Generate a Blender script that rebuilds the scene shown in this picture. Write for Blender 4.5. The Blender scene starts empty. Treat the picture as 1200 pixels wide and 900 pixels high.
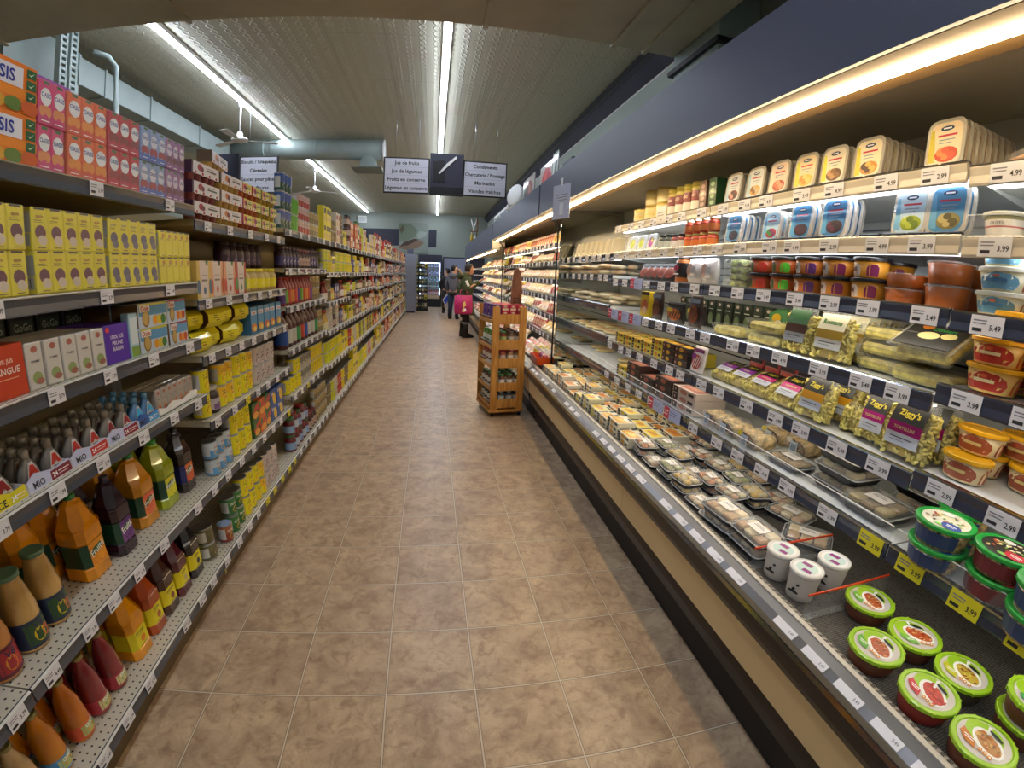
import bpy, math, random
from mathutils import Vector, Matrix
random.seed(7)
sc = bpy.context.scene
COL = sc.collection
PI = math.pi
H = 1.484            # eye height
XL = -1.03           # front edge of the grocery shelves
XR = 1.30            # front edge of the chiller shelves
# ------------------------------------------------------------------ camera, world, exposure
cd = bpy.data.cameras.new('camera')
cam = bpy.data.objects.new('camera', cd); COL.objects.link(cam); sc.camera = cam
cd.type = 'PANO'
cd.sensor_fit = 'HORIZONTAL'; cd.sensor_width = 36; cd.sensor_height = 27
cd.clip_start = .02
def _lens():
    # radius in mm on a 36 mm wide sensor -> angle ; r = f/a tan(a th)
    f = 528.6971*.03; a = .6118
    pts = [i*.05*23/23 for i in range(1, 461)]
    import numpy as np
    r = np.array(pts); th = np.arctan(a*r/f)/a
    A = np.stack([r, r**2, r**3, r**4], 1)
    k, *_ = np.linalg.lstsq(A, th, rcond=None)
    return k
K = _lens()
def setlens():
    for tgt in (cd, getattr(cd, 'cycles', None)):
        if tgt is None: continue
        for nm, v in (('panorama_type', 'FISHEYE_LENS_POLYNOMIAL'), ('fisheye_polynomial_k0', 0.0), ('fisheye_polynomial_k1', -float(K[0])), ('fisheye_polynomial_k2', -float(K[1])),
                      ('fisheye_polynomial_k3', -float(K[2])), ('fisheye_polynomial_k4', -float(K[3])), ('fisheye_fov', math.radians(180))):
            try: setattr(tgt, nm, v)
            except Exception: pass
setlens()
R3 = ((0.9851, 0.0038, 0.1719), (-0.166, -0.2412, 0.9562), (0.0451, -0.9705, -0.237))
cam.matrix_world = Matrix(((R3[0][0], -R3[0][1], -R3[0][2], 0), (R3[1][0], -R3[1][1], -R3[1][2], 0), (R3[2][0], -R3[2][1], -R3[2][2], H), (0, 0, 0, 1)))
w = bpy.data.worlds.new('world'); sc.world = w; w.use_nodes = True
w.node_tree.nodes['Background'].inputs[0].default_value = (.75, .85, 1, 1)
w.node_tree.nodes['Background'].inputs[1].default_value = .05
vs = sc.view_settings
vs.view_transform = 'Standard'; vs.look = 'None'; vs.gamma = 1; vs.use_curve_mapping = False
vs.exposure = 1.28
E_CEIL, E_CASE, E_SHELF, E_COOL = 19, 20, 3.8, 3
try:
    sc.cycles.use_denoising = True; sc.cycles.max_bounces = 8; sc.cycles.transparent_max_bounces = 16
    sc.cycles.caustics_reflective = False; sc.cycles.caustics_refractive = False; sc.cycles.sample_clamp_indirect = 4
except Exception: pass
# ------------------------------------------------------------------ materials
MATS = {}
def lin(c):
    return tuple((x/255/12.92 if x/255 <= .04045 else ((x/255+.055)/1.055)**2.4) for x in c)+(1,)
def mat(n, c=(200, 200, 200), rough=.5, metal=0, alpha=1, emit=0, noise=0, nscale=30, bump=0, spec=.5, coat=0):
    if n in MATS: return MATS[n]
    m = bpy.data.materials.new(n); m.use_nodes = True; nt = m.node_tree
    b = nt.nodes['Principled BSDF']; b.inputs['Base Color'].default_value = lin(c); b.inputs['Roughness'].default_value = rough
    b.inputs['Metallic'].default_value = metal; b.inputs['Alpha'].default_value = alpha
    b.inputs['Specular IOR Level'].default_value = spec; b.inputs['Coat Weight'].default_value = coat
    if emit:
        b.inputs['Emission Color'].default_value = lin(c); b.inputs['Emission Strength'].default_value = emit
    if noise or bump:
        tc = nt.nodes.new('ShaderNodeTexCoord'); no = nt.nodes.new('ShaderNodeTexNoise'); no.inputs['Scale'].default_value = nscale; no.inputs['Detail'].default_value = 5
        nt.links.new(tc.outputs['Object'], no.inputs['Vector'])
        if noise:
            mx = nt.nodes.new('ShaderNodeMix'); mx.data_type = 'RGBA'; mx.inputs[6].default_value = lin([max(0, x*(1-noise)) for x in c]); mx.inputs[7].default_value = lin([min(255, x*(1+noise*.6)) for x in c])
            rp = nt.nodes.new('ShaderNodeMapRange'); rp.inputs[1].default_value = .35; rp.inputs[2].default_value = .65
            nt.links.new(no.outputs['Fac'], rp.inputs[0]); nt.links.new(rp.outputs[0], mx.inputs[0]); nt.links.new(mx.outputs[2], b.inputs['Base Color'])
        if bump:
            bp = nt.nodes.new('ShaderNodeBump'); bp.inputs['Strength'].default_value = bump; bp.inputs['Distance'].default_value = .01
            nt.links.new(no.outputs['Fac'], bp.inputs['Height']); nt.links.new(bp.outputs[0], b.inputs['Normal'])
    MATS[n] = m; return m
def c3(s):   # colour as an ad-hoc material: 'r,g,b' or hex
    return s
mat('gold_cap', (150, 138, 84), .3, metal=.7)
def M(x):
    if isinstance(x, str):
        if x in MATS: return MATS[x]
        if x[0] == '#':
            return mat(x, tuple(int(x[i:i+2], 16) for i in (1, 3, 5)), .42, coat=.15)
        raise KeyError(x)
    return x
def node(nt, t, **kw):
    n = nt.nodes.new(t)
    for k, v in kw.items():
        if isinstance(k, str) and k.startswith('i'): n.inputs[int(k[1:])].default_value = v
        else: setattr(n, k, v)
    return n
def mth(nt, op, a, b=None, c=None):
    n = nt.nodes.new('ShaderNodeMath'); n.operation = op
    for i, x in enumerate((a, b, c)):
        if x is None: continue
        if isinstance(x, (int, float)): n.inputs[i].default_value = x
        else: nt.links.new(x, n.inputs[i])
    return n.outputs[0]
def mixc(nt, f, a, b):
    n = nt.nodes.new('ShaderNodeMix'); n.data_type = 'RGBA'
    for i, x in ((0, f), (6, a), (7, b)):
        if isinstance(x, (tuple, int, float)): n.inputs[i].default_value = x
        else: nt.links.new(x, n.inputs[i])
    return n.outputs[2]
# floor tiles
def floor_mat():
    m = mat('floor_tile', (170, 140, 115), .38); nt = m.node_tree; b = nt.nodes['Principled BSDF']; L = nt.links
    tc = node(nt, 'ShaderNodeTexCoord'); sp = node(nt, 'ShaderNodeSeparateXYZ'); L.new(tc.outputs['Object'], sp.inputs[0])
    S = .33
    u = mth(nt, 'SUBTRACT', mth(nt, 'DIVIDE', sp.outputs[0], S), -2.6028); v = mth(nt, 'SUBTRACT', mth(nt, 'DIVIDE', sp.outputs[1], S), 3.6722)
    fu = mth(nt, 'ABSOLUTE', mth(nt, 'SUBTRACT', mth(nt, 'FRACT', u), .5)); fv = mth(nt, 'ABSOLUTE', mth(nt, 'SUBTRACT', mth(nt, 'FRACT', v), .5))
    g = mth(nt, 'GREATER_THAN', mth(nt, 'MAXIMUM', fu, fv), .4905); g2 = mth(nt, 'GREATER_THAN', mth(nt, 'MAXIMUM', fu, fv), .486)
    cb = node(nt, 'ShaderNodeCombineXYZ'); L.new(mth(nt, 'FLOOR', u), cb.inputs[0]); L.new(mth(nt, 'FLOOR', v), cb.inputs[1])
    wn = node(nt, 'ShaderNodeTexWhiteNoise'); L.new(cb.outputs[0], wn.inputs[0])
    ad = node(nt, 'ShaderNodeVectorMath', operation='MULTIPLY_ADD'); L.new(wn.outputs['Color'], ad.inputs[0]); ad.inputs[1].default_value = (9, 9, 9); L.new(tc.outputs['Object'], ad.inputs[2])
    n1 = node(nt, 'ShaderNodeTexNoise'); n1.inputs['Scale'].default_value = 7; n1.inputs['Detail'].default_value = 10; n1.inputs['Roughness'].default_value = .7; n1.inputs['Distortion'].default_value = .5; L.new(ad.outputs[0], n1.inputs['Vector'])
    n2 = node(nt, 'ShaderNodeTexNoise'); n2.inputs['Scale'].default_value = 16; n2.inputs['Detail'].default_value = 9; n2.inputs['Roughness'].default_value = .72; n2.inputs['Distortion'].default_value = 1.0; L.new(ad.outputs[0], n2.inputs['Vector'])
    r1 = node(nt, 'ShaderNodeMapRange', i1=.36, i2=.64); L.new(n1.outputs['Fac'], r1.inputs[0])
    r2 = node(nt, 'ShaderNodeMapRange', i1=.50, i2=.64); L.new(n2.outputs['Fac'], r2.inputs[0])
    c = mixc(nt, r1.outputs[0], lin((160, 134, 108)), lin((208, 181, 146)))
    c = mixc(nt, mth(nt, 'MULTIPLY', r2.outputs[0], .55), c, lin((128, 94, 72)))
    c = mixc(nt, mth(nt, 'MULTIPLY', wn.outputs['Value'], .22), c, lin((150, 128, 118)))
    c = mixc(nt, g2, c, lin((70, 54, 44))); c = mixc(nt, g, c, lin((208, 194, 170)))
    L.new(c, b.inputs['Base Color'])
    h = mth(nt, 'SUBTRACT', mth(nt, 'MULTIPLY', n1.outputs['Fac'], .35), g)
    bp = node(nt, 'ShaderNodeBump'); bp.inputs['Strength'].default_value = .35; bp.inputs['Distance'].default_value = .004; L.new(h, bp.inputs['Height']); L.new(bp.outputs[0], b.inputs['Normal'])
    L.new(mth(nt, 'MULTIPLY_ADD', n2.outputs['Fac'], .3, .22), b.inputs['Roughness'])
floor_mat()
def ceil_mat():
    # embossed tin: rows of linked rings running down the aisle
    m = mat('tin_ceiling', (150, 146, 122), .6); nt = m.node_tree; b = nt.nodes['Principled BSDF']; L = nt.links
    tc = node(nt, 'ShaderNodeTexCoord'); sp = node(nt, 'ShaderNodeSeparateXYZ'); L.new(tc.outputs['Object'], sp.inputs[0])
    fx = mth(nt, 'SUBTRACT', mth(nt, 'FRACT', mth(nt, 'DIVIDE', sp.outputs[0], .155)), .5)
    s = mth(nt, 'MULTIPLY', mth(nt, 'ABSOLUTE', mth(nt, 'SINE', mth(nt, 'MULTIPLY', sp.outputs[1], PI/.115))), .2)
    d = mth(nt, 'ABSOLUTE', mth(nt, 'SUBTRACT', mth(nt, 'ABSOLUTE', fx), s))
    rg = node(nt, 'ShaderNodeMapRange', i1=.0, i2=.075, i3=1.0, i4=0.0); L.new(d, rg.inputs[0])
    sx = mth(nt, 'ABSOLUTE', mth(nt, 'SUBTRACT', mth(nt, 'FRACT', mth(nt, 'DIVIDE', sp.outputs[0], .62)), .5)); sy = mth(nt, 'ABSOLUTE', mth(nt, 'SUBTRACT', mth(nt, 'FRACT', mth(nt, 'DIVIDE', sp.outputs[1], 1.24)), .5))
    seam = mth(nt, 'MAXIMUM', mth(nt, 'GREATER_THAN', sx, .495), mth(nt, 'GREATER_THAN', sy, .4975))
    no = node(nt, 'ShaderNodeTexNoise'); no.inputs['Scale'].default_value = .9; no.inputs['Detail'].default_value = 6; L.new(tc.outputs['Object'], no.inputs['Vector'])
    rr = node(nt, 'ShaderNodeMapRange', i1=.58, i2=.72); L.new(no.outputs['Fac'], rr.inputs[0])
    c = mixc(nt, mth(nt, 'MULTIPLY', rr.outputs[0], .35), lin((186, 184, 164)), lin((180, 148, 140)))
    c = mixc(nt, mth(nt, 'MULTIPLY', seam, .5), c, lin((120, 118, 104)))
    L.new(c, b.inputs['Base Color'])
    bp = node(nt, 'ShaderNodeBump'); bp.inputs['Strength'].default_value = .8; bp.inputs['Distance'].default_value = .012; L.new(mth(nt, 'SUBTRACT', rg.outputs[0], seam), bp.inputs['Height']); L.new(bp.outputs[0], b.inputs['Normal'])
ceil_mat()
def perf_mat():
    m = mat('perforated_enamel', (196, 190, 172), .4); nt = m.node_tree; b = nt.nodes['Principled BSDF']; L = nt.links
    tc = node(nt, 'ShaderNodeTexCoord'); sp = node(nt, 'ShaderNodeSeparateXYZ'); L.new(tc.outputs['Object'], sp.inputs[0])
    fx = mth(nt, 'SUBTRACT', mth(nt, 'FRACT', mth(nt, 'DIVIDE', sp.outputs[0], .026)), .5)
    fy = mth(nt, 'SUBTRACT', mth(nt, 'FRACT', mth(nt, 'DIVIDE', sp.outputs[1], .026)), .5)
    d = mth(nt, 'ADD', mth(nt, 'MULTIPLY', fx, fx), mth(nt, 'MULTIPLY', fy, fy))
    L.new(mixc(nt, mth(nt, 'LESS_THAN', d, .022), lin((200, 194, 176)), lin((25, 22, 18))), b.inputs['Base Color'])
perf_mat()
def mat_ridge():
    m = mat('ribbed_mat', (38, 36, 34), .55); nt = m.node_tree; b = nt.nodes['Principled BSDF']; L = nt.links
    tc = node(nt, 'ShaderNodeTexCoord'); sp = node(nt, 'ShaderNodeSeparateXYZ'); L.new(tc.outputs['Object'], sp.inputs[0])
    f = mth(nt, 'SINE', mth(nt, 'MULTIPLY', sp.outputs[1], 900))
    no = node(nt, 'ShaderNodeTexNoise'); no.inputs['Scale'].default_value = 60; L.new(tc.outputs['Object'], no.inputs['Vector'])
    L.new(mixc(nt, mth(nt, 'MULTIPLY', mth(nt, 'GREATER_THAN', f, .3), mth(nt, 'GREATER_THAN', no.outputs['Fac'], .42)), lin((56, 53, 50)), lin((98, 93, 86))), b.inputs['Base Color'])
mat_ridge()
def wood_mat(n, c1, c2, sc_=(60, 60, 4)):
    m = mat(n, c1, .45); nt = m.node_tree; b = nt.nodes['Principled BSDF']; L = nt.links
    tc = node(nt, 'ShaderNodeTexCoord'); mp = node(nt, 'ShaderNodeMapping'); mp.inputs['Scale'].default_value = sc_; L.new(tc.outputs['Object'], mp.inputs[0])
    no = node(nt, 'ShaderNodeTexNoise'); no.inputs['Scale'].default_value = 1; no.inputs['Detail'].default_value = 6; no.inputs['Distortion'].default_value = .6; L.new(mp.outputs[0], no.inputs['Vector'])
    r = node(nt, 'ShaderNodeMapRange', i1=.35, i2=.65); L.new(no.outputs['Fac'], r.inputs[0])
    L.new(mixc(nt, r.outputs[0], lin(c1), lin(c2)), b.inputs['Base Color'])
wood_mat('pine', (214, 158, 80), (172, 112, 44)); wood_mat('dark_board', (150, 100, 70), (110, 66, 46), (40, 40, 6))
def pic_mat(n, cols, scale=20):
    # printed picture: blotches of a few colours
    m = mat(n, cols[0], .4); nt = m.node_tree; b = nt.nodes['Principled BSDF']; L = nt.links
    tc = node(nt, 'ShaderNodeTexCoord'); vo = node(nt, 'ShaderNodeTexVoronoi'); vo.inputs['Scale'].default_value = scale; L.new(tc.outputs['Object'], vo.inputs['Vector'])
    sp = node(nt, 'ShaderNodeSeparateColor'); L.new(vo.outputs['Color'], sp.inputs[0])
    cr = node(nt, 'ShaderNodeValToRGB'); cr.color_ramp.interpolation = 'CONSTANT'
    el = cr.color_ramp.elements
    el[0].color = lin(cols[0]); el[0].position = 0; el[1].color = lin(cols[-1]); el[1].position = (len(cols)-1)/len(cols)
    for i in range(1, len(cols)-1): e = el.new(i/len(cols)); e.color = lin(cols[i])
    L.new(sp.outputs[0], cr.inputs[0]); L.new(cr.outputs[0], b.inputs['Base Color'])
    return m
mat('mint_paint', (158, 168, 158), .6); mat('mint_duct', (150, 164, 160), .45, noise=.05, nscale=3); mat('duct_seam', (110, 120, 116), .5)
mat('big_duct', (168, 160, 138), .5, noise=.04, nscale=3); mat('slate_blue', (76, 80, 99), .42, noise=.04, nscale=200); mat('slate_dark', (46, 48, 66), .5); mat('near_black', (18, 18, 22), .5)
mat('enamel', (214, 212, 202), .35); mat('enamel_tan', (176, 160, 120), .5); mat('rail_grey', (74, 78, 88), .25, coat=.4); mat('rail_navy', (50, 57, 77), .25, coat=.5)
mat('rail_pale', (205, 196, 180), .3); mat('steel', (170, 172, 175), .28, metal=.9); mat('chrome', (205, 208, 212), .15, metal=1); mat('tag_white', (226, 226, 232), .5)
mat('tag_ink', (40, 40, 46), .6); mat('tag_yellow', (226, 214, 40), .5); mat('tag_red', (200, 40, 60), .5); mat('ink_grey', (130, 130, 140), .6)
mat('beige_panel', (206, 180, 134), .5); mat('bumper_black', (30, 27, 25), .35, noise=.2, nscale=8); mat('kick_black', (24, 20, 20), .6, noise=.3, nscale=6)
mat('case_white', (222, 224, 222), .3); mat('case_grey', (196, 190, 176), .45); mat('brass', (84, 64, 34), .5); mat('mirror', (200, 204, 200), .04, metal=1); mat('rail_steel', (112, 113, 118), .32, metal=.5)
mat('tortilla', (222, 190, 128), .6, noise=.25, nscale=45); mat('clear', (235, 240, 242), .05, alpha=.07, spec=.8); mat('clear_film', (240, 240, 235), .1, alpha=.16, spec=1); mat('clear_lid', (240, 240, 232), .08, alpha=.2, spec=1)
mat('white', (238, 238, 236), .45); mat('black_plastic', (22, 22, 24), .3); mat('grey_plastic', (120, 120, 124), .4)
mat('lamp_ceiling', (228, 238, 255), emit=E_CEIL); mat('lamp_case', (255, 224, 174), emit=E_CASE); mat('lamp_shelf', (245, 248, 255), emit=E_SHELF); mat('lamp_shelf_low', (255, 244, 226), emit=E_SHELF*.62); mat('lamp_cooler', (190, 215, 255), emit=E_COOL)
# ------------------------------------------------------------------ mesh building
_TXT = {}
def text_geo(s):
    """flat glyph mesh of unit cap height, left aligned: (verts2d, faces, width)"""
    if s in _TXT: return _TXT[s]
    cu = bpy.data.curves.new('t', 'FONT'); cu.body = s; cu.size = 1.0; cu.offset = .02; cu.resolution_u = 2
    ob = bpy.data.objects.new('t', cu); COL.objects.link(ob)
    bpy.context.view_layer.update()
    me = bpy.data.meshes.new_from_object(ob.evaluated_get(bpy.context.evaluated_depsgraph_get()))
    vs_ = [(v.co.x, v.co.y) for v in me.vertices]; fs = [tuple(p.vertices) for p in me.polygons]
    bpy.data.objects.remove(ob); bpy.data.curves.remove(cu); bpy.data.meshes.remove(me)
    x0 = min(v[0] for v in vs_) if vs_ else 0; x1 = max(v[0] for v in vs_) if vs_ else 1
    k = 1/.7
    r = ([((x-x0)*k, y*k) for x, y in vs_], fs, (x1-x0)*k); _TXT[s] = r; return r
class MB:
    def __init__(s): s.v = []; s.f = []; s.m = []; s.mats = []; s.s = []
    def mi(s, m):
        m = M(m)
        if m not in s.mats: s.mats.append(m)
        return s.mats.index(m)
    def add(s, vs_, fs, m, smooth=False):
        o = len(s.v); s.v += [tuple(v) for v in vs_]; k = s.mi(m)
        for f in fs: s.f.append(tuple(i+o for i in f)); s.m.append(k); s.s.append(smooth)
        return s
    def box(s, x0, x1, y0, y1, z0, z1, m, bev=0, faces=None):
        if bev <= 0:
            v = [(x, y, z) for x in (x0, x1) for y in (y0, y1) for z in (z0, z1)]
            F = [(0, 1, 3, 2), (4, 6, 7, 5), (0, 4, 5, 1), (2, 3, 7, 6), (0, 2, 6, 4), (1, 5, 7, 3)]
            return s.add(v, F, m)
        b = min(bev, (x1-x0)/2.01, (y1-y0)/2.01, (z1-z0)/2.01)
        v = []; idx = {}
        for i, X in enumerate((x0, x1)):
            for j, Y in enumerate((y0, y1)):
                for k, Z in enumerate((z0, z1)):
                    sx, sy, sz = (b if i == 0 else -b), (b if j == 0 else -b), (b if k == 0 else -b)
                    for a, p in enumerate(((X, Y+sy, Z+sz), (X+sx, Y, Z+sz), (X+sx, Y+sy, Z))):
                        idx[i, j, k, a] = len(v); v.append(p)
        F = []
        for i in (0, 1): q = [idx[i, 0, 0, 0], idx[i, 1, 0, 0], idx[i, 1, 1, 0], idx[i, 0, 1, 0]]; F.append(q if i else q[::-1])
        for j in (0, 1): q = [idx[0, j, 0, 1], idx[1, j, 0, 1], idx[1, j, 1, 1], idx[0, j, 1, 1]]; F.append(q[::-1] if j else q)
        for k in (0, 1): q = [idx[0, 0, k, 2], idx[1, 0, k, 2], idx[1, 1, k, 2], idx[0, 1, k, 2]]; F.append(q if k else q[::-1])
        for i in (0, 1):
            for j in (0, 1): F.append([idx[i, j, 0, 0], idx[i, j, 0, 1], idx[i, j, 1, 1], idx[i, j, 1, 0]])
            for k in (0, 1): F.append([idx[i, 0, k, 0], idx[i, 0, k, 2], idx[i, 1, k, 2], idx[i, 1, k, 0]])
        for j in (0, 1):
            for k in (0, 1): F.append([idx[0, j, k, 1], idx[0, j, k, 2], idx[1, j, k, 2], idx[1, j, k, 1]])
        for i in (0, 1):
            for j in (0, 1):
                for k in (0, 1): F.append([idx[i, j, k, 0], idx[i, j, k, 1], idx[i, j, k, 2]])
        return s.add(v, F, m)
    def prof(s, pts, y0, y1, m, closed=True):      # polygon in xz swept along y
        n = len(pts); v = [(x, y0, z) for x, z in pts]+[(x, y1, z) for x, z in pts]
        F = [(i, (i+1) % n, n+(i+1) % n, n+i) for i in range(n if closed else n-1)]
        if closed: F += [tuple(range(n))[::-1], tuple(range(n, 2*n))]
        return s.add(v, F, m)
    def lathe(s, prof, m, n=16, c=(0, 0, 0), sy=1, sx=1, smooth=True, capb=True, capt=True, a0=0, a1=None, sq=0):
        """profile [(r, z)] ; a0..a1 partial wrap ; sq>0 squarish section"""
        full = a1 is None; a1 = a0+2*PI if full else a1
        cnt = n if full else n+1; v = []
        for r, z in prof:
            for i in range(cnt):
                a = a0+(a1-a0)*i/n; cx, sy_ = math.cos(a), math.sin(a)
                k = 1
                if sq: k = (1-sq)+sq/max(abs(cx), abs(sy_))
                v.append((c[0]+r*cx*k*sx, c[1]+r*sy_*k*sy, c[2]+z))
        F = []
        for j in range(len(prof)-1):
            for i in range(n):
                i2 = (i+1) % cnt if full else i+1
                F.append((j*cnt+i, j*cnt+i2, (j+1)*cnt+i2, (j+1)*cnt+i))
        s.add(v, F, m, smooth)
        if full:
            o = len(s.v)-len(v); k = s.mi(m)
            if capb: s.f.append(tuple(o+i for i in range(cnt))[::-1]); s.m.append(k); s.s.append(False)
            if capt: s.f.append(tuple(o+(len(prof)-1)*cnt+i for i in range(cnt))); s.m.append(k); s.s.append(False)
        return s
    def rings(s, rs, m, smooth=False, capb=True, capt=True):
        n = len(rs[0]); v = [p for r in rs for p in r]; F = []
        for j in range(len(rs)-1):
            for i in range(n): F.append((j*n+i, j*n+(i+1) % n, (j+1)*n+(i+1) % n, (j+1)*n+i))
        o = len(s.v); s.add(v, F, m, smooth); k = s.mi(m)
        if capb: s.f.append(tuple(o+i for i in range(n))[::-1]); s.m.append(k); s.s.append(False)
        if capt: s.f.append(tuple(o+(len(rs)-1)*n+i for i in range(n))); s.m.append(k); s.s.append(False)
        return s
    def quad(s, a, b, c, d, m): return s.add([a, b, c, d], [(0, 1, 2, 3)], m)
    def poly(s, pts, m, o=(0, 0, 0), xd=(0, 1, 0), yd=(0, 0, 1)):   # flat 2d outline on a plane
        o, xd, yd = Vector(o), Vector(xd), Vector(yd)
        return s.add([o+xd*x+yd*y for x, y in pts], [tuple(range(len(pts)))], m)
    def rect(s, x0, x1, y0, y1, m, o=(0, 0, 0), xd=(0, 1, 0), yd=(0, 0, 1)): return s.poly([(x0, y0), (x1, y0), (x1, y1), (x0, y1)], m, o, xd, yd)
    def ell(s, cx, cy, rx, ry, m, o=(0, 0, 0), xd=(0, 1, 0), yd=(0, 0, 1), n=14, a=0):
        return s.poly([(cx+rx*math.cos(t)*math.cos(a)-ry*math.sin(t)*math.sin(a), cy+rx*math.cos(t)*math.sin(a)+ry*math.sin(t)*math.cos(a)) for t in [2*PI*i/n for i in range(n)]], m, o, xd, yd)
    def text(s, t, h, m, o=(0, 0, 0), xd=(0, 1, 0), yd=(0, 0, 1), maxw=None, cyl=None):
        """centred text of cap height h at o ; cyl=radius wraps it round the z axis (front = +x)"""
        vs_, fs, wd = text_geo(t); kx = h
        if maxw and wd*h > maxw: kx = maxw/wd
        if cyl: pts = [(cyl*math.cos(((x-wd/2)*kx)/cyl)+o[0], cyl*math.sin(((x-wd/2)*kx)/cyl)+o[1], o[2]+(y-.5)*h) for x, y in vs_]
        else:
            o, xd, yd = Vector(o), Vector(xd), Vector(yd); pts = [o+xd*((x-wd/2)*kx)+yd*((y-.5)*h) for x, y in vs_]
        return s.add(pts, fs, m)
    def tube(s, pts, r, m, n=8, smooth=True):
        P = [Vector(p) for p in pts]; rs = []
        rr = r if isinstance(r, (list, tuple)) else [r]*len(P)
        up = Vector((0, 0, 1))
        for i, p in enumerate(P):
            t = (P[min(i+1, len(P)-1)]-P[max(i-1, 0)]).normalized()
            a = t.cross(up)
            if a.length < .05: a = t.cross(Vector((0, 1, 0)))
            a.normalize(); b = t.cross(a)
            rs.append([tuple(p+a*(rr[i]*math.cos(2*PI*k/n))+b*(rr[i]*math.sin(2*PI*k/n))) for k in range(n)])
        return s.rings(rs, m, smooth)
    def build(s, name, parent=None, loc=(0, 0, 0), rz=0, link=True, mesh_only=False):
        me = bpy.data.meshes.new(name); me.from_pydata(s.v, [], s.f)
        for m in s.mats: me.materials.append(m)
        me.polygons.foreach_set('material_index', s.m); me.polygons.foreach_set('use_smooth', s.s); me.update()
        o = bpy.data.objects.new(name, me)
        if link: COL.objects.link(o)
        o.location = loc; o.rotation_euler = (0, 0, rz)
        if parent: o.parent = parent
        return o
def tag(o, label, cat, group=None):
    o['label'] = label; o['category'] = cat
    if group: o['group'] = group
    return o
def empty(name, loc=(0, 0, 0), rz=0, link=True):
    o = bpy.data.objects.new(name, None); o.empty_display_size = .05
    if link: COL.objects.link(o)
    o.location = loc; o.rotation_euler = (0, 0, rz); return o
def struct(name, mb, **k):
    o = mb.build(name, **k); o['kind'] = 'structure'; return o
# prototypes: unlinked; inst() copies thing, parts and sub-parts
PROTO = []
def proto(name, parts):
    """parts: MB for a one-mesh thing or list of (partname, MB, [subparts])"""
    if isinstance(parts, MB): r = parts.build(name, link=False); PROTO.append(r); return (r, [])
    r = empty(name, link=False); ch = []; PROTO.append(r)
    for p in parts:
        o = p[1].build(p[0], link=False); PROTO.append(o); sub = []
        for q in (p[2] if len(p) > 2 else []):
            so = q[1].build(q[0], link=False); PROTO.append(so); sub.append(so)
        ch.append((o, sub))
    return (r, ch)
def inst(pr, loc, rz=0, label=None, cat=None, group=None, tilt=0, roll=0, sc_=1):
    r = pr[0].copy(); COL.objects.link(r)
    r.location = loc; r.rotation_mode = 'ZYX' if False else 'XYZ'
    r.matrix_basis = Matrix.Translation(loc) @ Matrix.Rotation(rz, 4, 'Z') @ Matrix.Rotation(tilt, 4, 'Y') @ Matrix.Rotation(roll, 4, 'X') @ Matrix.Scale(sc_, 4)
    if label: r['label'] = label
    if cat: r['category'] = cat
    if group: r['group'] = group
    for c, subs in pr[1]:
        d = c.copy(); d.parent = r; COL.objects.link(d)
        for q in subs: e = q.copy(); e.parent = d; COL.objects.link(e)
    return r
ORD = 'first second third fourth fifth sixth seventh eighth ninth tenth eleventh twelfth thirteenth fourteenth fifteenth sixteenth seventeenth eighteenth nineteenth twentieth'.split()
def od(i): return ORD[i] if i < 20 else ('twenty-'+ORD[i-20] if i < 29 else 'number %d' % (i+1))
# ------------------------------------------------------------------ the room
YB, YE, XW0, XW1, ZC = -3.0, 20.4, -6.5, 2.25, 4.0
struct('floor', MB().box(XW0, XW1+.8, YB, YE+4, -.1, 0, 'floor_tile'))
struct('ceiling', MB().box(XW0, XW1+.3, YB, YE+.2, ZC, ZC+.1, 'tin_ceiling'))
struct('wall_left', MB().box(XW0-.1, XW0, YB, YE, 0, ZC, 'mint_paint'))
struct('wall_right', MB().box(XW1, XW1+.1, YB, YE, 0, ZC, 'mint_paint'))
struct('wall_rear', MB().box(XW0, XW1, YB-.1, YB, 0, ZC, 'mint_paint'))
wf = MB()   # end wall with a doorway X .40..1.33
wf.box(XW0, .38, YE, YE+.15, 0, ZC, 'mint_paint').box(1.35, XW1, YE, YE+.15, 0, ZC, 'mint_paint').box(.38, 1.35, YE, YE+.15, 2.12, ZC, 'mint_paint')
struct('wall_front', wf)
mat('lilac_wall', (168, 170, 190), .6)
struct('wall_store_room', MB().box(-.6, 2.6, YE+3.4, YE+3.5, 0, 2.9, 'lilac_wall').box(-.6, -.5, YE+.15, YE+3.4, 0, 2.9, 'lilac_wall').box(2.5, 2.6, YE+.15, YE+3.4, 0, 2.9, 'lilac_wall').box(-.6, 2.6, YE+.15, YE+3.5, 2.9, 3.0, 'white'))
struct('trim_1', MB().box(.33, .38, YE-.03, YE+.15, 0, 2.16, 'slate_dark').box(1.35, 1.4, YE-.03, YE+.15, 0, 2.16, 'slate_dark').box(.33, 1.4, YE-.03, YE+.15, 2.12, 2.17, 'slate_dark'))
lf = empty('ceiling_light', (1.0, YE+1.8, 2.88)); MB().box(-.6, .6, -.1, .1, -.03, 0, 'white').build('housing', lf); MB().box(-.58, .58, -.05, .05, -.045, -.031, 'lamp_ceiling').build('tube', lf)
tag(lf, 'short strip light in the room behind the end doorway', 'light')
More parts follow.
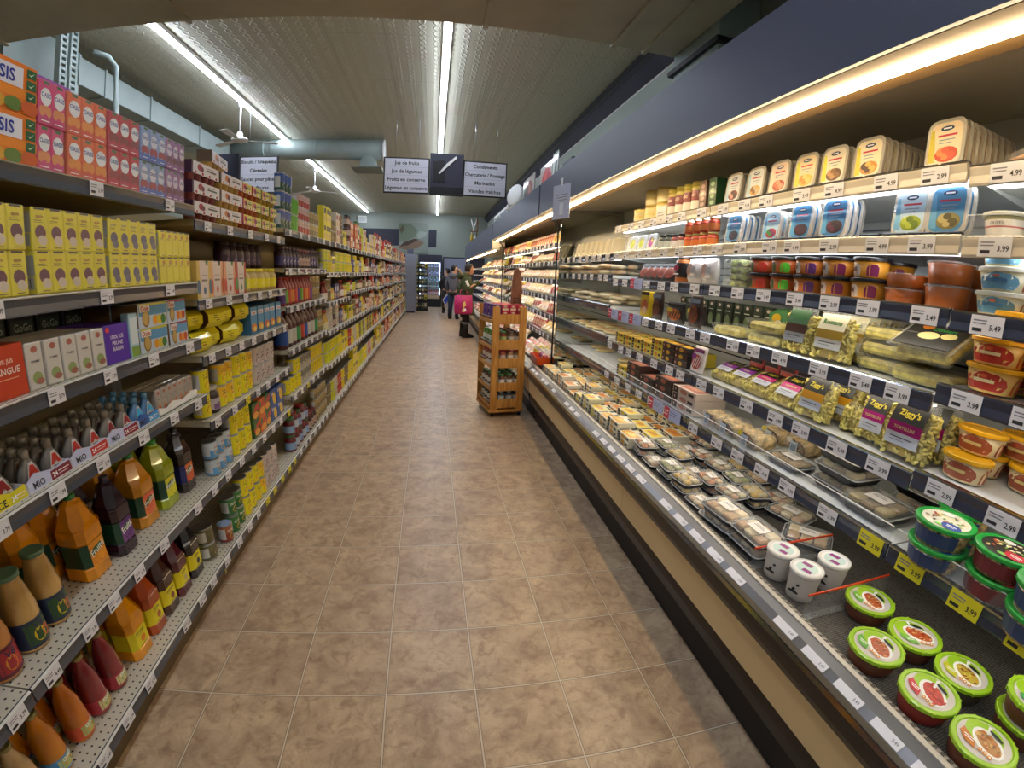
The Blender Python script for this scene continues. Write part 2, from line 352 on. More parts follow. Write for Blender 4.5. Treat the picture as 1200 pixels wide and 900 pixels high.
# painted bands and the bread picture on the end wall
o = MB().box(-3.9, -1.62, YE-.03, YE-.001, 2.6, 3.32, 'slate_dark').build('wall_board'); tag(o, 'long dark slate board high on the end wall', 'board')
o = MB().box(-.32, .02, YE-.03, YE-.001, 2.58, 3.32, 'slate_dark').build('wall_board'); tag(o, 'short dark slate board right of the bread picture', 'board')
pic = MB().box(-1.6, -.34, YE-.05, YE-.001, 2.3, 3.6, '#8f9a90')
pic.poly([(-1.6, 2.5), (-1.3, 2.42), (-.8, 2.5), (-.5, 2.75), (-.75, 2.86), (-1.1, 2.74), (-1.6, 2.62)], '#8a6f5c', o=(0, YE-.052, 0), xd=(1, 0, 0))
pic.poly([(-1.55, 2.56), (-1.2, 2.62), (-.75, 2.88), (-.45, 2.85), (-.95, 2.92), (-1.4, 2.75)], '#4c3a2e', o=(0, YE-.053, 0), xd=(1, 0, 0))
pic.poly([(-1.6, 2.75), (-1.2, 2.85), (-.9, 3.0), (-.8, 3.3), (-1.1, 3.55), (-1.6, 3.55)], '#75836f', o=(0, YE-.052, 0), xd=(1, 0, 0))
pic.poly([(-.75, 2.9), (-.45, 3.05), (-.4, 3.2), (-.7, 3.25), (-.85, 3.05)], '#a9b4ae', o=(0, YE-.053, 0), xd=(1, 0, 0))
pic.poly([(-1.5, 3.1), (-1.35, 3.35), (-1.45, 3.5), (-1.58, 3.3)], '#5c5a3c', o=(0, YE-.053, 0), xd=(1, 0, 0))
tag(pic.build('wall_picture'), 'large grey-green bread picture hanging high on the end wall', 'picture')
o = MB().box(-3.4, -3.0, YE-.08, YE-.001, 3.55, 3.85, 'white', .01).box(-3.36, -3.04, YE-.085, YE-.079, 3.6, 3.8, '#c8cfcc').build('wall_unit'); tag(o, 'small white ventilation unit high on the end wall', 'unit')
# ceiling strips
def strip(x, y0, y1, label):
    r = empty('ceiling_light', (x, (y0+y1)/2, ZC)); L = (y1-y0)/2
    MB().box(-.042, .042, -L, L, -.045, -.0005, 'white').build('housing', r)
    n = max(1, round((y1-y0)/2.44)); 
    for i in range(n):
        a = -L+2*L*i/n; MB().box(-.032, .032, a+.01, a+2*L/n-.01, -.066, -.0455, 'lamp_ceiling').build('tube', r)
    tag(r, label, 'light', 'strip lights on the tin ceiling')
strip(.03, -2.4, 3.3, 'ceiling strip light over the aisle, behind the big duct')
strip(.03, 3.7, 20.0, 'long ceiling strip light running down the middle of the aisle')
strip(-2.9, -2.4, 3.3, 'ceiling strip light over the grocery shelves, behind the big duct')
strip(-2.9, 3.7, 20.0, 'long ceiling strip light above the next aisle, crossing the round duct')
# big flat duct across the aisle with riser
du = empty('ventilation_duct', (0, 2.3, 3.4))
MB().box(-6.4, 1.87, -.72, 1.24, 0, .5, 'big_duct', .01).build('duct_body', du)
for x in (-3.6, -1.95, .3, 1.33, 1.6):
    MB().box(x-.02, x+.02, -.735, 1.255, -.018, .5, 'big_duct', .004).build('duct_flange', du)
MB().box(1.875, 2.24, .58, 1.24, -.99, .5, 'mint_duct', .008).build('riser', du)
MB().box(1.84, 2.245, .54, 1.28, -.16, -.12, 'near_black').build('riser_band', du)
tag(du, 'huge flat mint-grey duct crossing under the ceiling overhead', 'duct')
o = MB().box(1.9, 2.1, 1.6, 1.9, 2.3, 4.0, 'slate_dark').box(1.95, 2.05, 1.55, 1.6, 2.3, 4, 'near_black').build('pipe_chase'); tag(o, 'dark blue boxed pipe chase beside the duct riser', 'pipe chase')
# soffit on the right
struct('trim_2', MB().prof([(2.09, 4.0), (2.09, 3.93), (2.10, 3.92), (2.10, 3.86), (2.25, 3.80), (2.25, 4.0)], 3.9, YE, 'near_black'))
struct('trim_3', MB().prof([(2.11, 3.855), (2.249, 3.74), (2.249, 3.80)], 3.9, YE, 'slate_dark').prof([(2.235, 3.735), (2.249, 3.725), (2.249, 3.739)], 3.9, YE, 'white'))
# left ducts
dl = empty('ventilation_duct', (-4.1, 6, 3.4))
MB().box(-.2, .2, -1.2, 2.75, .12, .42, 'mint_duct', .006).build('duct_body', dl)
MB().prof([(-.2, -.02), (.2, -.02), (.2, .45), (-.2, .45)], -2.2, -1.2, 'mint_duct').build('wide_section', dl)
for y in (-1.2, -.75, .2, 1.6, 2.72): MB().box(-.215, .215, y-.015, y+.015, .105, .435, 'mint_duct').build('duct_flange', dl)
tag(dl, 'square mint duct high above the second grocery bay', 'duct')
dr = empty('round_duct', (-2.6, 9, 3.77)); t = MB(); t.tube([(-1.7, 0, 0), (1.55, 0, 0)], .19, 'mint_duct', 24); t.build('duct_body', dr)
for x in (-1.6, -.7, .3): MB().tube([(x, 0, 0), (x+.03, 0, 0)], .196, 'mint_duct', 24).build('duct_band', dr)
MB().tube([(1.55, 0, 0), (1.58, 0, 0)], .2, 'white', 24).build('end_cap', dr)
MB().lathe([(.2, -.36), (.17, -.3), (.15, -.18), (.12, 0)], 'mint_duct', 20, c=(1.28, 0, 0), capb=False).box(1.0, 1.56, -.28, .28, -.39, -.36, '#6f7468', .004).build('air_outlet', dr)
for x in (-.2, 1.1): MB().tube([(x, 0, .19), (x, 0, .23)], .008, 'steel', 6).build('hanger_rod', dr)
tag(dr, 'round mint duct with square outlet hanging across the aisle top', 'duct')
# pipes at the upper left
pp = MB(); pp.tube([(-3.3, 2.6, 2.96), (-3.3, 4.0, 2.98), (-3.3, 4.6, 3.0)], .03, 'mint_duct', 10).tube([(-3.3, 2.6, 2.88), (-3.3, 4.5, 2.9)], .03, 'mint_duct', 10)
pp.tube([(-3.3, 4.6, 3.0), (-3.32, 4.66, 3.05), (-3.34, 4.68, 3.2), (-3.36, 4.68, 3.6), (-3.4, 4.6, 3.68), (-3.5, 4.5, 3.7)], .03, 'mint_duct', 10)
tag(pp.build('pipe'), 'bent mint-painted pipes running beside the square duct', 'pipe')
st = empty('cable_tray', (-3.62, 4.15, 3.0))
for i in (0, 1):
    q = MB().box(-.03, .03, i*.14, i*.14+.025, 0, .98, 'mint_duct').box(-.03, .03, i*.14+.08, i*.14+.1, 0, .98, 'mint_duct')
    for k in range(16): q.box(-.028, .028, i*.14+.025, i*.14+.08, k*.06, k*.06+.028, 'mint_duct')
    q.build('ladder_rail', st)
tag(st, 'upright slotted cable tray against the square duct', 'cable tray')
# ceiling fans
def fan(x, y, label):
    r = empty('ceiling_fan', (x, y, ZC))
    MB().lathe([(.035, -.1), (.05, -.06), (.07, -.001)], 'white', 16).build('canopy', r)
    MB().tube([(0, 0, -.1), (0, 0, -.48)], .012, 'white', 8).build('rod', r)
    MB().lathe([(.06, -.62), (.12, -.6), (.13, -.575), (.11, -.555), (.05, -.54), (.045, -.48), (.03, -.46)], 'white', 20).build('motor', r)
    for k in range(3):
        a = 2*PI*k/3+2.6; dx, dy = math.cos(a), math.sin(a)
        b = MB(); b.rings([[(dx*d-dy*wd*s_, dy*d+dx*wd*s_, -.585+zz+.01*s_*wd*8) for s_, zz in ((-1, 0), (1, 0), (1, .006), (-1, .006))] for d, wd in ((.11, .02), (.2, .045), (.5, .06), (.56, .05))], 'white'); b.build('blade', r)
    tag(r, label, 'fan', 'white ceiling fans')
fan(-2.96, 7.0, 'white ceiling fan hanging in front of the round duct')
fan(-3.0, 11.6, 'white ceiling fan hanging behind the cereal sign')
o = MB().lathe([(.06, -.035), (.075, -.02), (.075, 0)], 'white', 20).build('smoke_detector', loc=(-2.55, 6.15, ZC)); tag(o, 'white round smoke detector on the tin ceiling', 'smoke detector')
# hanging aisle signs
def sign(x0, x1, y, z0, z1, lines, label):
    r = empty('aisle_sign', ((x0+x1)/2, y, z0)); w_ = (x1-x0)/2; h = z1-z0
    MB().box(-w_, w_, -.02, .02, 0, h, 'near_black', .004).build('frame', r)
    n = len(lines)
    q = MB().box(-w_+.02, w_-.02, -.024, -.0201, .02, h-.02, '#d8d9e6')
    for i, t in enumerate(lines):
        zc = h-.02-(h-.04)*(i+.5)/n
        if i: q.box(-w_+.02, w_-.02, -.0265, -.024, zc+(h-.04)/n/2-.001, zc+(h-.04)/n/2+.001, '#8c8d9c')
        q.text(t, .052, 'tag_ink', o=(0, -.0262, zc), xd=(1, 0, 0), maxw=2*w_-.06)
    q.build('sign_face', r)
    for s_ in (-1, 1): MB().tube([(s_*w_*.5, 0, h), (s_*w_*.5, 0, ZC-z0-.001)], .004, 'steel', 5).build('hanging_rod', r)
    return tag(r, label, 'sign', 'hanging aisle signs')
sign(-.80, -.125, 7.0, 2.64, 3.17, ['Jus de fruits', 'Jus de légumes', 'Fruits en conserve', 'Légumes en conserve'], 'hanging aisle sign listing juices, canned fruit and vegetables')
sign(.37, 1.03, 7.0, 2.64, 3.17, ['Condiments', 'Charcuterie / Fromage', 'Marinades', 'Viandes fraîches'], 'hanging aisle sign listing condiments, cheese, marinades and meat')
sign(-2.95, -2.36, 7.0, 2.62, 3.17, ['Biscuits / Craquelins', 'Céréales', 'Sauces pour pâtes', 'Confitures'], 'hanging sign listing biscuits and cereals beyond the fruit cups')
nb = empty('aisle_number_sign', (.125, 6.93, 2.62))
MB().box(-.245, .245, .0, .04, .12, .62, 'slate_dark', .004).build('board', nb)
MB().box(-.245, .245, .0, .04, -.0, .118, 'near_black', .004).build('lower_board', nb)
q = MB().box(-.2, -.02, -.012, -.001, .2, .5, 'near_black'); q.poly([(-.22, .42), (-.12, .52), (-.02, .52), (-.1, .46)], 'near_black', o=(0, -.013, 0), xd=(1, 0, 0)); q.build('dark_mark', nb)
q = MB(); q.add([(-.12, -.03, .32), (-.1, -.03, .31), (.14, -.03, .55), (.13, -.03, .585), (.0, -.03, .47), (-.12, -.022, .32), (-.1, -.022, .31), (.14, -.022, .55), (.13, -.022, .585), (.0, -.022, .47)], [(0, 1, 2, 3, 4), (9, 8, 7, 6, 5), (0, 5, 6, 1), (1, 6, 7, 2), (2, 7, 8, 3), (3, 8, 9, 4), (4, 9, 5, 0)], 'white')
tag(nb, 'dark square aisle board with white slanted bar between two signs', 'sign'); q.build('white_bar', nb)
o = MB().box(-.25, .25, 0, .04, 0, .5, 'slate_dark', .004).build('aisle_number_sign', loc=(-3.22, 7.0, 2.72)); tag(o, 'dark square board beside the cereal sign', 'sign')
# ------------------------------------------------------------------ price tags
def tagmesh(w_, h, base, txt, big=.45):
    q = MB().box(0, .0015, -w_/2, w_/2, -h/2, h/2, base)
    q.text(txt, h*big*.62, 'tag_ink', o=(.0021, w_*.26, -h*.08), maxw=w_*.34)
    q.rect(-w_*.42, w_*.0, h*.2, h*.27, 'ink_grey', o=(.002, 0, 0)).rect(-w_*.42, -w_*.02, h*.05, h*.11, 'ink_grey', o=(.002, 0, 0)).rect(-w_*.42, -w_*.12, -h*.34, -h*.16, 'tag_ink', o=(.002, 0, 0))
    return q
TAGS = [tagmesh(.062, .042, 'tag_white', t).build('price_tag', link=False) for t in ('4.49', '2.99', '3.79', '1.99')]
TAGY = [tagmesh(.062, .042, 'tag_yellow', t).build('price_tag', link=False) for t in ('3.99', '.99')]
TAGW = [tagmesh(.085, .048, 'tag_white', t).build('price_tag', link=False) for t in ('5.49', '4.99', '3.99', '2.99')]
TAGWY = [tagmesh(.09, .055, 'tag_yellow', t).build('price_tag', link=False) for t in ('3.99', '3.99')]
PROTO += TAGS+TAGY+TAGW+TAGWY
def put_tag(pr, par, loc, rz=0, tilt=0):
    t = pr.copy(); COL.objects.link(t); t.parent = par
    t.matrix_basis = Matrix.Translation(loc) @ Matrix.Rotation(rz, 4, 'Z') @ Matrix.Rotation(tilt, 4, 'Y'); return t
# ------------------------------------------------------------------ grocery shelving bays
BW = 1.22
HL = {0: [1.76, 1.44, 1.20, .953, .532, .156], 1: [1.705, 1.365, 1.12, .82, .532, .156], 2: [1.77, 1.50, 1.234, .931, .60, .156],
      3: [1.77, 1.465, 1.18, .90, .575, .156], 4: [1.76, 1.46, 1.23, .90, .56, .156]}
def hl(b): return HL.get(b, HL[4] if b % 2 else [1.76, 1.44, 1.2, .86, .56, .156])
BAYN = ['nearest grocery bay', 'second grocery bay', 'third grocery bay', 'fourth grocery bay', 'fifth grocery bay', 'sixth grocery bay', 'seventh grocery bay', 'eighth grocery bay', 'ninth grocery bay', 'tenth grocery bay', 'eleventh grocery bay', 'twelfth grocery bay', 'thirteenth grocery bay']
def by0(b): return .73+BW*b
rnd = random.Random(3)
NB = 13
for b in range(-1, NB):
    y0 = by0(b); r = empty('shelving_unit', (XL, y0, 0))
    MB().box(-.50, -.485, .001, BW-.001, .1, 1.80, 'enamel_tan').build('back_panel', r)
    MB().box(-.48, -.04, .0, BW, 0, .11, '#5b4a30').build('base', r)
    for yy in (.002, BW-.032): MB().box(-.484, -.44, yy, yy+.03, .11, 1.82, 'enamel').build('upright', r)
    hs = HL[0] if b < 0 else hl(b)
    for k, z in enumerate(hs):
        low = k >= 4
        s = MB().box(-.482, -.002, .003, BW-.003, z-.028, z, 'perforated_enamel' if k >= 2 else 'enamel_tan')
        s.box(-.02, .0, .003, BW-.003, z-.006, z-.0005, 'enamel')
        sh = s.build('shelf', r)
        MB().prof([(0, z-.048), (.004, z-.048), (.009, z-.044), (.006, z-.024), (.009, z-.006), (.004, z-.0), (0, z-.0)], .003, BW-.003, 'rail_grey').prof([(.008, z-.006), (.012, z-.003), (.004, z-.0002)], .003, BW-.003, 'enamel').build('price_rail', sh)
        n = (3, 3, 5, 6, 8, 8)[k] if b < 1 else (5, 6, 7, 7, 7, 8)[k]
        if b > 7: n = 4
        for i in range(n):
            yy = BW*(i+.5)/n+rnd.uniform(-.02, .02)
            if b < 1 and k > 3 and rnd.random() < .05: continue
            pr = rnd.choice(TAGS)
            if (b == 1 and k == 5 and i > 2) or (b == 1 and k == 4 and i > 5) or rnd.random() < .02: pr = TAGY[0]
            put_tag(pr, sh, (.0105, yy, z-.024), tilt=0)
    if b >= 0: MB().box(-.15, -.03, BW-.05, BW-.03, .03, .1, '#a09060').box(-.15, -.03, BW-.03, BW-.02, .05, .07, '#c8bc90').build('foot_bracket', r)
    nm = BAYN[b] if b >= 0 else 'grocery bay beside the camera'
    tag(r, 'cream metal shelving of the %s, stocked with packaged food' % nm, 'shelving', 'bays of grocery shelving')
# grey end panel of the gondola, standing past the last bay
ye = by0(NB)
g = empty('end_panel', (-.99, ye+.15, 0)); MB().box(-.1, .30, 0, .1, .05, 2.12, '#8b90a0', .01).build('panel', g); MB().box(-.06, .26, .01, .09, 0, .05, 'near_black').build('plinth', g); MB().box(.30, .325, -.01, .11, .04, 2.13, 'steel').build('edge_trim', g)
MB().box(-.02, .2, .02, .08, 2.12, 2.3, '#565b6c', .01).build('top_bracket', g)
tag(g, 'tall blue-grey end panel closing the row of grocery shelving', 'panel')
# ------------------------------------------------------------------ refrigerated case
HR = [1.882, 1.693, 1.501, 1.271, 1.041, .811]
HR0 = [1.869, 1.689, 1.498, 1.303, 1.055, .811]
HR3 = [None, 1.685, 1.53, 1.30, 1.062, .818]
DECK = .548
def case(y0, y1, bays, label, zt=2.38, zb=2.086, deep=True):
    r = empty('refrigerated_case', (1.0, y0, 0)); L = y1-y0
    P = lambda name, pts, m, a=0, bb=None: MB().prof([(x-1, z) for x, z in pts], a, L if bb is None else bb, m).build(name, r)
    P('kick_plate', [(1.057, 0), (1.9, 0), (1.9, .3), (1.04, .3), (1.03, .19), (1.045, .18), (1.045, .05), (1.057, .045)], 'kick_black')
    P('lower_rail', [(1.0, .19), (1.03, .19), (1.03, .305), (.99, .305), (.985, .25)], 'bumper_black')
    n = max(1, round(L/2.44))
    for i in range(n):
        P('front_panel', [(.975, .306), (1.2, .306), (1.2, .44), (.975, .44)], 'beige_panel', L*i/n+.002, L*(i+1)/n-.002)
    P('bumper', [(.972, .441), (1.2, .441), (1.2, .53), (.975, .545), (.958, .538), (.952, .51), (.955, .475)], 'bumper_black')
    P('nosing', [(.9515, .5), (.9505, .525), (.958, .542), (.975, .549), (.978, .546), (.962, .537), (.955, .51)], 'black_plastic')
    P('bright_line', [(.9495, .527), (.951, .527), (.956, .5405), (.9548, .5415)], 'chrome')
    rl = P('deck_rail', [(.977, .547), (1.0, .562), (1.035, .566), (1.035, .5), (.98, .5)], 'rail_steel')
    P('grille', [(1.036, .5), (1.036, .57), (1.05, .572), (1.075, .562), (1.08, .55), (1.08, .5)], 'rail_pale')
    gq = MB(); ng = int(L/.022)
    for i in range(ng):
        for j in (0, 1):
            a = i*.022; x0 = .0525+j*.0105; z0 = .5712-j*.0041
            gq.quad((x0, a+.004, z0+.0006), (x0+.007, a+.004, z0-.0022), (x0+.007, a+.017, z0-.0022), (x0, a+.017, z0+.0006), 'near_black')
    gq.build('grille_slots', r)
    for i in range(int(L/.13)):
        if rnd.random() < .18: continue
        t = MB().box(0, .0012, -.045, .045, -.0125, .0125, 'tag_white').text('3.49', .008, 'ink_grey', o=(.0018, .028, 0)).build('price_tag', rl)
        t.matrix_basis = Matrix.Translation((-.0115, .08+i*.13, .5558)) @ Matrix.Rotation(PI, 4, 'Z') @ Matrix.Rotation(-math.radians(57), 4, 'Y')
    P('deck', [(1.08, .5), (1.9, .5), (1.9, DECK), (1.08, DECK)], 'ribbed_mat')
    P('back_panel', [(1.88, DECK), (1.93, DECK), (1.93, 2.35), (1.88, 2.35)], 'case_white')
    bq = MB()
    for (a, hs, lamps) in bays:
        for k, z in enumerate(hs):
            if z is None: continue
            for j in range(3 if k < 3 else 1): bq.box(.8765, .8795, a-y0+.03, a-y0+BW-.03, z+.03+j*.045, z+.038+j*.045, 'grey_plastic' if k < 3 else 'near_black')
    bq.build('louvre_slots', r)
    P('canopy', [(1.002, zb+.004), (1.03, zb), (1.10, zb-.01), (1.12, zb-.027), (1.13, zb-.02), (1.14, zb+.05), (1.88, zb+.11), (1.93, zb+.13), (1.93, zt-.02), (1.002, zt-.02)], 'case_grey')
    P('fascia', [(.985, zb), (1.0, zb), (1.0, zt), (.985, zt)], 'slate_blue')
    P('reflector', [(1.002, zb-.001), (1.004, zb+.003), (1.08, zb-.012), (1.118, zb-.026), (1.118, zb-.03), (1.08, zb-.0155)], 'brass')
    for i in range(max(1, n)):
        P('lamp', [(1.052, zb-.012), (1.070, zb-.016), (1.071, zb-.026), (1.062, zb-.031), (1.051, zb-.024)], 'lamp_case', L*i/n+.012, L*(i+1)/n-.012)
    for (a, hs, lamps) in bays:
        for k, z in enumerate(hs):
            if z is None: continue
            s = MB().prof([(XR-1, z-.045), (XR-.99, z-.03), (1.87-1, z-.03), (1.87-1, z-.004), (XR-1.0, z-.004)], a-y0+.004, a-y0+BW-.004, 'case_white').box(.302, .308, a-y0+.004, a-y0+BW-.004, z-.006, z+.003, 'chrome')
            sh = s.build('shelf', r)
            pale = k < 2 and lamps
            MB().prof([(XR-1.002, z-.052), (XR-1.012, z-.052), (XR-1.014, z-.046), (XR-1.010, z-.026), (XR-1.014, z-.006), (XR-1.012, z), (XR-1.002, z)], a-y0+.004, a-y0+BW-.004, 'rail_pale' if pale else 'rail_navy').prof([(XR-1.014, z-.002), (XR-1.012, z+.003), (XR-1.002, z+.003)], a-y0+.004, a-y0+BW-.004, 'chrome').build('price_rail', sh)
            if True:
                MB().prof([(.345, z-.0345), (.37, z-.0345), (.37, z-.044), (.345, z-.044)], a-y0+.03, a-y0+BW-.03, 'lamp_shelf' if pale else 'lamp_shelf_low').build('shelf_lamp', sh)
            if k == 5 or (k == 1 and a < .5):
                MB().prof([(.295, z+.0035), (.297, z+.0035), (.297, z+.055), (.295, z+.055)], a-y0+.006, a-y0+BW-.006, 'clear').box(.2945, .2975, a-y0+.006, a-y0+BW-.006, z+.0552, z+.0575, 'white').build('clear_guard', sh)
            nt_ = 7 if a < 4 else 6
            if hs is HR3 and k > 2: nt_ = 0
            for i in range(nt_):
                yy = a-y0+BW*(i+.5)/nt_+rnd.uniform(-.03, .03)
                pr = rnd.choice(TAGW)
                if k == 5 and ((a < .5) or (a < 1 and i < 1)): pr = TAGWY[0]
                put_tag(pr, sh, (XR-1.0145, yy, z-.026), rz=PI)
            for yy in (a-y0+.006, a-y0+BW-.01):
                MB().prof([(.33, z-.031), (.86, z-.031), (.87, z-.09), (.80, z-.075)], yy, yy+.004, 'case_white').build('bracket', sh)
    tag(r, label, 'refrigerated case', 'open refrigerated cases')
    return r
b4 = [(-.46, HR0, 1), (.76, HR, 1), (1.98, HR, 1), (3.20, HR3, 0)]
case(-.46, 4.42, b4, 'long open refrigerated case nearest the camera, stocked with deli food')
HRm = [1.86, 1.66, 1.46, 1.27, 1.06, .83]
case(4.46, 8.12, [(4.46+BW*i, HRm, 0) for i in range(3)], 'middle open refrigerated case behind the wooden rack, full of meat')
case(8.16, 15.48, [(8.16+BW*i, [1.66, 1.46, 1.27, 1.06, .83], 0) for i in range(6)], 'far open refrigerated case where the shopper in green reaches', zb=1.93)
def divider(y, z1, label):
    q = empty('case_divider', (1.2, y, DECK))
    MB().box(.02, .68, -.008, .008, .02, 1.6, 'mirror').build('panel', q)
    MB().tube([(.03, 0, .0), (0, 0, .06), (-.01, 0, 1.0), (-.01, 0, 1.40), (-.035, 0, 1.47), (-.075, 0, 1.5)], .009, 'near_black', 8).build('frame', q)
    return tag(q, label, 'divider', 'black-framed dividers between the cases')
divider(4.44, 2, 'black-edged divider panel between the nearest and middle cases')
divider(8.14, 2, 'black-edged divider panel between the middle and far cases')
# ------------------------------------------------------------------ product builders: front is +x, origin at the base centre
class PR:
    def __init__(s, name, parts, w, d, h): s.p = proto(name, parts); s.w, s.d, s.h = w, d, h; s.name = name
def wrap(q, pts, R, m, c=(0, 0), z=0):    # outline (arc length, height) wrapped on a vertical cylinder
    q.add([(c[0]+R*math.cos(x/R), c[1]+R*math.sin(x/R), z+y) for x, y in pts], [tuple(range(len(pts)))], m)
def well(q, cx, cy, rx, ry, R, m, z=0, n=12, a=0):
    wrap(q, [(cx+rx*math.cos(t)*math.cos(a)-ry*math.sin(t)*math.sin(a), cy+rx*math.cos(t)*math.sin(a)+ry*math.sin(t)*math.cos(a)) for t in [2*PI*i/n for i in range(n)]], R, m, z=z)
def wband(q, x0, x1, z0, z1, R, m, n=6):
    for i in range(n):
        a, b = x0+(x1-x0)*i/n, x0+(x1-x0)*(i+1)/n
        q.add([(R*math.cos(a/R), R*math.sin(a/R), z0), (R*math.cos(b/R), R*math.sin(b/R), z0), (R*math.cos(b/R), R*math.sin(b/R), z1), (R*math.cos(a/R), R*math.sin(a/R), z1)], [(0, 1, 2, 3)], m)
def can(cols, r=.037, h=.11, txt=None, tc='#202020', pic=None, pic2=None, name='food_can', lid='steel'):
    q = MB().lathe([(r*.95, 0), (r, .003), (r, .006)], 'steel', 16, capt=False)
    n = len(cols)
    for i, c in enumerate(cols):
        z0 = .006+(h-.012)*i/n; z1 = .006+(h-.012)*(i+1)/n; q.lathe([(r*.992, z0), (r*.992, z1)], c, 16, capb=False, capt=False)
    q.lathe([(r, h-.006), (r, h-.001), (r*.96, h), (r*.92, h-.004)], lid, 16, capb=False)
    R = r*1.004
    if pic: well(q, 0, h*.34, r*.55, h*.17, R, pic)
    if pic2: well(q, r*.35, h*.28, r*.3, h*.1, R*1.003, pic2)
    if txt: q.text(txt, h*.13, tc, o=(0, 0, h*.66), cyl=R*1.004, maxw=r*1.5)
    else:
        for z0, z1, x1 in ((.74, .79, .5), (.66, .69, .2), (.6, .625, .4)): wband(q, -r*.6, r*x1, h*z0, h*z1, R, '#3c3820', 2)
    wband(q, -r*2.3, -r*1.1, h*.2, h*.8, R, '#c9cac8', 4)
    return PR(name, q, 2*r, 2*r, h)
def jar(content, label, lid, r=.036, h=.11, txt=None, tc='#ffffff', pic=None, name='glass_jar', lab2=None, cloth=False):
    a = MB().lathe([(r*.85, 0), (r, .006), (r, h*.62), (r*.93, h*.74), (r*.72, h*.82), (r*.72, h*.86)], content, 16)
    a.lathe([(r*1.01, h*.14), (r*1.01, h*.56)], label, 16, capb=False, capt=False)
    if lab2: wband(a, -r*.8, r*.8, h*.16, h*.34, r*1.02, lab2, 5)
    if pic: well(a, 0, h*.3, r*.5, h*.1, r*1.025, pic)
    if txt: a.text(txt, h*.09, tc, o=(0, 0, h*.46), cyl=r*1.03, maxw=r*1.5)
    b = MB().lathe([(r*.8, h*.86), (r*.84, h*.87), (r*.84, h*.98), (r*.78, h)], lid, 16)
    return PR(name, [('jar_body', a), ('lid', b)], 2*r, 2*r, h)
def lbox(w, d, h, base, art=None, side=None, top=None, name='food_box', bev=.0015):
    q = MB().box(-d/2, d/2, -w/2, w/2, 0, h, base, bev)
    X = d/2+.0006
    if art: art(q, X, w, h)
    if side: q.box(-d/2*.97, d/2*.97, -w/2-.0005, -w/2+.001, .003, h-.003, side)
    if top: q.box(-d/2*.97, d/2*.97, -w/2*.97, w/2*.97, h-.001, h+.0005, top)
    return q
def F(X, k=0): return dict(o=(X+k*.0005, 0, 0))
def multi(q, n, w, fn):   # repeat artwork n times over width w
    for i in range(n): fn(q, -w/2+w*(i+.5)/n, w/n)
# --- juice cartons in shrink-wrapped packs
def carton_pack(base, fruit, band, n, w1, h, d=.1, txt='OASIS', tc='#16309a', oval='#eceef4', side='#dcdcdc', top=None, cardname='juice_carton', style=0):
    parts = []
    for i in range(n):
        y = (i-(n-1)/2)*w1; q = MB().box(-d/2, d/2, y-w1/2+.0006, y+w1/2-.0006, 0, h, base, .003)
        X = d/2+.0006; O = dict(o=(X, y, 0))
        if style == 0:
            q.rect(-w1*.47, w1*.47, .003, h*.2, band, **O)
            for k in range(3): q.ell((-.25+.25*k)*w1, h*(.3+.05*(k % 2)), w1*.2, h*.12, fruit, o=(X+.0003+.0002*k, y, 0), n=10)
            q.ell(0, h*.62, w1*.4, h*.2, oval, o=(X+.001, y, 0)); q.text(txt, h*.1, tc, o=(X+.0015, y, h*.66), maxw=w1*.7)
            q.rect(-w1*.3, w1*.3, h*.08, h*.1, '#ffffff', o=(X+.0004, y, 0)).rect(-w1*.2, w1*.2, h*.9, h*.97, '#3c6a34', o=(X+.0003, y, 0))
        elif style == 1:
            q.rect(-w1*.34, w1*.3, h*.945, h*.99, '#332b22', **O); q.text(txt, h*.075, tc, o=(X+.0005, y-w1*.04, h*.8), maxw=w1*.62) if txt else q.ell(w1*.08, h*.8, w1*.2, w1*.2, fruit, **O)
            q.rect(-w1*.36, w1*.1, h*.69, h*.705, '#4a4420', **O).rect(-w1*.36, w1*.2, h*.65, h*.66, '#4a4420', **O)
            if txt: q.ell(0, h*.42, w1*.33, h*.17, fruit, o=(X+.0004, y, 0)).ell(w1*.1, h*.24, w1*.28, h*.12, oval, o=(X+.0008, y, 0), a=-.2)
            else: q.rect(-w1*.2, w1*.2, h*.3, h*.305, '#9c9630', **O)
            q.rect(-w1*.2, w1*.3, h*.06, h*.08, '#4a4420', **O)
        else:
            q.ell(0, h*.85, w1*.2, h*.07, '#a8503a', **O).text(txt, h*.05, '#333333', o=(X+.0004, y, h*.6), maxw=w1*.8); q.ell(0, h*.25, w1*.3, h*.13, fruit, **O).ell(w1*.12, h*.17, w1*.25, h*.07, '#9c5030', o=(X+.0006, y, 0))
        if i == 0:
            q.rect(-d*.42, d*.4, h*.12, h*.4, '#efefef' if style == 0 else '#a4a6a8', o=(0, y-w1/2, 0), xd=(1, 0, 0))
            for k in range(7): q.rect(-d*.36+k*d*.1, -d*.33+k*d*.1, h*.16, h*.36, '#222222', o=(0, y-w1/2-.0004, 0), xd=(1, 0, 0))
            if style == 1: q.rect(-d*.45, d*.45, h*.42, h*.9, '#a4a6a8', o=(0, y-w1/2-.0003, 0), xd=(1, 0, 0))
        parts.append((cardname, q))
    f = MB().box(-d/2-.001, d/2+.0025, -n*w1/2-.001, n*w1/2+.001, .0005, h+.001, 'clear_wrap', .003); parts.append(('plastic_film', f))
    return PR('juice_box_pack', parts, n*w1+.004, d, h)
mat('clear_wrap', (240, 242, 245), .12, alpha=.1, spec=1)
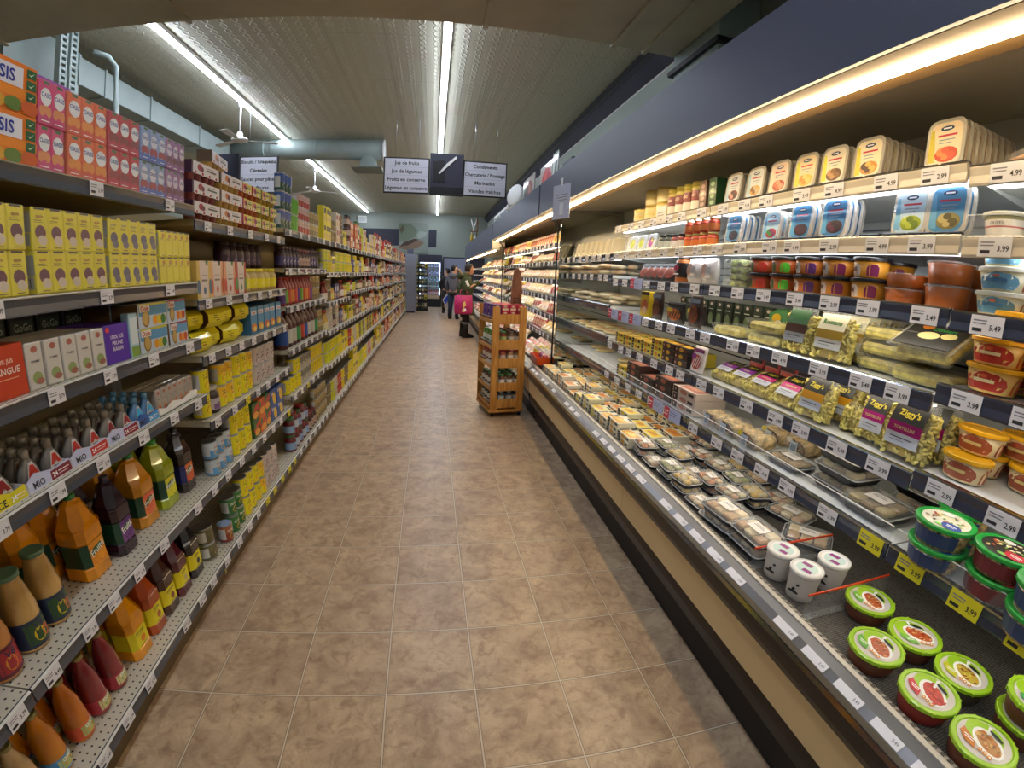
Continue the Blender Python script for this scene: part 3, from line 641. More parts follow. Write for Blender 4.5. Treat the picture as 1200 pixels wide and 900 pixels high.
# --- big squarish juice bottle with facetted shoulder
def octr(w, d, c, z): return [(d, -w+c, z), (d, w-c, z), (d-c, w, z), (-d+c, w, z), (-d, w-c, z), (-d, -w+c, z), (-d+c, -w, z), (d-c, -w, z)]
def pet(content, cap, lab, fruit, txt, w=.125, h=.29, tc='#f4f4ee', lab2='#1f4a34', style=0):
    cm = 'liq'+content
    if cm not in MATS: mat(cm, tuple(int(content[i:i+2], 16) for i in (1, 3, 5)), .14, coat=.6, noise=.12, nscale=9)
    r = w/2; a = MB(); O = lambda k, c, z: octr(r*k, r*k*.95, r*c, h*z)
    a.rings([O(.8, .3, 0), O(.95, .32, .012), O(.98, .34, .03), O(.98, .34, .15), O(.92, .34, .165), O(.92, .34, .455), O(.98, .34, .47), O(.98, .36, .62), O(.92, .5, .70), O(.56, .38, .90), O(.34, .2, .925), O(.3, .17, .945)], cm)
    for zz in (.51, .55, .59, .635): a.rings([O(.985, .34, zz), O(.955, .34, zz+.006), O(.985, .34, zz+.012)], cm, capb=False, capt=False)
    a.rings([O(.93, .335, .17), O(.93, .335, .45)], lab2, capb=False, capt=False)
    X2 = r*.93*.95+.0008; b = r*.6
    a.rect(-b, b, h*.172, h*.448, lab, o=(X2, 0, 0))
    for s_ in (-1, 1): a.poly([(0, h*.72), (.0, h*.88), (s_*r*.28, h*.715)], cm, o=(r*.93, 0, 0), yd=(-.32, 0, 1))
    if style == 0:
        a.poly([(-b, h*.40), (-b, h*.448), (b, h*.448), (b, h*.37)], fruit, o=(X2+.0004, 0, 0))
        a.ell(-b*.1, h*.345, b*.9, h*.04, '#245a2c', o=(X2+.0006, 0, 0), a=.25).text(txt, h*.085, tc, o=(X2+.001, 0, h*.345), xd=(0, .97, .24), yd=(0, -.24, .97), maxw=b*1.8)
        for k, (x, y) in enumerate(((-.3, .25), (.2, .22), (.55, .27), (-.05, .2))): a.ell(b*x, h*y, b*.36, b*.36, fruit, o=(X2+.0008+.0002*k, 0, 0)).ell(b*x, h*y, b*.2, b*.2, lab, o=(X2+.0009+.0002*k, 0, 0))
    else:
        a.text(txt, h*.042, '#3a3a20', o=(X2+.0006, -b*.1, h*.4), maxw=b*1.6).rect(-b*.8, b*.2, h*.35, h*.355, '#3a3a20', o=(X2+.0006, 0, 0)).ell(b*.1, h*.27, b*.42, h*.055, fruit, o=(X2+.0006, 0, 0)).rect(-b*.6, b*.6, h*.185, h*.195, '#3a3a20', o=(X2+.0006, 0, 0))
    c = MB().lathe([(r*.3, h*.945), (r*.32, h*.95), (r*.31, h*.995), (r*.25, h)], cap, 16)
    return PR('juice_bottle', [('bottle_body', a), ('cap', c)], w, w*.95, h)
def glassb(content, cap, lab, lab2, pic, txt, r=.043, h=.235, wide=False):
    cm = 'liq'+content
    if cm not in MATS: mat(cm, tuple(int(content[i:i+2], 16) for i in (1, 3, 5)), .1, coat=.8, noise=.12, nscale=9)
    content = cm; a = MB()
    if wide: pr_ = [(r*.85, 0), (r, .01), (r, h*.35), (r*.98, h*.55), (r*.72, h*.82), (r*.62, h*.9), (r*.62, h*.93)]
    else: pr_ = [(r*.85, 0), (r, .01), (r, h*.28), (r*.95, h*.45), (r*.8, h*.66), (r*.48, h*.82), (r*.38, h*.88), (r*.38, h*.95)]
    a.lathe(pr_, content, 18)
    if wide: z0, z1 = h*.06, h*.42
    else: z0, z1 = h*.07, h*.29
    a.lathe([(r*1.008, z0), (r*1.008, z1)], lab, 18, capb=False, capt=False)
    wband(a, -r*.9, r*.9, z0+(z1-z0)*.12, z0+(z1-z0)*.88, r*1.015, lab2, 6)
    well(a, -r*.1, z0+(z1-z0)*.42, r*.38, (z1-z0)*.26, r*1.02, pic[0]); well(a, r*.38, z0+(z1-z0)*.4, r*.3, (z1-z0)*.22, r*1.025, pic[1])
    a.text(txt, (z1-z0)*.24, '#2c2c50' if wide else '#ffffff', o=(0, 0, z0+(z1-z0)*.74), cyl=r*1.03, maxw=r*1.3)
    k = .66 if wide else .44
    c = MB().lathe([(r*k, h*(.935)), (r*k*1.05, h*.94), (r*k*1.05, h*.99), (r*k*.92, h*.995), (r*k*.85, h*.985)], cap if wide else 'gold_cap', 18)
    return PR('nectar_bottle', [('bottle_body', a), ('cap', c)], 2*r, 2*r, h)
def squeeze(col, tri, cap='#8f8880'):
    a = MB(); rs = []
    for z, ry, rx in ((0, .017, .012), (.004, .024, .016), (.022, .0265, .017), (.04, .023, .0155), (.054, .015, .012), (.064, .009, .009), (.068, .008, .009)):
        rs.append([(rx*math.cos(t), ry*math.sin(t), z) for t in [2*PI*i/14 for i in range(14)]])
    a.rings(rs, col, True)
    LN = dict(yd=(-.14, 0, 1)); a.poly([(-.019, .018), (.019, .018), (.005, .058), (-.005, .058)], '#c9c6c2', o=(.0205, 0, 0), **LN); a.poly([(-.014, .028), (-.005, .028), (0, .035), (.005, .028), (.014, .028), (.004, .052), (-.004, .052)], tri, o=(.0212, 0, 0), **LN).text('MiO', .007, '#222222', o=(.0182, 0, .022), maxw=.02, **LN)
    c = MB(); c.rings([[(rx*math.cos(t), ry*math.sin(t), z) for t in [2*PI*i/12 for i in range(12)]] for z, ry, rx in ((.066, .012, .011), (.08, .012, .011), (.086, .009, .009))], cap, True)
    for q in (a, c): q.v = [(x*1.25, y*(1.4 if z < .066 else 1.1), z*1.2) for x, y, z in q.v]
    return PR('squeeze_bottle', [('bottle_body', a), ('flip_cap', c)], .072, .042, .104)
def fruitcups(cup, sleeve, txtc, n=4, foil='#d8d8d8', side='#401c30'):
    parts = []; w1 = .066
    for i in range(n):
        y = (i-(n-1)/2)*w1; parts.append(('fruit_cup', MB().lathe([(.022, 0), (.03, .045), (.0325, .047), (.0325, .05)], cup, 12, c=(0.0, y, 0))))
    W = n*w1/2; q = MB().box(-.034, .035, -W, W, .0505, .082, sleeve, .001)
    q.prof([(.0352, .03), (.0362, .03), (.0362, .082), (.0352, .082)], -W, W, sleeve)
    q.box(-.034, .0365, -W-.001, -W+.012, .03, .0825, side)
    X = .0375
    for i in range(n):
        y = (i-(n-1)/2)*w1; q.ell(y, .036, .016, .009, '#ffffff', **F(X)).ell(y, .036, .011, .007, txtc, **F(X, 1))
    q.ell(-W*.45, .06, .022, .015, txtc, **F(X)).ell(-W*.3, .055, .016, .012, '#6a2030', **F(X, 1)).rect(W*.05, W*.75, .055, .062, '#444444', **F(X)).rect(W*.05, W*.6, .067, .07, '#777777', **F(X))
    parts.append(('cardboard_sleeve', q))
    return PR('fruit_cup_pack', parts, n*w1+.004, .075, .085)
def hexpack(col='#e6d820', end='#6e4a28', L=.14, r=.048):
    q = MB(); a = MB(); n = 8
    ring = lambda x, k: [(x, r*k*math.cos(2*PI*(i+.5)/n)*1.02, r+r*k*math.sin(2*PI*(i+.5)/n)) for i in range(n)]
    q.rings([ring(-.05, 1), ring(.05, 1)], col, capb=False, capt=False)
    q.rings([[( -L/2, r*math.cos(2*PI*(i+.5)/n), r+r*math.sin(2*PI*(i+.5)/n)) for i in range(n)], [(L/2, r*math.cos(2*PI*(i+.5)/n), r+r*math.sin(2*PI*(i+.5)/n)) for i in range(n)]], col, capb=False, capt=False)
    a.rings([ring(-L/2+.004, .93), ring(L/2-.004, .93)], end)
    for i in range(n):
        t = 2*PI*i/n+PI/n*0; 
    q.rect(-.03, .0, r*1.2, r*1.26, '#2a2810', o=(0, -r*.99, 0), xd=(1, 0, 0)).rect(-.03, .02, r*.95, r*1.0, '#2a2810', o=(0, -r*.99, 0), xd=(1, 0, 0)).rect(-.01, .02, r*.7, r*.8, '#9a5a20', o=(0, -r*.99, 0), xd=(1, 0, 0))
    return PR('fruit_cup_pack', [('cardboard_sleeve', q), ('fruit_cups', a)], 2*r, L, 2*r)
def dolebox(c2, fruit, w=.185, h=.088, d=.11):
    q = MB().box(-d/2, d/2, -w/2, w/2, 0, h, '#c8d6e6', .002); X = d/2+.0006
    q.rect(-w*.48, w*.48, h*.5, h*.96, '#5d9ccc', **F(X)).rect(-w*.48, w*.48, h*.9, h*.99, c2, **F(X, 1)).ell(-w*.27, h*.38, w*.13, h*.34, '#8c6a34', **F(X, 1)).ell(-w*.27, h*.4, w*.1, h*.28, '#c8a860', **F(X, 2))
    q.rect(-w*.46, -w*.12, h*.66, h*.93, '#e8e4e0', **F(X, 2)).text('Dole', h*.2, '#b03020', o=(X+.0016, -w*.29, h*.8), maxw=w*.28)
    for k, x in enumerate((.05, .2, .33)): q.ell(w*x, h*.28, w*.09, h*.2, fruit[k % len(fruit)], **F(X, 1+k))
    q.box(-d/2*.96, d/2*.96, -w/2-.0006, -w/2+.001, h*.03, h*.97, '#7a5c3c')
    return PR('fruit_cup_box', q, w+.003, d, h)
# --- chiller goods
def blister(label, pic, accent, w=.125, h=.165, d=.026):
    """clear tray standing on edge, leaning back"""
    def rr(x, k, z=0):
        c = .028*k; W = w/2*k; Hh = h*k; z0 = h*(1-k)/2; p = []
        for cx, cz, a0 in ((W-c, z0+Hh-c, 0), (-W+c, z0+Hh-c, PI/2), (-W+c, z0+c, PI), (W-c, z0+c, 1.5*PI)):
            for t in range(4): a = a0+PI/2*t/3; p.append((x, cx+c*math.cos(a), cz+c*math.sin(a)))
        return p
    t = MB().rings([rr(-d/2, .82), rr(d/2-.006, .93), rr(d/2-.004, 1), rr(d/2, 1)], 'tray_tint', False)
    t.rings([rr(d/2+.0002, 1), rr(d/2+.0035, .97), rr(d/2+.0035, .9), rr(d/2+.001, .87)], 'clear_lid', False, capb=False, capt=False)
    l = MB(); X = d/2+.0015
    l.add([(X, y, z) for x, y, z in rr(0, .84)], [tuple(range(16))], label)
    W = w*.42
    l.poly([(-W*.98, h*.14), (-W*.5, h*.14), (-W*.75, h*.8), (-W*.98, h*.8)], accent, **F(X, 1)).ell(W*.15, h*.28, W*.72, h*.155, pic[0], **F(X, 1)).ell(-W*.15, h*.33, W*.34, h*.09, pic[1], **F(X, 2)).ell(W*.42, h*.25, W*.3, h*.08, pic[-1], **F(X, 3)).ell(W*.1, h*.36, W*.25, h*.06, pic[-1], **F(X, 4)).ell(W*.1, h*.21, W*.22, h*.05, pic[1], **F(X, 5))
    l.ell(W*.05, h*.8, W*.42, h*.05, '#1c3560', **F(X, 1)).rect(-W*.2, W*.32, h*.785, h*.815, '#e8ecf4', **F(X, 2)).rect(-W*.5, W*.7, h*.64, h*.68, '#c03048' if pic[0] != '#303030' else '#8090a0', **F(X, 1)).rect(-W*.4, W*.6, h*.56, h*.585, '#8a98ac', **F(X, 1)).rect(-W*.4, W*.4, h*.5, h*.52, '#8a98ac', **F(X, 1))
    return PR('deli_pack', [('tray', t), ('label_card', l)], w+.004, .032, h)
mat('tray_tint', (212, 206, 198), .12, spec=.9, alpha=.85)
def ovtub(body, lid, lab, pic, w=.13, d=.1, h=.07, lidh=.012, txt=None, taper=.8, seg=22, dark='#2a2622', bodymat=None):
    a = MB(); n = seg
    R = lambda k, z: [(d/2*k*math.cos(2*PI*i/n), w/2*k*math.sin(2*PI*i/n), z) for i in range(n)]
    a.rings([R(taper, 0), R(taper+.03, .004), R(.96, h-lidh)], body, True)
    if lab:
        m = [[(d/2*k*1.01*math.cos(t), w/2*k*1.01*math.sin(t), z) for t in [-1.1+2.2*i/8 for i in range(9)]] for k, z in ((taper+.03+(.93-taper)*.15, h*.12), (taper+.03+(.93-taper)*.9, h*.72))]
        a.add(m[0]+m[1], [(i, i+1, 10+i, 9+i) for i in range(8)], lab)
    b = MB().rings([R(1.0, h-lidh), R(1.04, h-lidh+.001), R(1.04, h-.002), R(1.0, h), R(.9, h-.0005), R(.88, h-.003)], lid, False)
    return a, b, R
def lidtub(lidc, picA, picB, sector, bodyc='#6a3a26', w=.15, h=.062, stripe='#e09030', txt=None):
    """round salad tub with a printed lid seen from above"""
    a, b, R = ovtub(bodyc, lidc, None, None, w, w, h)
    z = h-.0022; rr_ = w/2*.84
    X = dict(xd=(0, 1, 0), yd=(-1, 0, 0))
    l = MB().ell(0, 0, rr_, rr_, '#cfc8c0', o=(0, 0, z), n=26, **X)
    o = lambda k: dict(o=(0, 0, z+.0004*k), **X)
    l.ell(-rr_*.15, rr_*.3, rr_*.75, rr_*.6, lidc, **o(1)).ell(rr_*.14, rr_*.02, rr_*.74, rr_*.5, '#f2f0ea', n=18, a=-.5, **o(2)).ell(rr_*.16, rr_*.02, rr_*.62, rr_*.36, picA, n=16, a=-.5, **o(3))
    rnd2 = random.Random(len(picA)+int(w*999)+ord(picA[2]))
    for k in range(26):
        x, y = rnd2.uniform(-.5, .5), rnd2.uniform(-.24, .24); l.ell(rr_*(.16+x*.95+y*.35), rr_*(y-x*.5), rr_*.09, rr_*.05, picB[k % len(picB)], n=7, a=k, **o(4+k*.2))
    l.poly([(-rr_*.8, -rr_*.1), (-rr_*.15, -rr_*.42), (-rr_*.02, -rr_*.75), (-rr_*.45, -rr_*.7), (-rr_*.8, -rr_*.4)], sector, **o(8)).rect(-rr_*.62, -rr_*.2, -rr_*.42, -rr_*.38, '#ffffff', **o(9)).rect(-rr_*.55, -rr_*.2, -rr_*.52, -rr_*.48, '#ffffff', **o(9))
    for k in range(3): l.ell(rr_*(.12+.2*k), -rr_*(.58+.02*k), rr_*.085, rr_*.1, stripe, n=8, **o(9)).ell(rr_*(.12+.2*k), -rr_*(.58+.02*k), rr_*.035, rr_*.045, '#f2f0ea', n=6, **o(10))
    l.ell(rr_*.18, rr_*.55, rr_*.32, rr_*.09, '#1c2418', n=12, a=-.25, **o(8)).poly([(-rr_*.25, rr_*.8), (-rr_*.12, rr_*.85), (rr_*.02, rr_*.3), (-rr_*.08, rr_*.28)], '#f0f0ea', **o(7))
    for k in range(8): 
        t = 2*PI*k/8; b.box(w/2*1.03*math.cos(t)-.003, w/2*1.03*math.cos(t)+.003, w/2*1.03*math.sin(t)-.003, w/2*1.03*math.sin(t)+.003, h-.012, h-.001, lidc, .001)
    return PR('salad_tub', [('tub_body', a), ('lid', b, [('lid_label', l)])], w*1.05, w*1.05, h)
def saladtub(sect, bg):
    a, b, R = ovtub('clear_food', '#1f9a3c', '#203a6c' if sect != '#c8283c' else '#7a2030', None, .16, .16, .068, taper=.82)
    z = .066; r_ = .066; X = dict(xd=(0, 1, 0), yd=(-1, 0, 0)); o = lambda k: dict(o=(0, 0, z+.0004*k), **X)
    l = MB().ell(0, 0, r_, r_, bg, n=26, **o(0)); rnd2 = random.Random(len(bg)+ord(sect[2]))
    for k in range(46):
        t, d = rnd2.uniform(0, 2*PI), r_*.8*math.sqrt(rnd2.random()); l.ell(d*math.cos(t), d*math.sin(t), r_*.11, r_*.06, ('#e8d8a0', '#d0b870', '#b04a3a', '#f0ead0', '#7c9a4c', '#503020')[k % 6], n=7, a=k*1.3, **o(1+k*.05))
    l.ell(-r_*.25, r_*.6, r_*.26, r_*.17, '#f2f2ee', **o(5)).ell(r_*.1, -r_*.75, r_*.2, r_*.12, '#8cc860', **o(5)).ell(r_*.52, -r_*.5, r_*.42, r_*.34, sect, n=16, **o(6)).rect(r_*.3, r_*.75, -r_*.48, -r_*.42, '#ffffff', **o(7)).rect(r_*.34, r_*.7, -r_*.6, -r_*.55, '#ffffff', **o(7))
    return PR('salad_tub', [('tub_body', a), ('lid', b, [('lid_label', l)])], .166, .166, .068)
mat('clear_food', (168, 140, 92), .15, noise=.5, nscale=60, spec=.9)
def marg(body, lidc, lab, w=.125, d=.1, h=.075, txtc='#4a6a9a', pic='#b8503c'):
    a, b, R = ovtub(body, lidc, None, None, w, d, h, taper=.78)
    pts = []
    for zz, hw in ((h*.1, .75), (h*.35, .95), (h*.55, .85), (h*.72, .5), (h*.78, .0)):
        pts.append((zz, hw))
    k0 = .8
    vsL = []; 
    for zz, hw in pts:
        k = .8+(.96-.8)*zz/h; vsL += [((d/2*k+.002)*math.cos(hw*s), (w/2*k+.002)*math.sin(hw*s), zz) for s in (-1, -.5, 0, .5, 1)]
    a.add(vsL, [(j*5+i, j*5+i+1, j*5+i+6, j*5+i+5) for j in range(4) for i in range(4)], lab)
    a.add([((d/2*.93+.0035)*math.cos(t), (w/2*.93+.0035)*math.sin(t), h*.45+h*.06*s) for s in (-1, 1) for t in (-.4, -.2, 0, .2, .4)], [(i, i+1, i+6, i+5) for i in range(4)], txtc)
    a.add([((d/2*.95+.0035)*math.cos(t), (w/2*.95+.0035)*math.sin(t), h*.62+h*.06*s) for s in (-1, 1) for t in (-.12, 0, .12)], [(i, i+1, i+4, i+3) for i in range(2)], pic)
    for sd in (1, -1):
        a.add([((d/2*(.8+.16*zz/h)+.002)*math.cos(sd*t), (w/2*(.8+.16*zz/h)+.002)*math.sin(sd*t), zz) for zz, ts in ((h*.08, (1.15, 1.75)), (h*.45, (1.2, 1.7)), (h*.7, (1.38, 1.52))) for t in ts], [(0, 1, 3, 2), (2, 3, 5, 4)], pic)
    return PR('spread_tub', [('tub_body', a), ('lid', b)], w*1.05, d*1.05, h)
def hummus(c1, arch, c2, lidc='#1c1a1c'):
    a, b, R = ovtub(c1, lidc, None, None, .125, .125, .068, taper=.84)
    for off, col in ((-.35, arch), (.75, c2)):
        rows = [(.006, .32), (.02, .36), (.036, .34), (.045, .2)]
        vsL = []
        for zz, hw in rows:
            k = .84+.12*zz/.068; vsL += [((.0625*k+.0015)*math.cos(off+hw*s), (.0625*k+.0015)*math.sin(off+hw*s), zz) for s in (-1, -.33, .33, 1)]
        a.add(vsL, [(j*4+i, j*4+i+1, j*4+i+5, j*4+i+4) for j in range(3) for i in range(3)], col)
    a.add([((.0625*.93+.0028)*math.cos(-.35+t), (.0625*.93+.0028)*math.sin(-.35+t), .028+.007*s) for s in (-1, 1) for t in (-.15, 0, .15)], [(0, 1, 4, 3), (1, 2, 5, 4)], '#6a4a44')
    return PR('dip_tub', [('tub_body', a), ('lid', b)], .132, .132, .068)
def clamshell(food, sticker=True, w=.15, d=.115, h=.042, darkbase=False, food2=None):
    def rr(kw, z, c=.02):
        W, D = w/2*kw, d/2*kw; p = []
        for cx, cy, a0 in ((D-c, W-c, 0), (-D+c, W-c, PI/2), (-D+c, -W+c, PI), (D-c, -W+c, 1.5*PI)):
            for t in range(3): a = a0+PI/2*t/2; p.append((cx+c*math.cos(a), cy+c*math.sin(a), z))
        return p
    base = MB().rings([rr(.86, 0), rr(.97, h*.42), rr(1.03, h*.45), rr(1.03, h*.5)], 'black_plastic' if darkbase else 'tray_base')
    fd = MB(); rnd2 = random.Random(ord(food[-1])*7+int(w*1000))
    for i in range(3):
        for j in range(2):
            cx, cy = (j-.5)*d*.4, (i-1)*w*.28; fd.box(cx-d*.17, cx+d*.17, cy-w*.125, cy+w*.125, h*.3, h*(.72+.14*rnd2.random()), food if (i+j) % 2 or not food2 else food2, .006)
    lid = MB().rings([rr(1.03, h*.5), rr(1.0, h*.55), rr(.92, h*.95), rr(.86, h)], 'clear_lid', capb=False)
    lid.rings([rr(1.045, h*.5), rr(1.045, h*.56), rr(1.0, h*.56)], 'chrome_edge', capb=False, capt=False)
    if sticker: lid.box(-d*.18, d*.2, -w*.2, w*.22, h*1.005, h*1.02, '#efe8e0').rect(-w*.15, w*.15, .0, d*.03, '#777777', o=(0, 0, h*1.03), xd=(0, 1, 0), yd=(-1, 0, 0)).rect(-w*.15, w*.1, d*.07, d*.1, '#999999', o=(0, 0, h*1.03), xd=(0, 1, 0), yd=(-1, 0, 0))
    side = MB().box(d*.47, d*.5, -w*.2, w*.2, h*.15, h*.4, '#d8d8de')
    return PR('food_tray', [('tray_base', base), ('food', fd), ('lid', lid)], w*1.06, d*1.06, h*1.02)
mat('tray_base', (56, 56, 62), .2); mat('chrome_edge', (225, 225, 225), .1, alpha=.6, spec=1)
mat('pasta', (240, 218, 128), .5, noise=.18, nscale=40); mat('pasta_dark', (216, 190, 104), .5)
def pastabag(w=.15, h=.19, d=.07, top='#1e1c14', mid='#b01878', low='#d8dce4', txt="Ziggy's", txt2='TORTELLINI', label=True, hang=.0, seed=1, green=False):
    rn = random.Random(seed); f = MB(); n = 16
    rs = []
    for z, kw, kd in ((0, .8, .35), (h*.08, .95, .8), (h*.3, 1, 1), (h*.6, .98, .9), (h*.85, .96, .5), (h*.95, .95, .08), (h, .95, .05)):
        rs.append([(d/2*kd*math.copysign(abs(math.cos(t))**.7, math.cos(t)), w/2*kw*math.copysign(abs(math.sin(t))**.55, math.sin(t)), z) for t in [2*PI*i/n for i in range(n)]])
    pa = MB()
    core = [[(x*.68, y*.8, max(.008, z*.84)) for x, y, z in r_] for r_ in rs[:5]]
    pa.rings(core, 'pasta_dark', True)
    for k in range(230):       # tortellini pressed against the film
        t = rn.uniform(-PI, PI); zz = rn.uniform(.04, .82)*h; kd = .92 if zz < h*.6 else .75
        if label and abs(t) < 1.1 and zz > h*.17: kd *= .8 if zz < h*.5 else .45
        cx = d/2*kd*math.copysign(abs(math.cos(t))**.7, math.cos(t)); cy = w/2*.92*math.copysign(abs(math.sin(t))**.55, math.sin(t))
        R_ = Matrix.Scale(.8, 3) @ Matrix.Rotation(rn.uniform(0, 6), 3, 'X') @ Matrix.Rotation(rn.uniform(0, 6), 3, 'Z'); v = []
        for i in range(6):
            for j in range(4):
                a, b_ = 2*PI*i/6, 2*PI*j/4; p = R_ @ Vector(((.010+.0055*math.cos(b_))*math.cos(a), (.010+.0055*math.cos(b_))*math.sin(a), .006*math.sin(b_))); v.append((cx+p.x*.8, cy+p.y, max(.002, zz+p.z)))
        pa.add(v, [(i*4+j, ((i+1) % 6)*4+j, ((i+1) % 6)*4+(j+1) % 4, i*4+(j+1) % 4) for i in range(6) for j in range(4)], 'pasta', True)
    fm = MB().rings(rs, 'clear_wrap', True)
    parts = [('pasta_filling', pa), ('plastic_bag', fm)]
    if label:
        l = MB(); X = d/2*.99+.004; W = w*.36
        zs = (h*.22, h*.42, h*.6, h*.92)
        xs = [X, X, X, d/2*.3+.006]
        for a_, b_, m, xa, xb in ((zs[0], zs[1], low, xs[0], xs[1]), (zs[1], zs[2], mid, xs[1], X-.001), (zs[2], zs[3], top, X-.001, xs[3])): l.add([(xa, -W, a_), (xa, W, a_), (xb, W, b_), (xb, -W, b_)], [(0, 1, 2, 3)], m)
        dx = (xs[3]-X+.001)/(zs[3]-zs[2]); k = math.sqrt(1+dx*dx); yd = (dx/k, 0, 1/k)
        l.text(txt, h*.1, '#e6d23c' if txt == "Ziggy's" else '#2c7a34', o=((X+xs[3])/2+.001, 0, (zs[2]+zs[3])/2), yd=yd, maxw=W*1.7)
        if txt2: l.text(txt2, h*.05, '#f0d890', o=(X+.0012, 0, (zs[1]+zs[2])/2), maxw=W*1.7)
        l.rect(-W*.7, W*.6, h*.34, h*.355, '#555560', o=(X+.001, 0, 0)).rect(-W*.7, W*.2, h*.29, h*.3, '#888890', o=(X+.001, 0, 0))
        parts.append(('label', l))
    return PR('pasta_bag', parts, w, d, h)
def flatpack(base, pic, dark, w=.17, d=.12, h=.03, txt=None, name='ready_meal_box', mark='#1e1a18', second=None):
    q = MB().box(-d/2, d/2, -w/2, w/2, 0, h, base, .002)
    X = d/2+.0007
    q.rect(-w*.46, -w*.24, h*.04, h*.96, mark, **F(X)).ell(-w*.37, h*.5, h*.17, h*.17, '#d8b0a0' if dark else '#f0ead8', **F(X, 1)).ell(0, h*.5, w*.16, h*.34, pic, **F(X)).rect(w*.2, w*.42, h*.3, h*.7, mark, **F(X))
    Z = dict(xd=(0, 1, 0), yd=(-1, 0, 0)); o = lambda k: dict(o=(0, 0, h+.0006+.0004*k), **Z)
    q.poly([(-w*.3, -d*.42), (w*.45, -d*.42), (w*.45, d*.2), (w*.1, d*.05), (-w*.1, d*.2), (-w*.35, d*.0)], pic, **o(0)).ell(w*.1, -d*.12, w*.22, d*.17, second or '#f0dc90', **o(1)).ell(-w*.12, -d*.2, w*.12, d*.1, second or '#f0dc90', **o(1)).rect(-w*.48, -w*.28, d*.2, d*.46, mark, **o(1)).rect(w*.0, w*.45, d*.3, d*.42, mark, **o(1)).rect(-w*.48, -w*.38, -d*.46, d*.12, mark, **o(1))
    q.rect(-d*.4, d*.1, h*.25, h*.75, mark, o=(0, -w/2-.0006, 0), xd=(1, 0, 0)).rect(d*.15, d*.4, h*.2, h*.8, '#c8c4b4', o=(0, -w/2-.0006, 0), xd=(1, 0, 0))
    return PR(name, q, w+.003, d+.003, h+.001)
def meatpack(c1, c2, w=.13, h=.16, d=.03, txt=None, lab='#1c1a18', band=None):
    q = MB(); n = 12
    rs = []
    for z, kw, kd in ((0, .95, .1), (h*.06, 1, .7), (h*.4, 1, 1), (h*.8, 1, .7), (h*.95, .98, .12), (h, .95, .08)): rs.append([(d/2*kd*math.cos(t), w/2*kw*math.copysign(abs(math.sin(t))**.6, math.sin(t)), z) for t in [2*PI*i/n for i in range(n)]])
    q.rings(rs, c1, True); X = d/2+.002
    q.ell(0, h*.4, w*.36, h*.28, c2, **F(X)).rect(-w*.42, w*.42, h*.76, h*.9, lab, **F(X-.003, 1))
    for k in range(4): q.poly([(-w*.3+w*.15*k, h*.2), (-w*.24+w*.15*k, h*.2), (-w*.1+w*.15*k, h*.6), (-w*.16+w*.15*k, h*.6)], c1, **F(X, 2))
    if band: q.rect(-w*.4, -w*.1, h*.5, h*.7, band, **F(X, 3))
    if txt: q.text(txt, h*.07, '#ffffff', o=(X-.001, 0, h*.83), maxw=w*.7)
    return PR('meat_pack', q, w, d+.002, h)
def bread(c='#e0cda0', c2='#b88c50', L=.22, w=.1, h=.035, film=True):
    q = MB(); n = 10; rs = []
    for y, k in ((-L/2, .2), (-L*.42, .75), (-L*.2, 1), (L*.2, 1), (L*.42, .75), (L/2, .2)): rs.append([(w/2*k*math.cos(t), y, h/2+h/2*k*math.sin(t)) for t in [2*PI*i/n for i in range(n)]])
    q.rings(rs, c, True); 
    for k in range(3): q.ell(0, 0, w*.12, L*.09, c2, o=(-w*.2+w*.2*k, -L*.2+L*.2*k, h*1.003), xd=(1, 0, 0), yd=(0, 1, 0))
    parts = [('bread', q)]
    if film:
        f = MB().rings([[(w*.56*k*math.cos(t), y, h*.5+.002+h*.56*k*math.sin(t)) for t in [2*PI*i/n for i in range(n)]] for y, k in ((-L*.55, .5), (-L*.45, .85), (0, 1), (L*.45, .85), (L*.55, .5))], 'clear_film', True); parts.append(('plastic_bag', f))
    return PR('flatbread', parts, L*1.1, w*1.1, h*1.1)
# ------------------------------------------------------------------ placing and labelling
PEND = []
CH = ['first', 'second', 'third', 'fourth']
def setlab(o, desc, extra, where, cat, group): PEND.append((o, desc, extra, where)); o['category'] = cat; o['group'] = group[:80]
def finish_labels():
    from collections import Counter
    cnt = Counter((d, e, w_) for _, d, e, w_ in PEND); seen = Counter()
    for o, d, e, w_ in PEND:
        k = (d, e, w_); i = seen[k]; seen[k] += 1
        o['label'] = ', '.join(x for x in (d, (od(i)+' along') if cnt[k] > 1 else '', e, w_) if x)
SHN = ['top shelf', 'second shelf', 'third shelf', 'fourth shelf', 'fifth shelf', 'bottom shelf']
LAY = ['bottom layer', 'second layer', 'third layer', 'fourth layer', 'fifth layer', 'sixth layer']
DEEP = ['', 'second row', 'third row', 'fourth row', 'fifth row', 'sixth row', 'seventh row', 'eighth row', 'ninth row']
G1 = ['first', 'second', 'third', 'fourth', 'fifth', 'sixth', 'seventh', 'eighth', 'ninth', 'tenth', 'eleventh', 'twelfth', 'thirteenth']
def wl(b, k): return '%s, %s grocery bay' % (SHN[k], G1[b])
def put(pr, x, y, z, rz, desc, cat, where, extra='', group=None, **kw):
    o = inst(pr.p, (x, y, z+.0009), rz, **kw); setlab(o, desc, extra, where, cat, group or desc+' items'); return o
jr = random.Random(11)
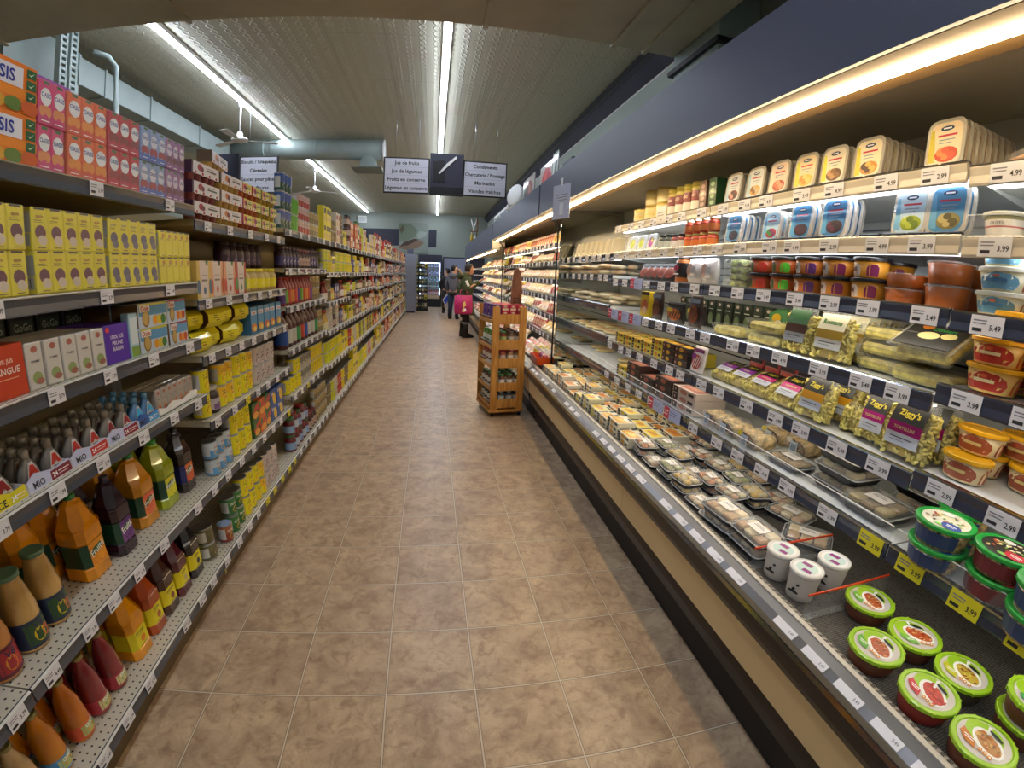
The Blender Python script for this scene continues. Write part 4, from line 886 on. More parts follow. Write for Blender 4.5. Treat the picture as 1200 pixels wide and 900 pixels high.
def fillL(b, k, y, items, ym=None, setback=.012):
    """items: (proto(s), desc, cat, n, layers, deep[, gap[, setback]]) laid out from y, away from the camera"""
    z = (HL[0] if b < 0 else hl(b))[k]; ym = ym or by0(b)+BW-.01
    for it in items:
        if it[0] is None: y += it[1]; continue
        prs, desc, cat, n, lay, deep = it[:6]; gap = it[6] if len(it) > 6 else .003; sb = it[7] if len(it) > 7 else setback
        prs = prs if isinstance(prs, list) else [prs]
        if b >= 1 and (lay > 1 or b > 1): deep = 1
        for i in range(n):
            pr = prs[i % len(prs)]
            if y+pr.w > ym+.002: return
            for dd in range(deep):
                for l in range(lay):
                    jx = jr.uniform(0, .006)
                    put(pr, XL-sb-pr.d/2-dd*(pr.d+.003)-jx, y+pr.w/2, z+l*(pr.h+.0004), 0, desc, cat, wl(b, k), ' '.join(t for t in ((LAY[l] if lay > 1 else ''), DEEP[dd]) if t), desc+' row on the '+SHN[k])
            y += pr.w+gap
    return y
def whr(b, k): return ('%s, %s chiller bay' % (SHN[k], G1[b])) if k < 6 else 'chiller floor, %s chiller bay' % G1[b]
YR = [-.46, .76, 1.98, 3.20]
def zr(b, k):
    if k == 6: return DECK
    return (HR0 if b == 0 else HR3 if b == 3 else HR)[k]
def putR(pr, b, k, y, desc, cat, xf=1.335, z=0, extra='', group=None, rz=PI, flat=False, **kw):
    return put(pr, xf+pr.d/2, y, zr(b, k)+z, rz, desc, cat, whr(b, k), extra, group or desc+'s on the chiller', **kw)
def stackR(pr, b, k, y, desc, cat, lay=1, deep=1, xf=1.335, lean=0, **kw):
    for dd in range(deep):
        for l in range(lay):
            putR(pr, b, k, y, desc, cat, xf=xf+dd*(pr.d*(1.0 if not lean else 1.0)+.004), z=l*(pr.h+.0006), extra=' '.join(t for t in ((LAY[l] if lay > 1 else ''), DEEP[dd]) if t), tilt=-lean, **kw)
# ------------------------------------------------------------------ groceries, first bay
GY = '#e8da1c'
case_box = PR('juice_case', lbox(.26, .2, .125, '#e07a1e', lambda q, X, w, h: (q.rect(-w*.5, w*.32, h*.5, h*.9, '#dfe2f0', **F(X)), q.text('OASIS', h*.24, '#16309a', o=(X+.001, -w*.0, h*.7), maxw=w*.6), q.text('Classique', h*.1, '#30303a', o=(X+.001, -w*.1, h*.52), maxw=w*.3), q.rect(-w*.5, w*.5, h*.3, h*.48, '#e88a1c', **F(X)), [q.ell(w*(-.4+.2*i), h*.15, w*.11, h*.14, ('#c85a20', '#a83c28', '#d8a030', '#5c7a30')[i % 4], **F(X, 1+i)) for i in range(5)], [q.rect(w*.36, w*.48, h*(.06+.23*i), h*(.24+.23*i), '#1f5a34', **F(X, 3)) for i in range(4)], [q.poly([(w*.38, h*(.14+.23*i)), (w*.41, h*(.1+.23*i)), (w*.46, h*(.2+.23*i)), (w*.41, h*(.135+.23*i))], '#bcd8b0', **F(X, 4)) for i in range(4)])), .262, .2, .125)
PK = carton_pack('#d8387c', '#e08a50', '#c82878', 2, .05, .118); OR = carton_pack('#e0662c', '#e8902c', '#d85030', 3, .058, .118, d=.13)
RD = carton_pack('#c42c3c', '#8c1826', '#c02040', 3, .056, .118); BL = carton_pack('#8aa4d4', '#a02c3c', '#3c5ec0', 3, .054, .118, oval='#d8dcec'); PU = carton_pack('#a070a8', '#6c1c3c', '#8c4c94', 3, .047, .118, oval='#dcd0e4')
AP = carton_pack(GY, '#6a3040', '#000000', 5, .058, .111, d=.085, txt='apple', tc='#a0501c', oval='#d8c8b4', style=1); GR = carton_pack(GY, '#5c5468', '#000000', 5, .055, .111, d=.085, txt='grape', tc='#8a8460', oval='#6a6478', style=1)
OG = carton_pack(GY, '#c88c20', '#000000', 5, .046, .1, d=.085, txt=None, style=1)
fillL(0, 0, .60+.27, [(case_box, 'orange juice case with leafy badges', 'juice case', 1, 2, 1), (PK, 'pink carton juice pack', 'juice pack', 1, 2, 2), (OR, 'orange carton juice pack', 'juice pack', 1, 2, 2), (RD, 'red carton juice pack', 'juice pack', 1, 2, 2), (BL, 'blue and white juice pack', 'juice pack', 1, 2, 2), (PU, 'purple carton juice pack', 'juice pack', 1, 2, 2)])
tp = PR('juice_box_pack', lbox(.19, .1, .11, '#a050b0', lambda q, X, w, h: q.rect(-w*.4, w*.4, h*.3, h*.7, '#e8d8ec', **F(X)), name='juice_box_pack'), .19, .1, .11)
put(tp, XL-.28, 1.42, HL[0][0]+.239, 0, 'purple-topped juice pack resting on the red packs', 'juice pack', wl(0, 0))
fillL(0, 1, .79, [(AP, 'yellow apple juice pack', 'juice pack', 2, 2, 2, .02), (GR, 'yellow grape juice pack', 'juice pack', 1, 2, 2, .01), (OG, 'plain yellow orange juice pack', 'juice pack', 1, 2, 2)])
WC = carton_pack('#d4cec4', '#8aa050', '#000000', 1, .058, .122, d=.1, txt='POMME', style=2)
orr = PR('juice_box', lbox(.13, .09, .13, '#c8401c', lambda q, X, w, h: (q.text('100% JUS', h*.08, '#f0d8c8', o=(X+.0006, 0, h*.7), maxw=w*.7), q.text('MANGUE', h*.12, '#f4e4d8', o=(X+.0006, 0, h*.52), maxw=w*.8), q.rect(-w*.3, w*.3, h*.36, h*.38, '#e8a888', **F(X)))), .13, .09, .13)
prp = PR('juice_box', lbox(.125, .09, .125, '#5428a8', lambda q, X, w, h: (q.ell(-w*.36, h*.88, w*.08, h*.07, '#d84038', **F(X)), q.text('100% JUS', h*.1, '#e8e0f4', o=(X+.0006, 0, h*.68), maxw=w*.7), q.text('PRUNE', h*.1, '#e8e0f4', o=(X+.0006, 0, h*.52), maxw=w*.6), q.text('RAISIN', h*.1, '#e8e0f4', o=(X+.0006, 0, h*.37), maxw=w*.6))), .125, .09, .125)
thin = PR('drink_mix_box', lbox(.05, .03, .15, '#a8cce0', lambda q, X, w, h: (q.rect(-w*.4, w*.4, h*.3, h*.9, '#d8e4ea', **F(X)), q.rect(-w*.45, w*.45, h*.02, h*.25, '#7ca040', **F(X)))), .05, .03, .15)
D1 = dolebox('#c8c040', ['#e8a020', '#d8c030', '#3c7a30']); D2 = dolebox('#a03048', ['#e07828', '#e8a040', '#c84c28'], w=.14)
fillL(0, 2, .905, [(orr, 'orange-red mango juice box', 'juice box', 1, 1, 1), (WC, 'white pear juice carton', 'juice carton', 5, 1, 2, .002), (prp, 'purple prune juice box', 'juice box', 1, 1, 2), (thin, 'slim pale blue drink box', 'drink box', 1, 1, 1, .01), (D1, 'fruit cup box with pineapple', 'fruit cup box', 1, 2, 2), (D2, 'fruit cup box with peaches', 'fruit cup box', 1, 2, 2)])
for i in range(7):     # dark hanging packs behind the juice
    q = MB().box(-.02, .02, -.05, .05, 0, .2, '#2a2c30', .004).rect(-.042, .042, .12, .16, '#46584c', **F(.0206)).text('GoGo', .022, '#c8d4c8', o=(.0216, 0, .14), maxw=.07)
    if i == 0: gg = PR('fruit_pouch_box', q, .1, .04, .2)
    put(gg, XL-.24, .8+i*.112, HL[0][2]+.0, 0, 'dark fruit pouch box at the back', 'pouch box', wl(0, 2))
# drink enhancers in their trays
SQ = squeeze('#6e6864', '#b02c20'); SQD = squeeze('#7a746e', '#8c1c24'); SQB = squeeze('#4878a8', '#38a8d8', '#5890c0')
def tray(c1, c2, w, txt='MiO', c3='#ffffff'):
    q = MB().box(-.16, .0, -w/2, w/2, 0, .003, '#dcdce4')
    for s in (-1, 1): q.box(-.16, .0, s*w/2-.001, s*w/2+.001, 0, .03, '#dcdce4')
    q.add([(.0, -w/2, 0), (.0, w/2, 0), (-.006, w/2, .034), (-.006, w*.1, .03), (-.006, -w*.3, .045), (-.006, -w/2, .028), (-.003, -w/2, 0), (-.003, w/2, 0), (-.009, w/2, .034), (-.009, w*.1, .03), (-.009, -w*.3, .045), (-.009, -w/2, .028)], [(0, 1, 2, 3, 4, 5), (11, 10, 9, 8, 7, 6), (5, 4, 10, 11), (4, 3, 9, 10), (3, 2, 8, 9)], c1)
    yd = (-.17, 0, .985)
    q.poly([(w*.0, .003), (w*.49, .003), (w*.49, .031), (w*.02, .028)], c2, o=(.0008, 0, 0), yd=yd).text(txt, .017, '#24242c', o=(-.002, -w*.26, .016), yd=yd, maxw=w*.36).text('24', .013, '#ffffff', o=(-.0012, w*.1, .016), yd=yd).rect(w*.18, w*.44, .018, .021, '#f0d8d8', o=(.0016, 0, 0), yd=yd).rect(w*.18, w*.4, .011, .013, '#f0d8d8', o=(.0016, 0, 0), yd=yd)
    return PR('display_tray', q, w+.002, .16, .04)
T1 = tray('#c4c8e4', '#7c2430', .165); T2 = tray('#c4c8e4', '#c83828', .165); T3 = tray('#c4c8e4', '#8c1c2c', .165); T4 = tray('#3c64b0', '#3898cc', .13); TY = tray('#e0d020', '#d8cc20', .11, 'ICE')
zz = HL[0][3]; y = .84; xs = XL-.012
for tr, sq, nm, dn in ((TY, SQD, 'yellow', 'grey bottle of the yellow tray'), (T1, SQ, 'maroon-ended', 'grey bottle of the maroon tray'), (T2, SQ, 'orange-ended', 'grey bottle of the orange tray'), (T3, SQD, 'dark red-ended', 'grey bottle of the crimson tray'), (T4, SQB, 'blue', 'blue bottle of the blue tray')):
    put(tr, xs, y+tr.w/2, zz, 0, nm+' display tray of drink squeeze bottles', 'display tray', wl(0, 3))
    n = max(1, round(tr.w/.082))
    for i in range(n):
        for dd in range(4): put(sq, xs-.034-dd*.042, y+tr.w*(i+.5)/n, zz+.0035, 0, dn, 'squeeze bottle', wl(0, 3), DEEP[dd], 'squeeze bottles in trays')
    y += tr.w+.003
wt = PR('display_tray', MB().box(-.2, 0, -.15, .15, 0, .003, '#e4e2dc').add([(0, -.15, 0), (0, .15, 0), (0, .15, .03), (0, .1, .038), (0, .03, .02), (0, -.05, .036), (0, -.1, .02), (0, -.15, .034), (-.003, -.15, 0), (-.003, .15, 0), (-.003, .15, .03), (-.003, .1, .038), (-.003, .03, .02), (-.003, -.05, .036), (-.003, -.1, .02), (-.003, -.15, .034)], [(0, 1, 2, 3, 4, 5, 6, 7), (15, 14, 13, 12, 11, 10, 9, 8)], '#f0f0ec'), .3, .2, .04)
put(wt, xs, y+.152, zz, 0, 'white wavy-edged tray of small cartons', 'display tray', wl(0, 3))
SC = carton_pack('#a89c8c', '#c87840', '#000000', 1, .04, .095, d=.04, txt='the', style=2)
for i in range(7):
    for dd in range(3): put(SC, xs-.035-dd*.045, y+.03+i*.041, zz+.0035, 0, 'small grey drink carton', 'drink carton', wl(0, 3), DEEP[dd])
# big juice bottles, fifth shelf
PO = pet('#e0900c', '#2c7a3c', '#e8901c', '#f0a020', 'Fruité'); PP = pet('#2c1428', '#2c1c30', '#7c4a94', '#5a2874', 'Fruité', w=.105); PG = pet('#a0b020', '#3c9a3c', '#d8d820', '#e8e030', 'Fruité'); PE = pet('#d08c14', '#2c7a3c', '#e8823c', '#e86850', 'Fruité'); PB = pet('#2a2024', '#221c24', '#c8482c', '#d87028', 'Tropic', w=.105, lab2='#26306c')
V8a = glassb('#c09858', '#5c7c60', '#28324c', '#30502c', ('#e0c020', '#c86030'), 'V8', r=.048, h=.235, wide=True); V8b = glassb('#b87838', '#5c7c60', '#5c1c28', '#a02830', ('#d89030', '#c83c30'), 'V8', r=.048, h=.235, wide=True)
z5 = HL[0][4]; w5 = wl(0, 4)
for pr, x, y, ds in ((V8b, -1.13, .77, 'amber nectar bottle with crimson label'), (V8a, -1.13, .88, 'pale nectar bottle with green cap'), (V8a, -1.14, .99, 'pale nectar bottle with green cap'), (V8a, -1.25, .80, 'pale nectar bottle with green cap'), (V8a, -1.25, .92, 'pale nectar bottle with green cap')):
    put(pr, x, y, z5, .0, ds, 'nectar bottle', w5, 'second row' if x < -1.2 else '', 'nectar bottles')
for pr, x, y, ds in ((PO, -1.175, 1.215, 'orange juice bottle'), (PP, -1.145, 1.355, 'dark grape juice bottle'), (PE, -1.18, 1.55, 'peach-orange juice bottle'), (PG, -1.17, 1.70, 'lime-yellow juice bottle'), (PB, -1.15, 1.845, 'near-black tropical juice bottle')):
    put(pr, x, y, z5, .0, 'big '+ds, 'juice bottle', w5, '', 'big juice bottles')
    put(pr if pr is not PO else PO, x-.14, y-.01, z5, .0, 'big '+ds, 'juice bottle', w5, 'second row', 'big juice bottles')
for y in (1.08,): put(PO, -1.3, y, z5, 0, 'big orange juice bottle', 'juice bottle', w5, 'second row', 'big juice bottles')
NO = glassb('#cc7c0c', '#c8bc78', '#4890c8', '#b8c078', ('#e0a020', '#385c28'), 'OASIS'); NA = glassb('#c87010', '#c8bc78', '#d8542c', '#b8c078', ('#e0a020', '#7ca030'), 'OASIS'); NR = glassb('#8c2c34', '#c8bc78', '#a82c3c', '#d0c890', ('#8cae3c', '#d8b840'), 'OASIS'); NC = glassb('#c8a878', '#c8bc78', '#c8c0a0', '#d8d0b0', ('#e0a020', '#7ca030'), 'OASIS')
YO = pet('#e89a08', '#2f7a3c', GY, '#e08018', "l'orange", style=1, lab2=GY, h=.27, w=.115); YR_ = pet('#b04c18', '#2f7a3c', GY, '#b86a40', "pêche", style=1, lab2=GY, h=.27, w=.105); YB = pet('#4a2c20', '#2a2420', GY, '#8c4430', "pomme", style=1, lab2=GY, h=.27, w=.105); YD = pet('#5c1824', '#2a2420', GY, '#c8b878', "raisin", style=1, lab2=GY, h=.27, w=.105); YK = pet('#241c20', '#1c1a1c', GY, '#3a3440', "prune", style=1, lab2=GY, h=.27, w=.105)
z6 = HL[0][5]; w6 = wl(0, 5)
for pr, y, ds in ((NC, .66, 'creamy nectar bottle'), (NO, .765, 'orange nectar bottle with blue label'), (NA, .885, 'orange nectar bottle with orange label'), (NR, .985, 'red berry nectar bottle'), (NR, 1.09, 'red berry nectar bottle')):
    for dd in range(2): put(pr, -1.125-dd*.1, y-.03*dd, z6, .25, ds, 'nectar bottle', w6, DEEP[dd], 'glass nectar bottles')
for pr, y, ds in ((YO, 1.245, 'orange juice'), (YR_, 1.375, 'reddish peach juice'), (YB, 1.49, 'brown apple juice'), (YD, 1.61, 'dark red grape juice'), (YK, 1.735, 'near-black prune juice')):
    for dd in range(2): put(pr, -1.135-dd*.12, y, z6, 0, ds+' bottle, yellow label', 'juice bottle', w6, DEEP[dd], 'yellow label juice bottles')
OC = can(['#5c5838', '#6a6444'], .052, .085, None, pic='#b8946c', pic2='#d8c4a0'); DM = can(['#2a6a34', '#3a7a3c'], .040, .1, 'Del Monte', '#f0e8d8', '#e0b020', '#a83028'); DB = can(['#8c3a2c', '#a06038'], .036, .1, 'Del Monte', '#f4e8d8', '#c8b030', '#486c28', lid='#8ca4c8')
put(OC, -1.12, 1.875, z6, .3, 'wide olive tin of fruit', 'food can', w6, 'bottom layer'); put(OC, -1.12, 1.875, z6+.086, .3, 'wide olive tin of fruit', 'food can', w6, 'second layer')
# second bay
FCr = fruitcups('#8a4038', '#dad6dc', '#a02838'); FCy = fruitcups('#c8a050', '#dad6dc', '#c87830', side='#584028'); FCo = fruitcups('#b85a34', '#d8d050', '#c8384c', 2, side='#b03048'); FCg = fruitcups('#c0a048', '#d0c840', '#d04858', 2, side='#6c7c30')
fillL(1, 0, 1.975, [(FCr, 'red fruit cup pack', 'fruit cup pack', 1, 3, 2), (FCy, 'golden fruit cup pack', 'fruit cup pack', 1, 3, 2), (FCo, 'orange fruit cup twin pack', 'fruit cup pack', 2, 3, 2), (FCg, 'yellow fruit cup twin pack', 'fruit cup pack', 2, 3, 2)])
put(FCy, XL-.08, 2.3, hl(1)[0]+.257, .15, 'golden fruit cup pack lying on top', 'fruit cup pack', wl(1, 0))
jarY = jar('#c8b070', GY, '#d8cc20', .048, .13, None, pic='#e8e070', name='glass_jar'); PRN = jar('#2a1220', '#3a1c48', '#2a1018', .045, .15, None, pic='#7c5ca0', name='prune_juice_bottle')
def slb(c, fr, g='#2c7a40'):
    return PR('fruit_bowl_box', lbox(.135, .1, .165, c, lambda q, X, w, h: (q.poly([(-w*.25, 0), (w*.25, 0), (w*.32, h), (-w*.32, h)], '#dccfc8', **F(X)), q.ell(-w*.4, h*.3, w*.12, h*.2, fr, **F(X)), q.ell(w*.42, h*.3, w*.1, h*.22, fr, **F(X)), q.ell(0, h*.2, w*.09, h*.1, fr, **F(X, 1)), q.rect(-w*.2, w*.2, h*.6, h*.62, '#a09090', **F(X, 1)), q.rect(-w*.2, w*.2, h*.45, h*.5, '#80706c', **F(X, 1)), q.poly([(w*.1, h), (w*.3, h), (w*.25, h*.86), (w*.14, h*.88)], g, **F(X, 1)))), .135, .1, .165)
SB = [slb('#d8b860', '#4c6a88'), slb('#e0a880', '#d0603c', '#222a20'), slb('#e0a480', '#c84838'), slb('#b83830', '#3c8c3c')]
fillL(1, 1, 1.99, [(SB[0], 'white fruit bowl box, blue pear', 'fruit box', 1, 1, 2), (SB[1], 'white fruit bowl box, orange fruit', 'fruit box', 1, 1, 2), (SB[2], 'white fruit bowl box, pink fruit', 'fruit box', 1, 1, 2), (SB[3], 'red and green fruit bowl box', 'fruit box', 1, 1, 2), (jarY, 'yellow-lidded applesauce jar', 'jar', 5, 1, 1, .012)])
for i in range(6): put(PRN, XL-.16, 2.56+i*.096, hl(1)[1]+.132, 0, 'dark purple prune bottle, raised row', 'bottle', wl(1, 1)); put(jarY, XL-.16, 2.56+i*.096, hl(1)[1], 0, 'yellow-lidded applesauce jar', 'jar', wl(1, 1), 'second row', 'yellow applesauce jars')
HX = hexpack(); 
for i in range(4):
    for l in range(2): put(HX, XL-.07-.035*((i+l) % 2), 2.04+i*.152, hl(1)[2]+l*.0965, PI/2+jr.uniform(-.22, .05), 'yellow eight-sided fruit cup pack', 'fruit cup pack', wl(1, 2), LAY[l])
BD = [PR('fruit_cup_box', lbox(.1, .1, .16, '#2c6a94', (lambda fr: lambda q, X, w, h: (q.rect(-w*.45, w*.45, h*.35, h*.97, '#4890bc', **F(X)), q.rect(-w*.4, w*.4, h*.7, h*.85, '#d8dce0', **F(X, 1)), q.text('Dole', h*.1, '#b03020', o=(X+.0014, 0, h*.775), maxw=w*.6), q.ell(0, h*.25, w*.4, h*.15, fr, **F(X, 1)), q.ell(w*.1, h*.2, w*.2, h*.09, '#f0d060', **F(X, 2))))(fr)), .1, .1, .16) for fr in ('#e08820', '#d8a030', '#c85c38')]
fillL(1, 2, 2.58, [(BD, 'tall blue fruit cup box', 'fruit cup box', 6, 1, 2, .006)])
YC = can([GY], .042, .115, None, pic='#d87c30'); YC2 = can([GY, '#f0c030'], .04, .11, None, pic='#e0701c'); WCn = can(['#c8bcb4'], .042, .11, 'pois', '#303440', '#6c2430'); YCd = can(['#dfd11a'], .036, .1, None, pic='#5a4a18')
DJ = jar('#2a1820', '#b8b0b8', '#b8b0a0', .042, .13, None, pic='#2c2840', lab2='#7c5890')
fillL(1, 3, 1.97, [(YC, 'tall yellow fruit can', 'food can', 1, 2, 2, .004), (DJ, 'dark blackcurrant jar', 'jar', 1, 1, 2, .012), (YC2, 'yellow can with orange fruit', 'food can', 2, 2, 2), (None, .01), (YC, 'yellow peach can', 'food can', 2, 2, 2), (YC2, 'yellow and orange apricot can', 'food can', 1, 2, 2), (None, .02), (WCn, 'white can with dark cherries', 'food can', 4, 2, 2)])
DC = can(['#5c9cd0', '#c4d0d8'], .037, .085, 'Dole', '#b83028', '#e8b020', '#d87828'); PCH = [PR('bean_pouch', lbox(.1, .05, .1, c, lambda q, X, w, h: (q.poly([(-w*.5, h*.6), (w*.5, h*.95), (w*.5, h*.6), (-w*.5, h*.3)], '#c83c24', **F(X)), q.ell(0, h*.28, w*.4, h*.2, '#e8a030', **F(X, 1)), q.ell(-w*.3, h*.7, w*.15, h*.2, '#3c7a30', **F(X, 1))), name='pouch'), .1, .05, .1) for c in ('#2c5a24', '#d86c1c')]
BLP = PR('fruit_pouch', lbox(.12, .06, .1, '#2450a0', lambda q, X, w, h: (q.ell(w*.1, h*.4, w*.25, h*.4, '#e8c020', **F(X), a=.3), q.text('Dole', h*.2, '#f0e8e0', o=(X+.001, -w*.2, h*.75), maxw=w*.4))), .12, .06, .1)
fillL(1, 4, 1.98, [(DC, 'light blue pineapple can', 'food can', 3, 2, 2), (None, .01), (YC, 'yellow fruit salad can', 'food can', 3, 2, 2), (None, .01), (PCH, 'orange and green bean pouch', 'pouch', 3, 2, 1), (BLP, 'blue mango pouch', 'pouch', 2, 2, 1)])
fillL(1, 5, 1.985, [(DB, 'small fruit can with blue lid', 'food can', 1, 1, 1, .02), (DM, 'green-labelled peach can', 'food can', 2, 2, 2, .008), (YC, 'yellow pear can', 'food can', 3, 2, 2, .004), (YC2, 'yellow orange-slice can', 'food can', 1, 2, 2, .01), (WCn, 'pale pink-labelled cherry can', 'food can', 3, 2, 2)])
# third and fourth bays
KB = can(['#1c4c3c', '#3c5ca8'], .036, .125, None, pic='#a8b0b4'); KG = can(['#58b020'], .04, .12, None, pic='#2c6c18'); KR = can(['#a83c38', '#c8a8a4'], .038, .1, None, pic='#5c1c20'); KT = can(['#8c7c54', '#b8a068'], .038, .1, None, pic='#4c3c20'); KY = can(['#e0c81c'], .037, .12, None, pic='#c88c1c'); KW = can(['#c0b8a8', '#8c8478'], .038, .11, None, pic='#3c3834')
PJ = jar('#2c141c', '#3c3470', '#3c1820', .04, .15, None, pic='#c0b8c4'); PJ2 = jar('#3c1c1c', '#b49c90', '#6c2420', .04, .145, None, pic='#7c3028')
fillL(2, 0, 3.20, [(KB, 'green and blue drink can', 'food can', 3, 3, 2), (KG, 'bright green can', 'food can', 2, 2, 2), (KR, 'red and pink can', 'food can', 4, 3, 2), (KT, 'brown soup can', 'food can', 4, 2, 2)])
fillL(2, 1, 3.19, [(PJ, 'dark jar with violet label', 'jar', 5, 1, 2), (PJ2, 'dark jar with tan label', 'jar', 4, 1, 2), (PJ, 'dark jar with violet label', 'jar', 3, 1, 2)])
SBo = [PR('juice_bottle', [('bottle_body', MB().lathe([(.03, 0), (.034, .006), (.034, .12), (.03, .14), (.015, .175), (.015, .185)], '#8c2c2c', 12).lathe([(.0345, .02), (.0345, .11)], c, 12, capb=False, capt=False)), ('cap', MB().lathe([(.017, .185), (.017, .2)], '#a02c28', 10))], .07, .07, .2) for c in ('#5c3c94', '#70a83c', '#c85030', '#d89030', '#c84a3c')]
fillL(2, 2, 3.19, [(SBo, 'red juice bottle, coloured label', 'juice bottle', 11, 1, 2), (KT, 'brown can', 'food can', 3, 2, 2)])
TB = [PR('juice_bottle', [('bottle_body', MB().lathe([(.045, 0), (.05, .008), (.05, .15), (.046, .18), (.02, .225), (.02, .24)], '#4c1c1c', 12, sq=.2).lathe([(.0515, .03), (.0515, .13)], c, 12, sq=.2, capb=False, capt=False)), ('cap', MB().lathe([(.022, .24), (.022, .26)], '#a03c28', 10))], .104, .1, .26) for c in ('#2850a4', '#c4c4b8', '#b8b8ac', '#3c8c4c', '#b8442c')]
fillL(2, 3, 3.18, [(TB, 'big tomato juice bottle', 'juice bottle', 9, 1, 2), (KT, 'tan vegetable can', 'food can', 2, 2, 2)])
fillL(2, 4, 3.18, [(YC, 'yellow vegetable can', 'food can', 2, 1, 2, .01), (YC, 'yellow bean can', 'food can', 2, 2, 2, .004), (KW, 'grey tomato can', 'food can', 4, 2, 2), (KY, 'slim yellow can', 'food can', 5, 2, 2)])
BJ = [jar('#6c1c24', '#8cb0d8', '#3c6c3c', .045, .13, None, pic='#8c2430'), jar('#5c1018', '#a8b8c8', '#8c1c24', .045, .14, None, pic='#c8c8d0')]
fillL(2, 5, 3.2, [(BJ, 'berry jar with blue label', 'jar', 5, 2, 2, .006), (PJ2, 'dark red beet jar', 'jar', 3, 1, 2), (KT, 'tan mushroom can', 'food can', 6, 3, 2)])
# ---- far bays: smaller packs, one mesh each
def scan(c, p): return can([c], .038, .11, None, pic=p)
def sjar(c, l, lid): return PR('glass_jar', MB().lathe([(.032, 0), (.036, .006), (.036, .09), (.026, .11)], c, 10).lathe([(.0365, .02), (.0365, .08)], l, 10, capb=False, capt=False).lathe([(.029, .11), (.029, .128)], lid, 10), .073, .073, .128)
def sbox(c, l, w=.1, h=.16): return PR('food_box', MB().box(-.03, .03, -w/2, w/2, 0, h, c, .002).rect(-w*.35, w*.35, h*.55, h*.85, l, **F(.0306)).ell(0, h*.28, w*.3, h*.18, '#d8b070', **F(.0306)), w+.002, .062, h)
def sbot(c, l): return PR('sauce_bottle', MB().lathe([(.028, 0), (.031, .006), (.031, .11), (.014, .15), (.012, .18)], c, 10).lathe([(.0315, .02), (.0315, .09)], l, 10, capb=False, capt=False).lathe([(.014, .175), (.014, .195)], '#c02c24', 8), .064, .064, .195)
FAR = [(scan('#e4d61c', '#b87c1c'), 'yellow can', 'food can', 2), (scan('#ccd01e', '#7c8c2c'), 'yellow-green can', 'food can', 2), (scan('#b83428', '#e0c8a0'), 'red can', 'food can', 2), (scan('#c8c0b0', '#5c3028'), 'white can', 'food can', 2), (scan('#7c6c48', '#c8b080'), 'tan can', 'food can', 2),
       (sjar('#8c2c20', '#d8c8b8', '#c02820'), 'red sauce jar', 'jar', 1), (sjar('#5c6c2c', '#d8d0a0', '#2c6c34'), 'pickle jar', 'jar', 1), (sjar('#c89030', '#e8d880', '#d8c020'), 'golden mustard jar', 'jar', 1), (sjar('#4c2418', '#b09c8c', '#2c2420'), 'dark brown jar', 'jar', 1),
       (sbox('#c83428', '#e8d8d0'), 'red box', 'food box', 1), (sbox('#d8ccb8', '#a84838'), 'cream box', 'food box', 1), (sbox('#e4d41c', '#3c3820'), 'yellow box', 'food box', 1), (sbox('#3c3c6c', '#c8c8d0'), 'navy box', 'food box', 1), (sbox('#c8643c', '#f0e0c8'), 'orange box', 'food box', 1),
       (sbot('#7c1c18', '#e0d8d0'), 'ketchup bottle', 'sauce bottle', 1), (sbot('#c8a040', '#d8d0a0'), 'dressing bottle', 'sauce bottle', 1)]
fr = random.Random(5)
TALLY = {(3, 0): 13, (3, 4): 0, (3, 5): 1}
for b in range(3, NB):
    hs = hl(b)
    for k in range(6):
        y = by0(b)+.01; top = (hs[k-1]-.05 if k else hs[0]+(.42 if b < 9 else .36)) ; used = []
        pool = list(range(len(FAR)))
        if (b, k) in ((3, 1), (4, 5), (3, 4)): pool = [0, 1, 11, 0]
        elif k in (4, 5) and b < 6: pool = [0, 0, 1, 4, 3, 2]
        elif k == 0 and b == 3: pool = [4, 11, 11, 10]
        elif b == 4 and k == 1: pool = [0, 11, 12]
        if len(pool) == len(FAR): pool = [2, 3, 4, 5, 6, 8, 9, 10, 12, 13, 14, 15, 4, 8, 8, 5, 14, 12, 6]+([0, 11, 7] if (b+k) % 2 else [1])
        if (b, k) == (5, 0): pool = [11, 0, 10]
        while y < by0(b)+BW-.06:
            a = fr.choice([p for p in pool if not used or p != used[-1]] or pool); used.append(a); pr, ds, cat, l0 = FAR[a]
            n = fr.choice((2, 2, 3)) if b < 8 else 2
            lay = max(1, min(int((top-hs[k])/pr.h), (2 if k else 3))) 
            if k == 0 and fr.random() < .3: lay = max(1, lay-1)
            yy = y
            for i in range(n):
                if y+pr.w > by0(b)+BW-.004: break
                for l in range(lay): put(pr, XL-.012-pr.d/2-fr.uniform(0, .01), y+pr.w/2, hs[k]+l*(pr.h+.0004), 0, ds, cat, wl(b, k), LAY[l] if lay > 1 else '', '%ss on the grocery shelves' % ds)
                y += pr.w+.003
            if y == yy: break
# blank boxes glimpsed beside the camera side of the first bay
fillL(-1, 0, .2, []) if False else None
# ------------------------------------------------------------------ chiller goods
def WH(b, k): return whr(b, k)
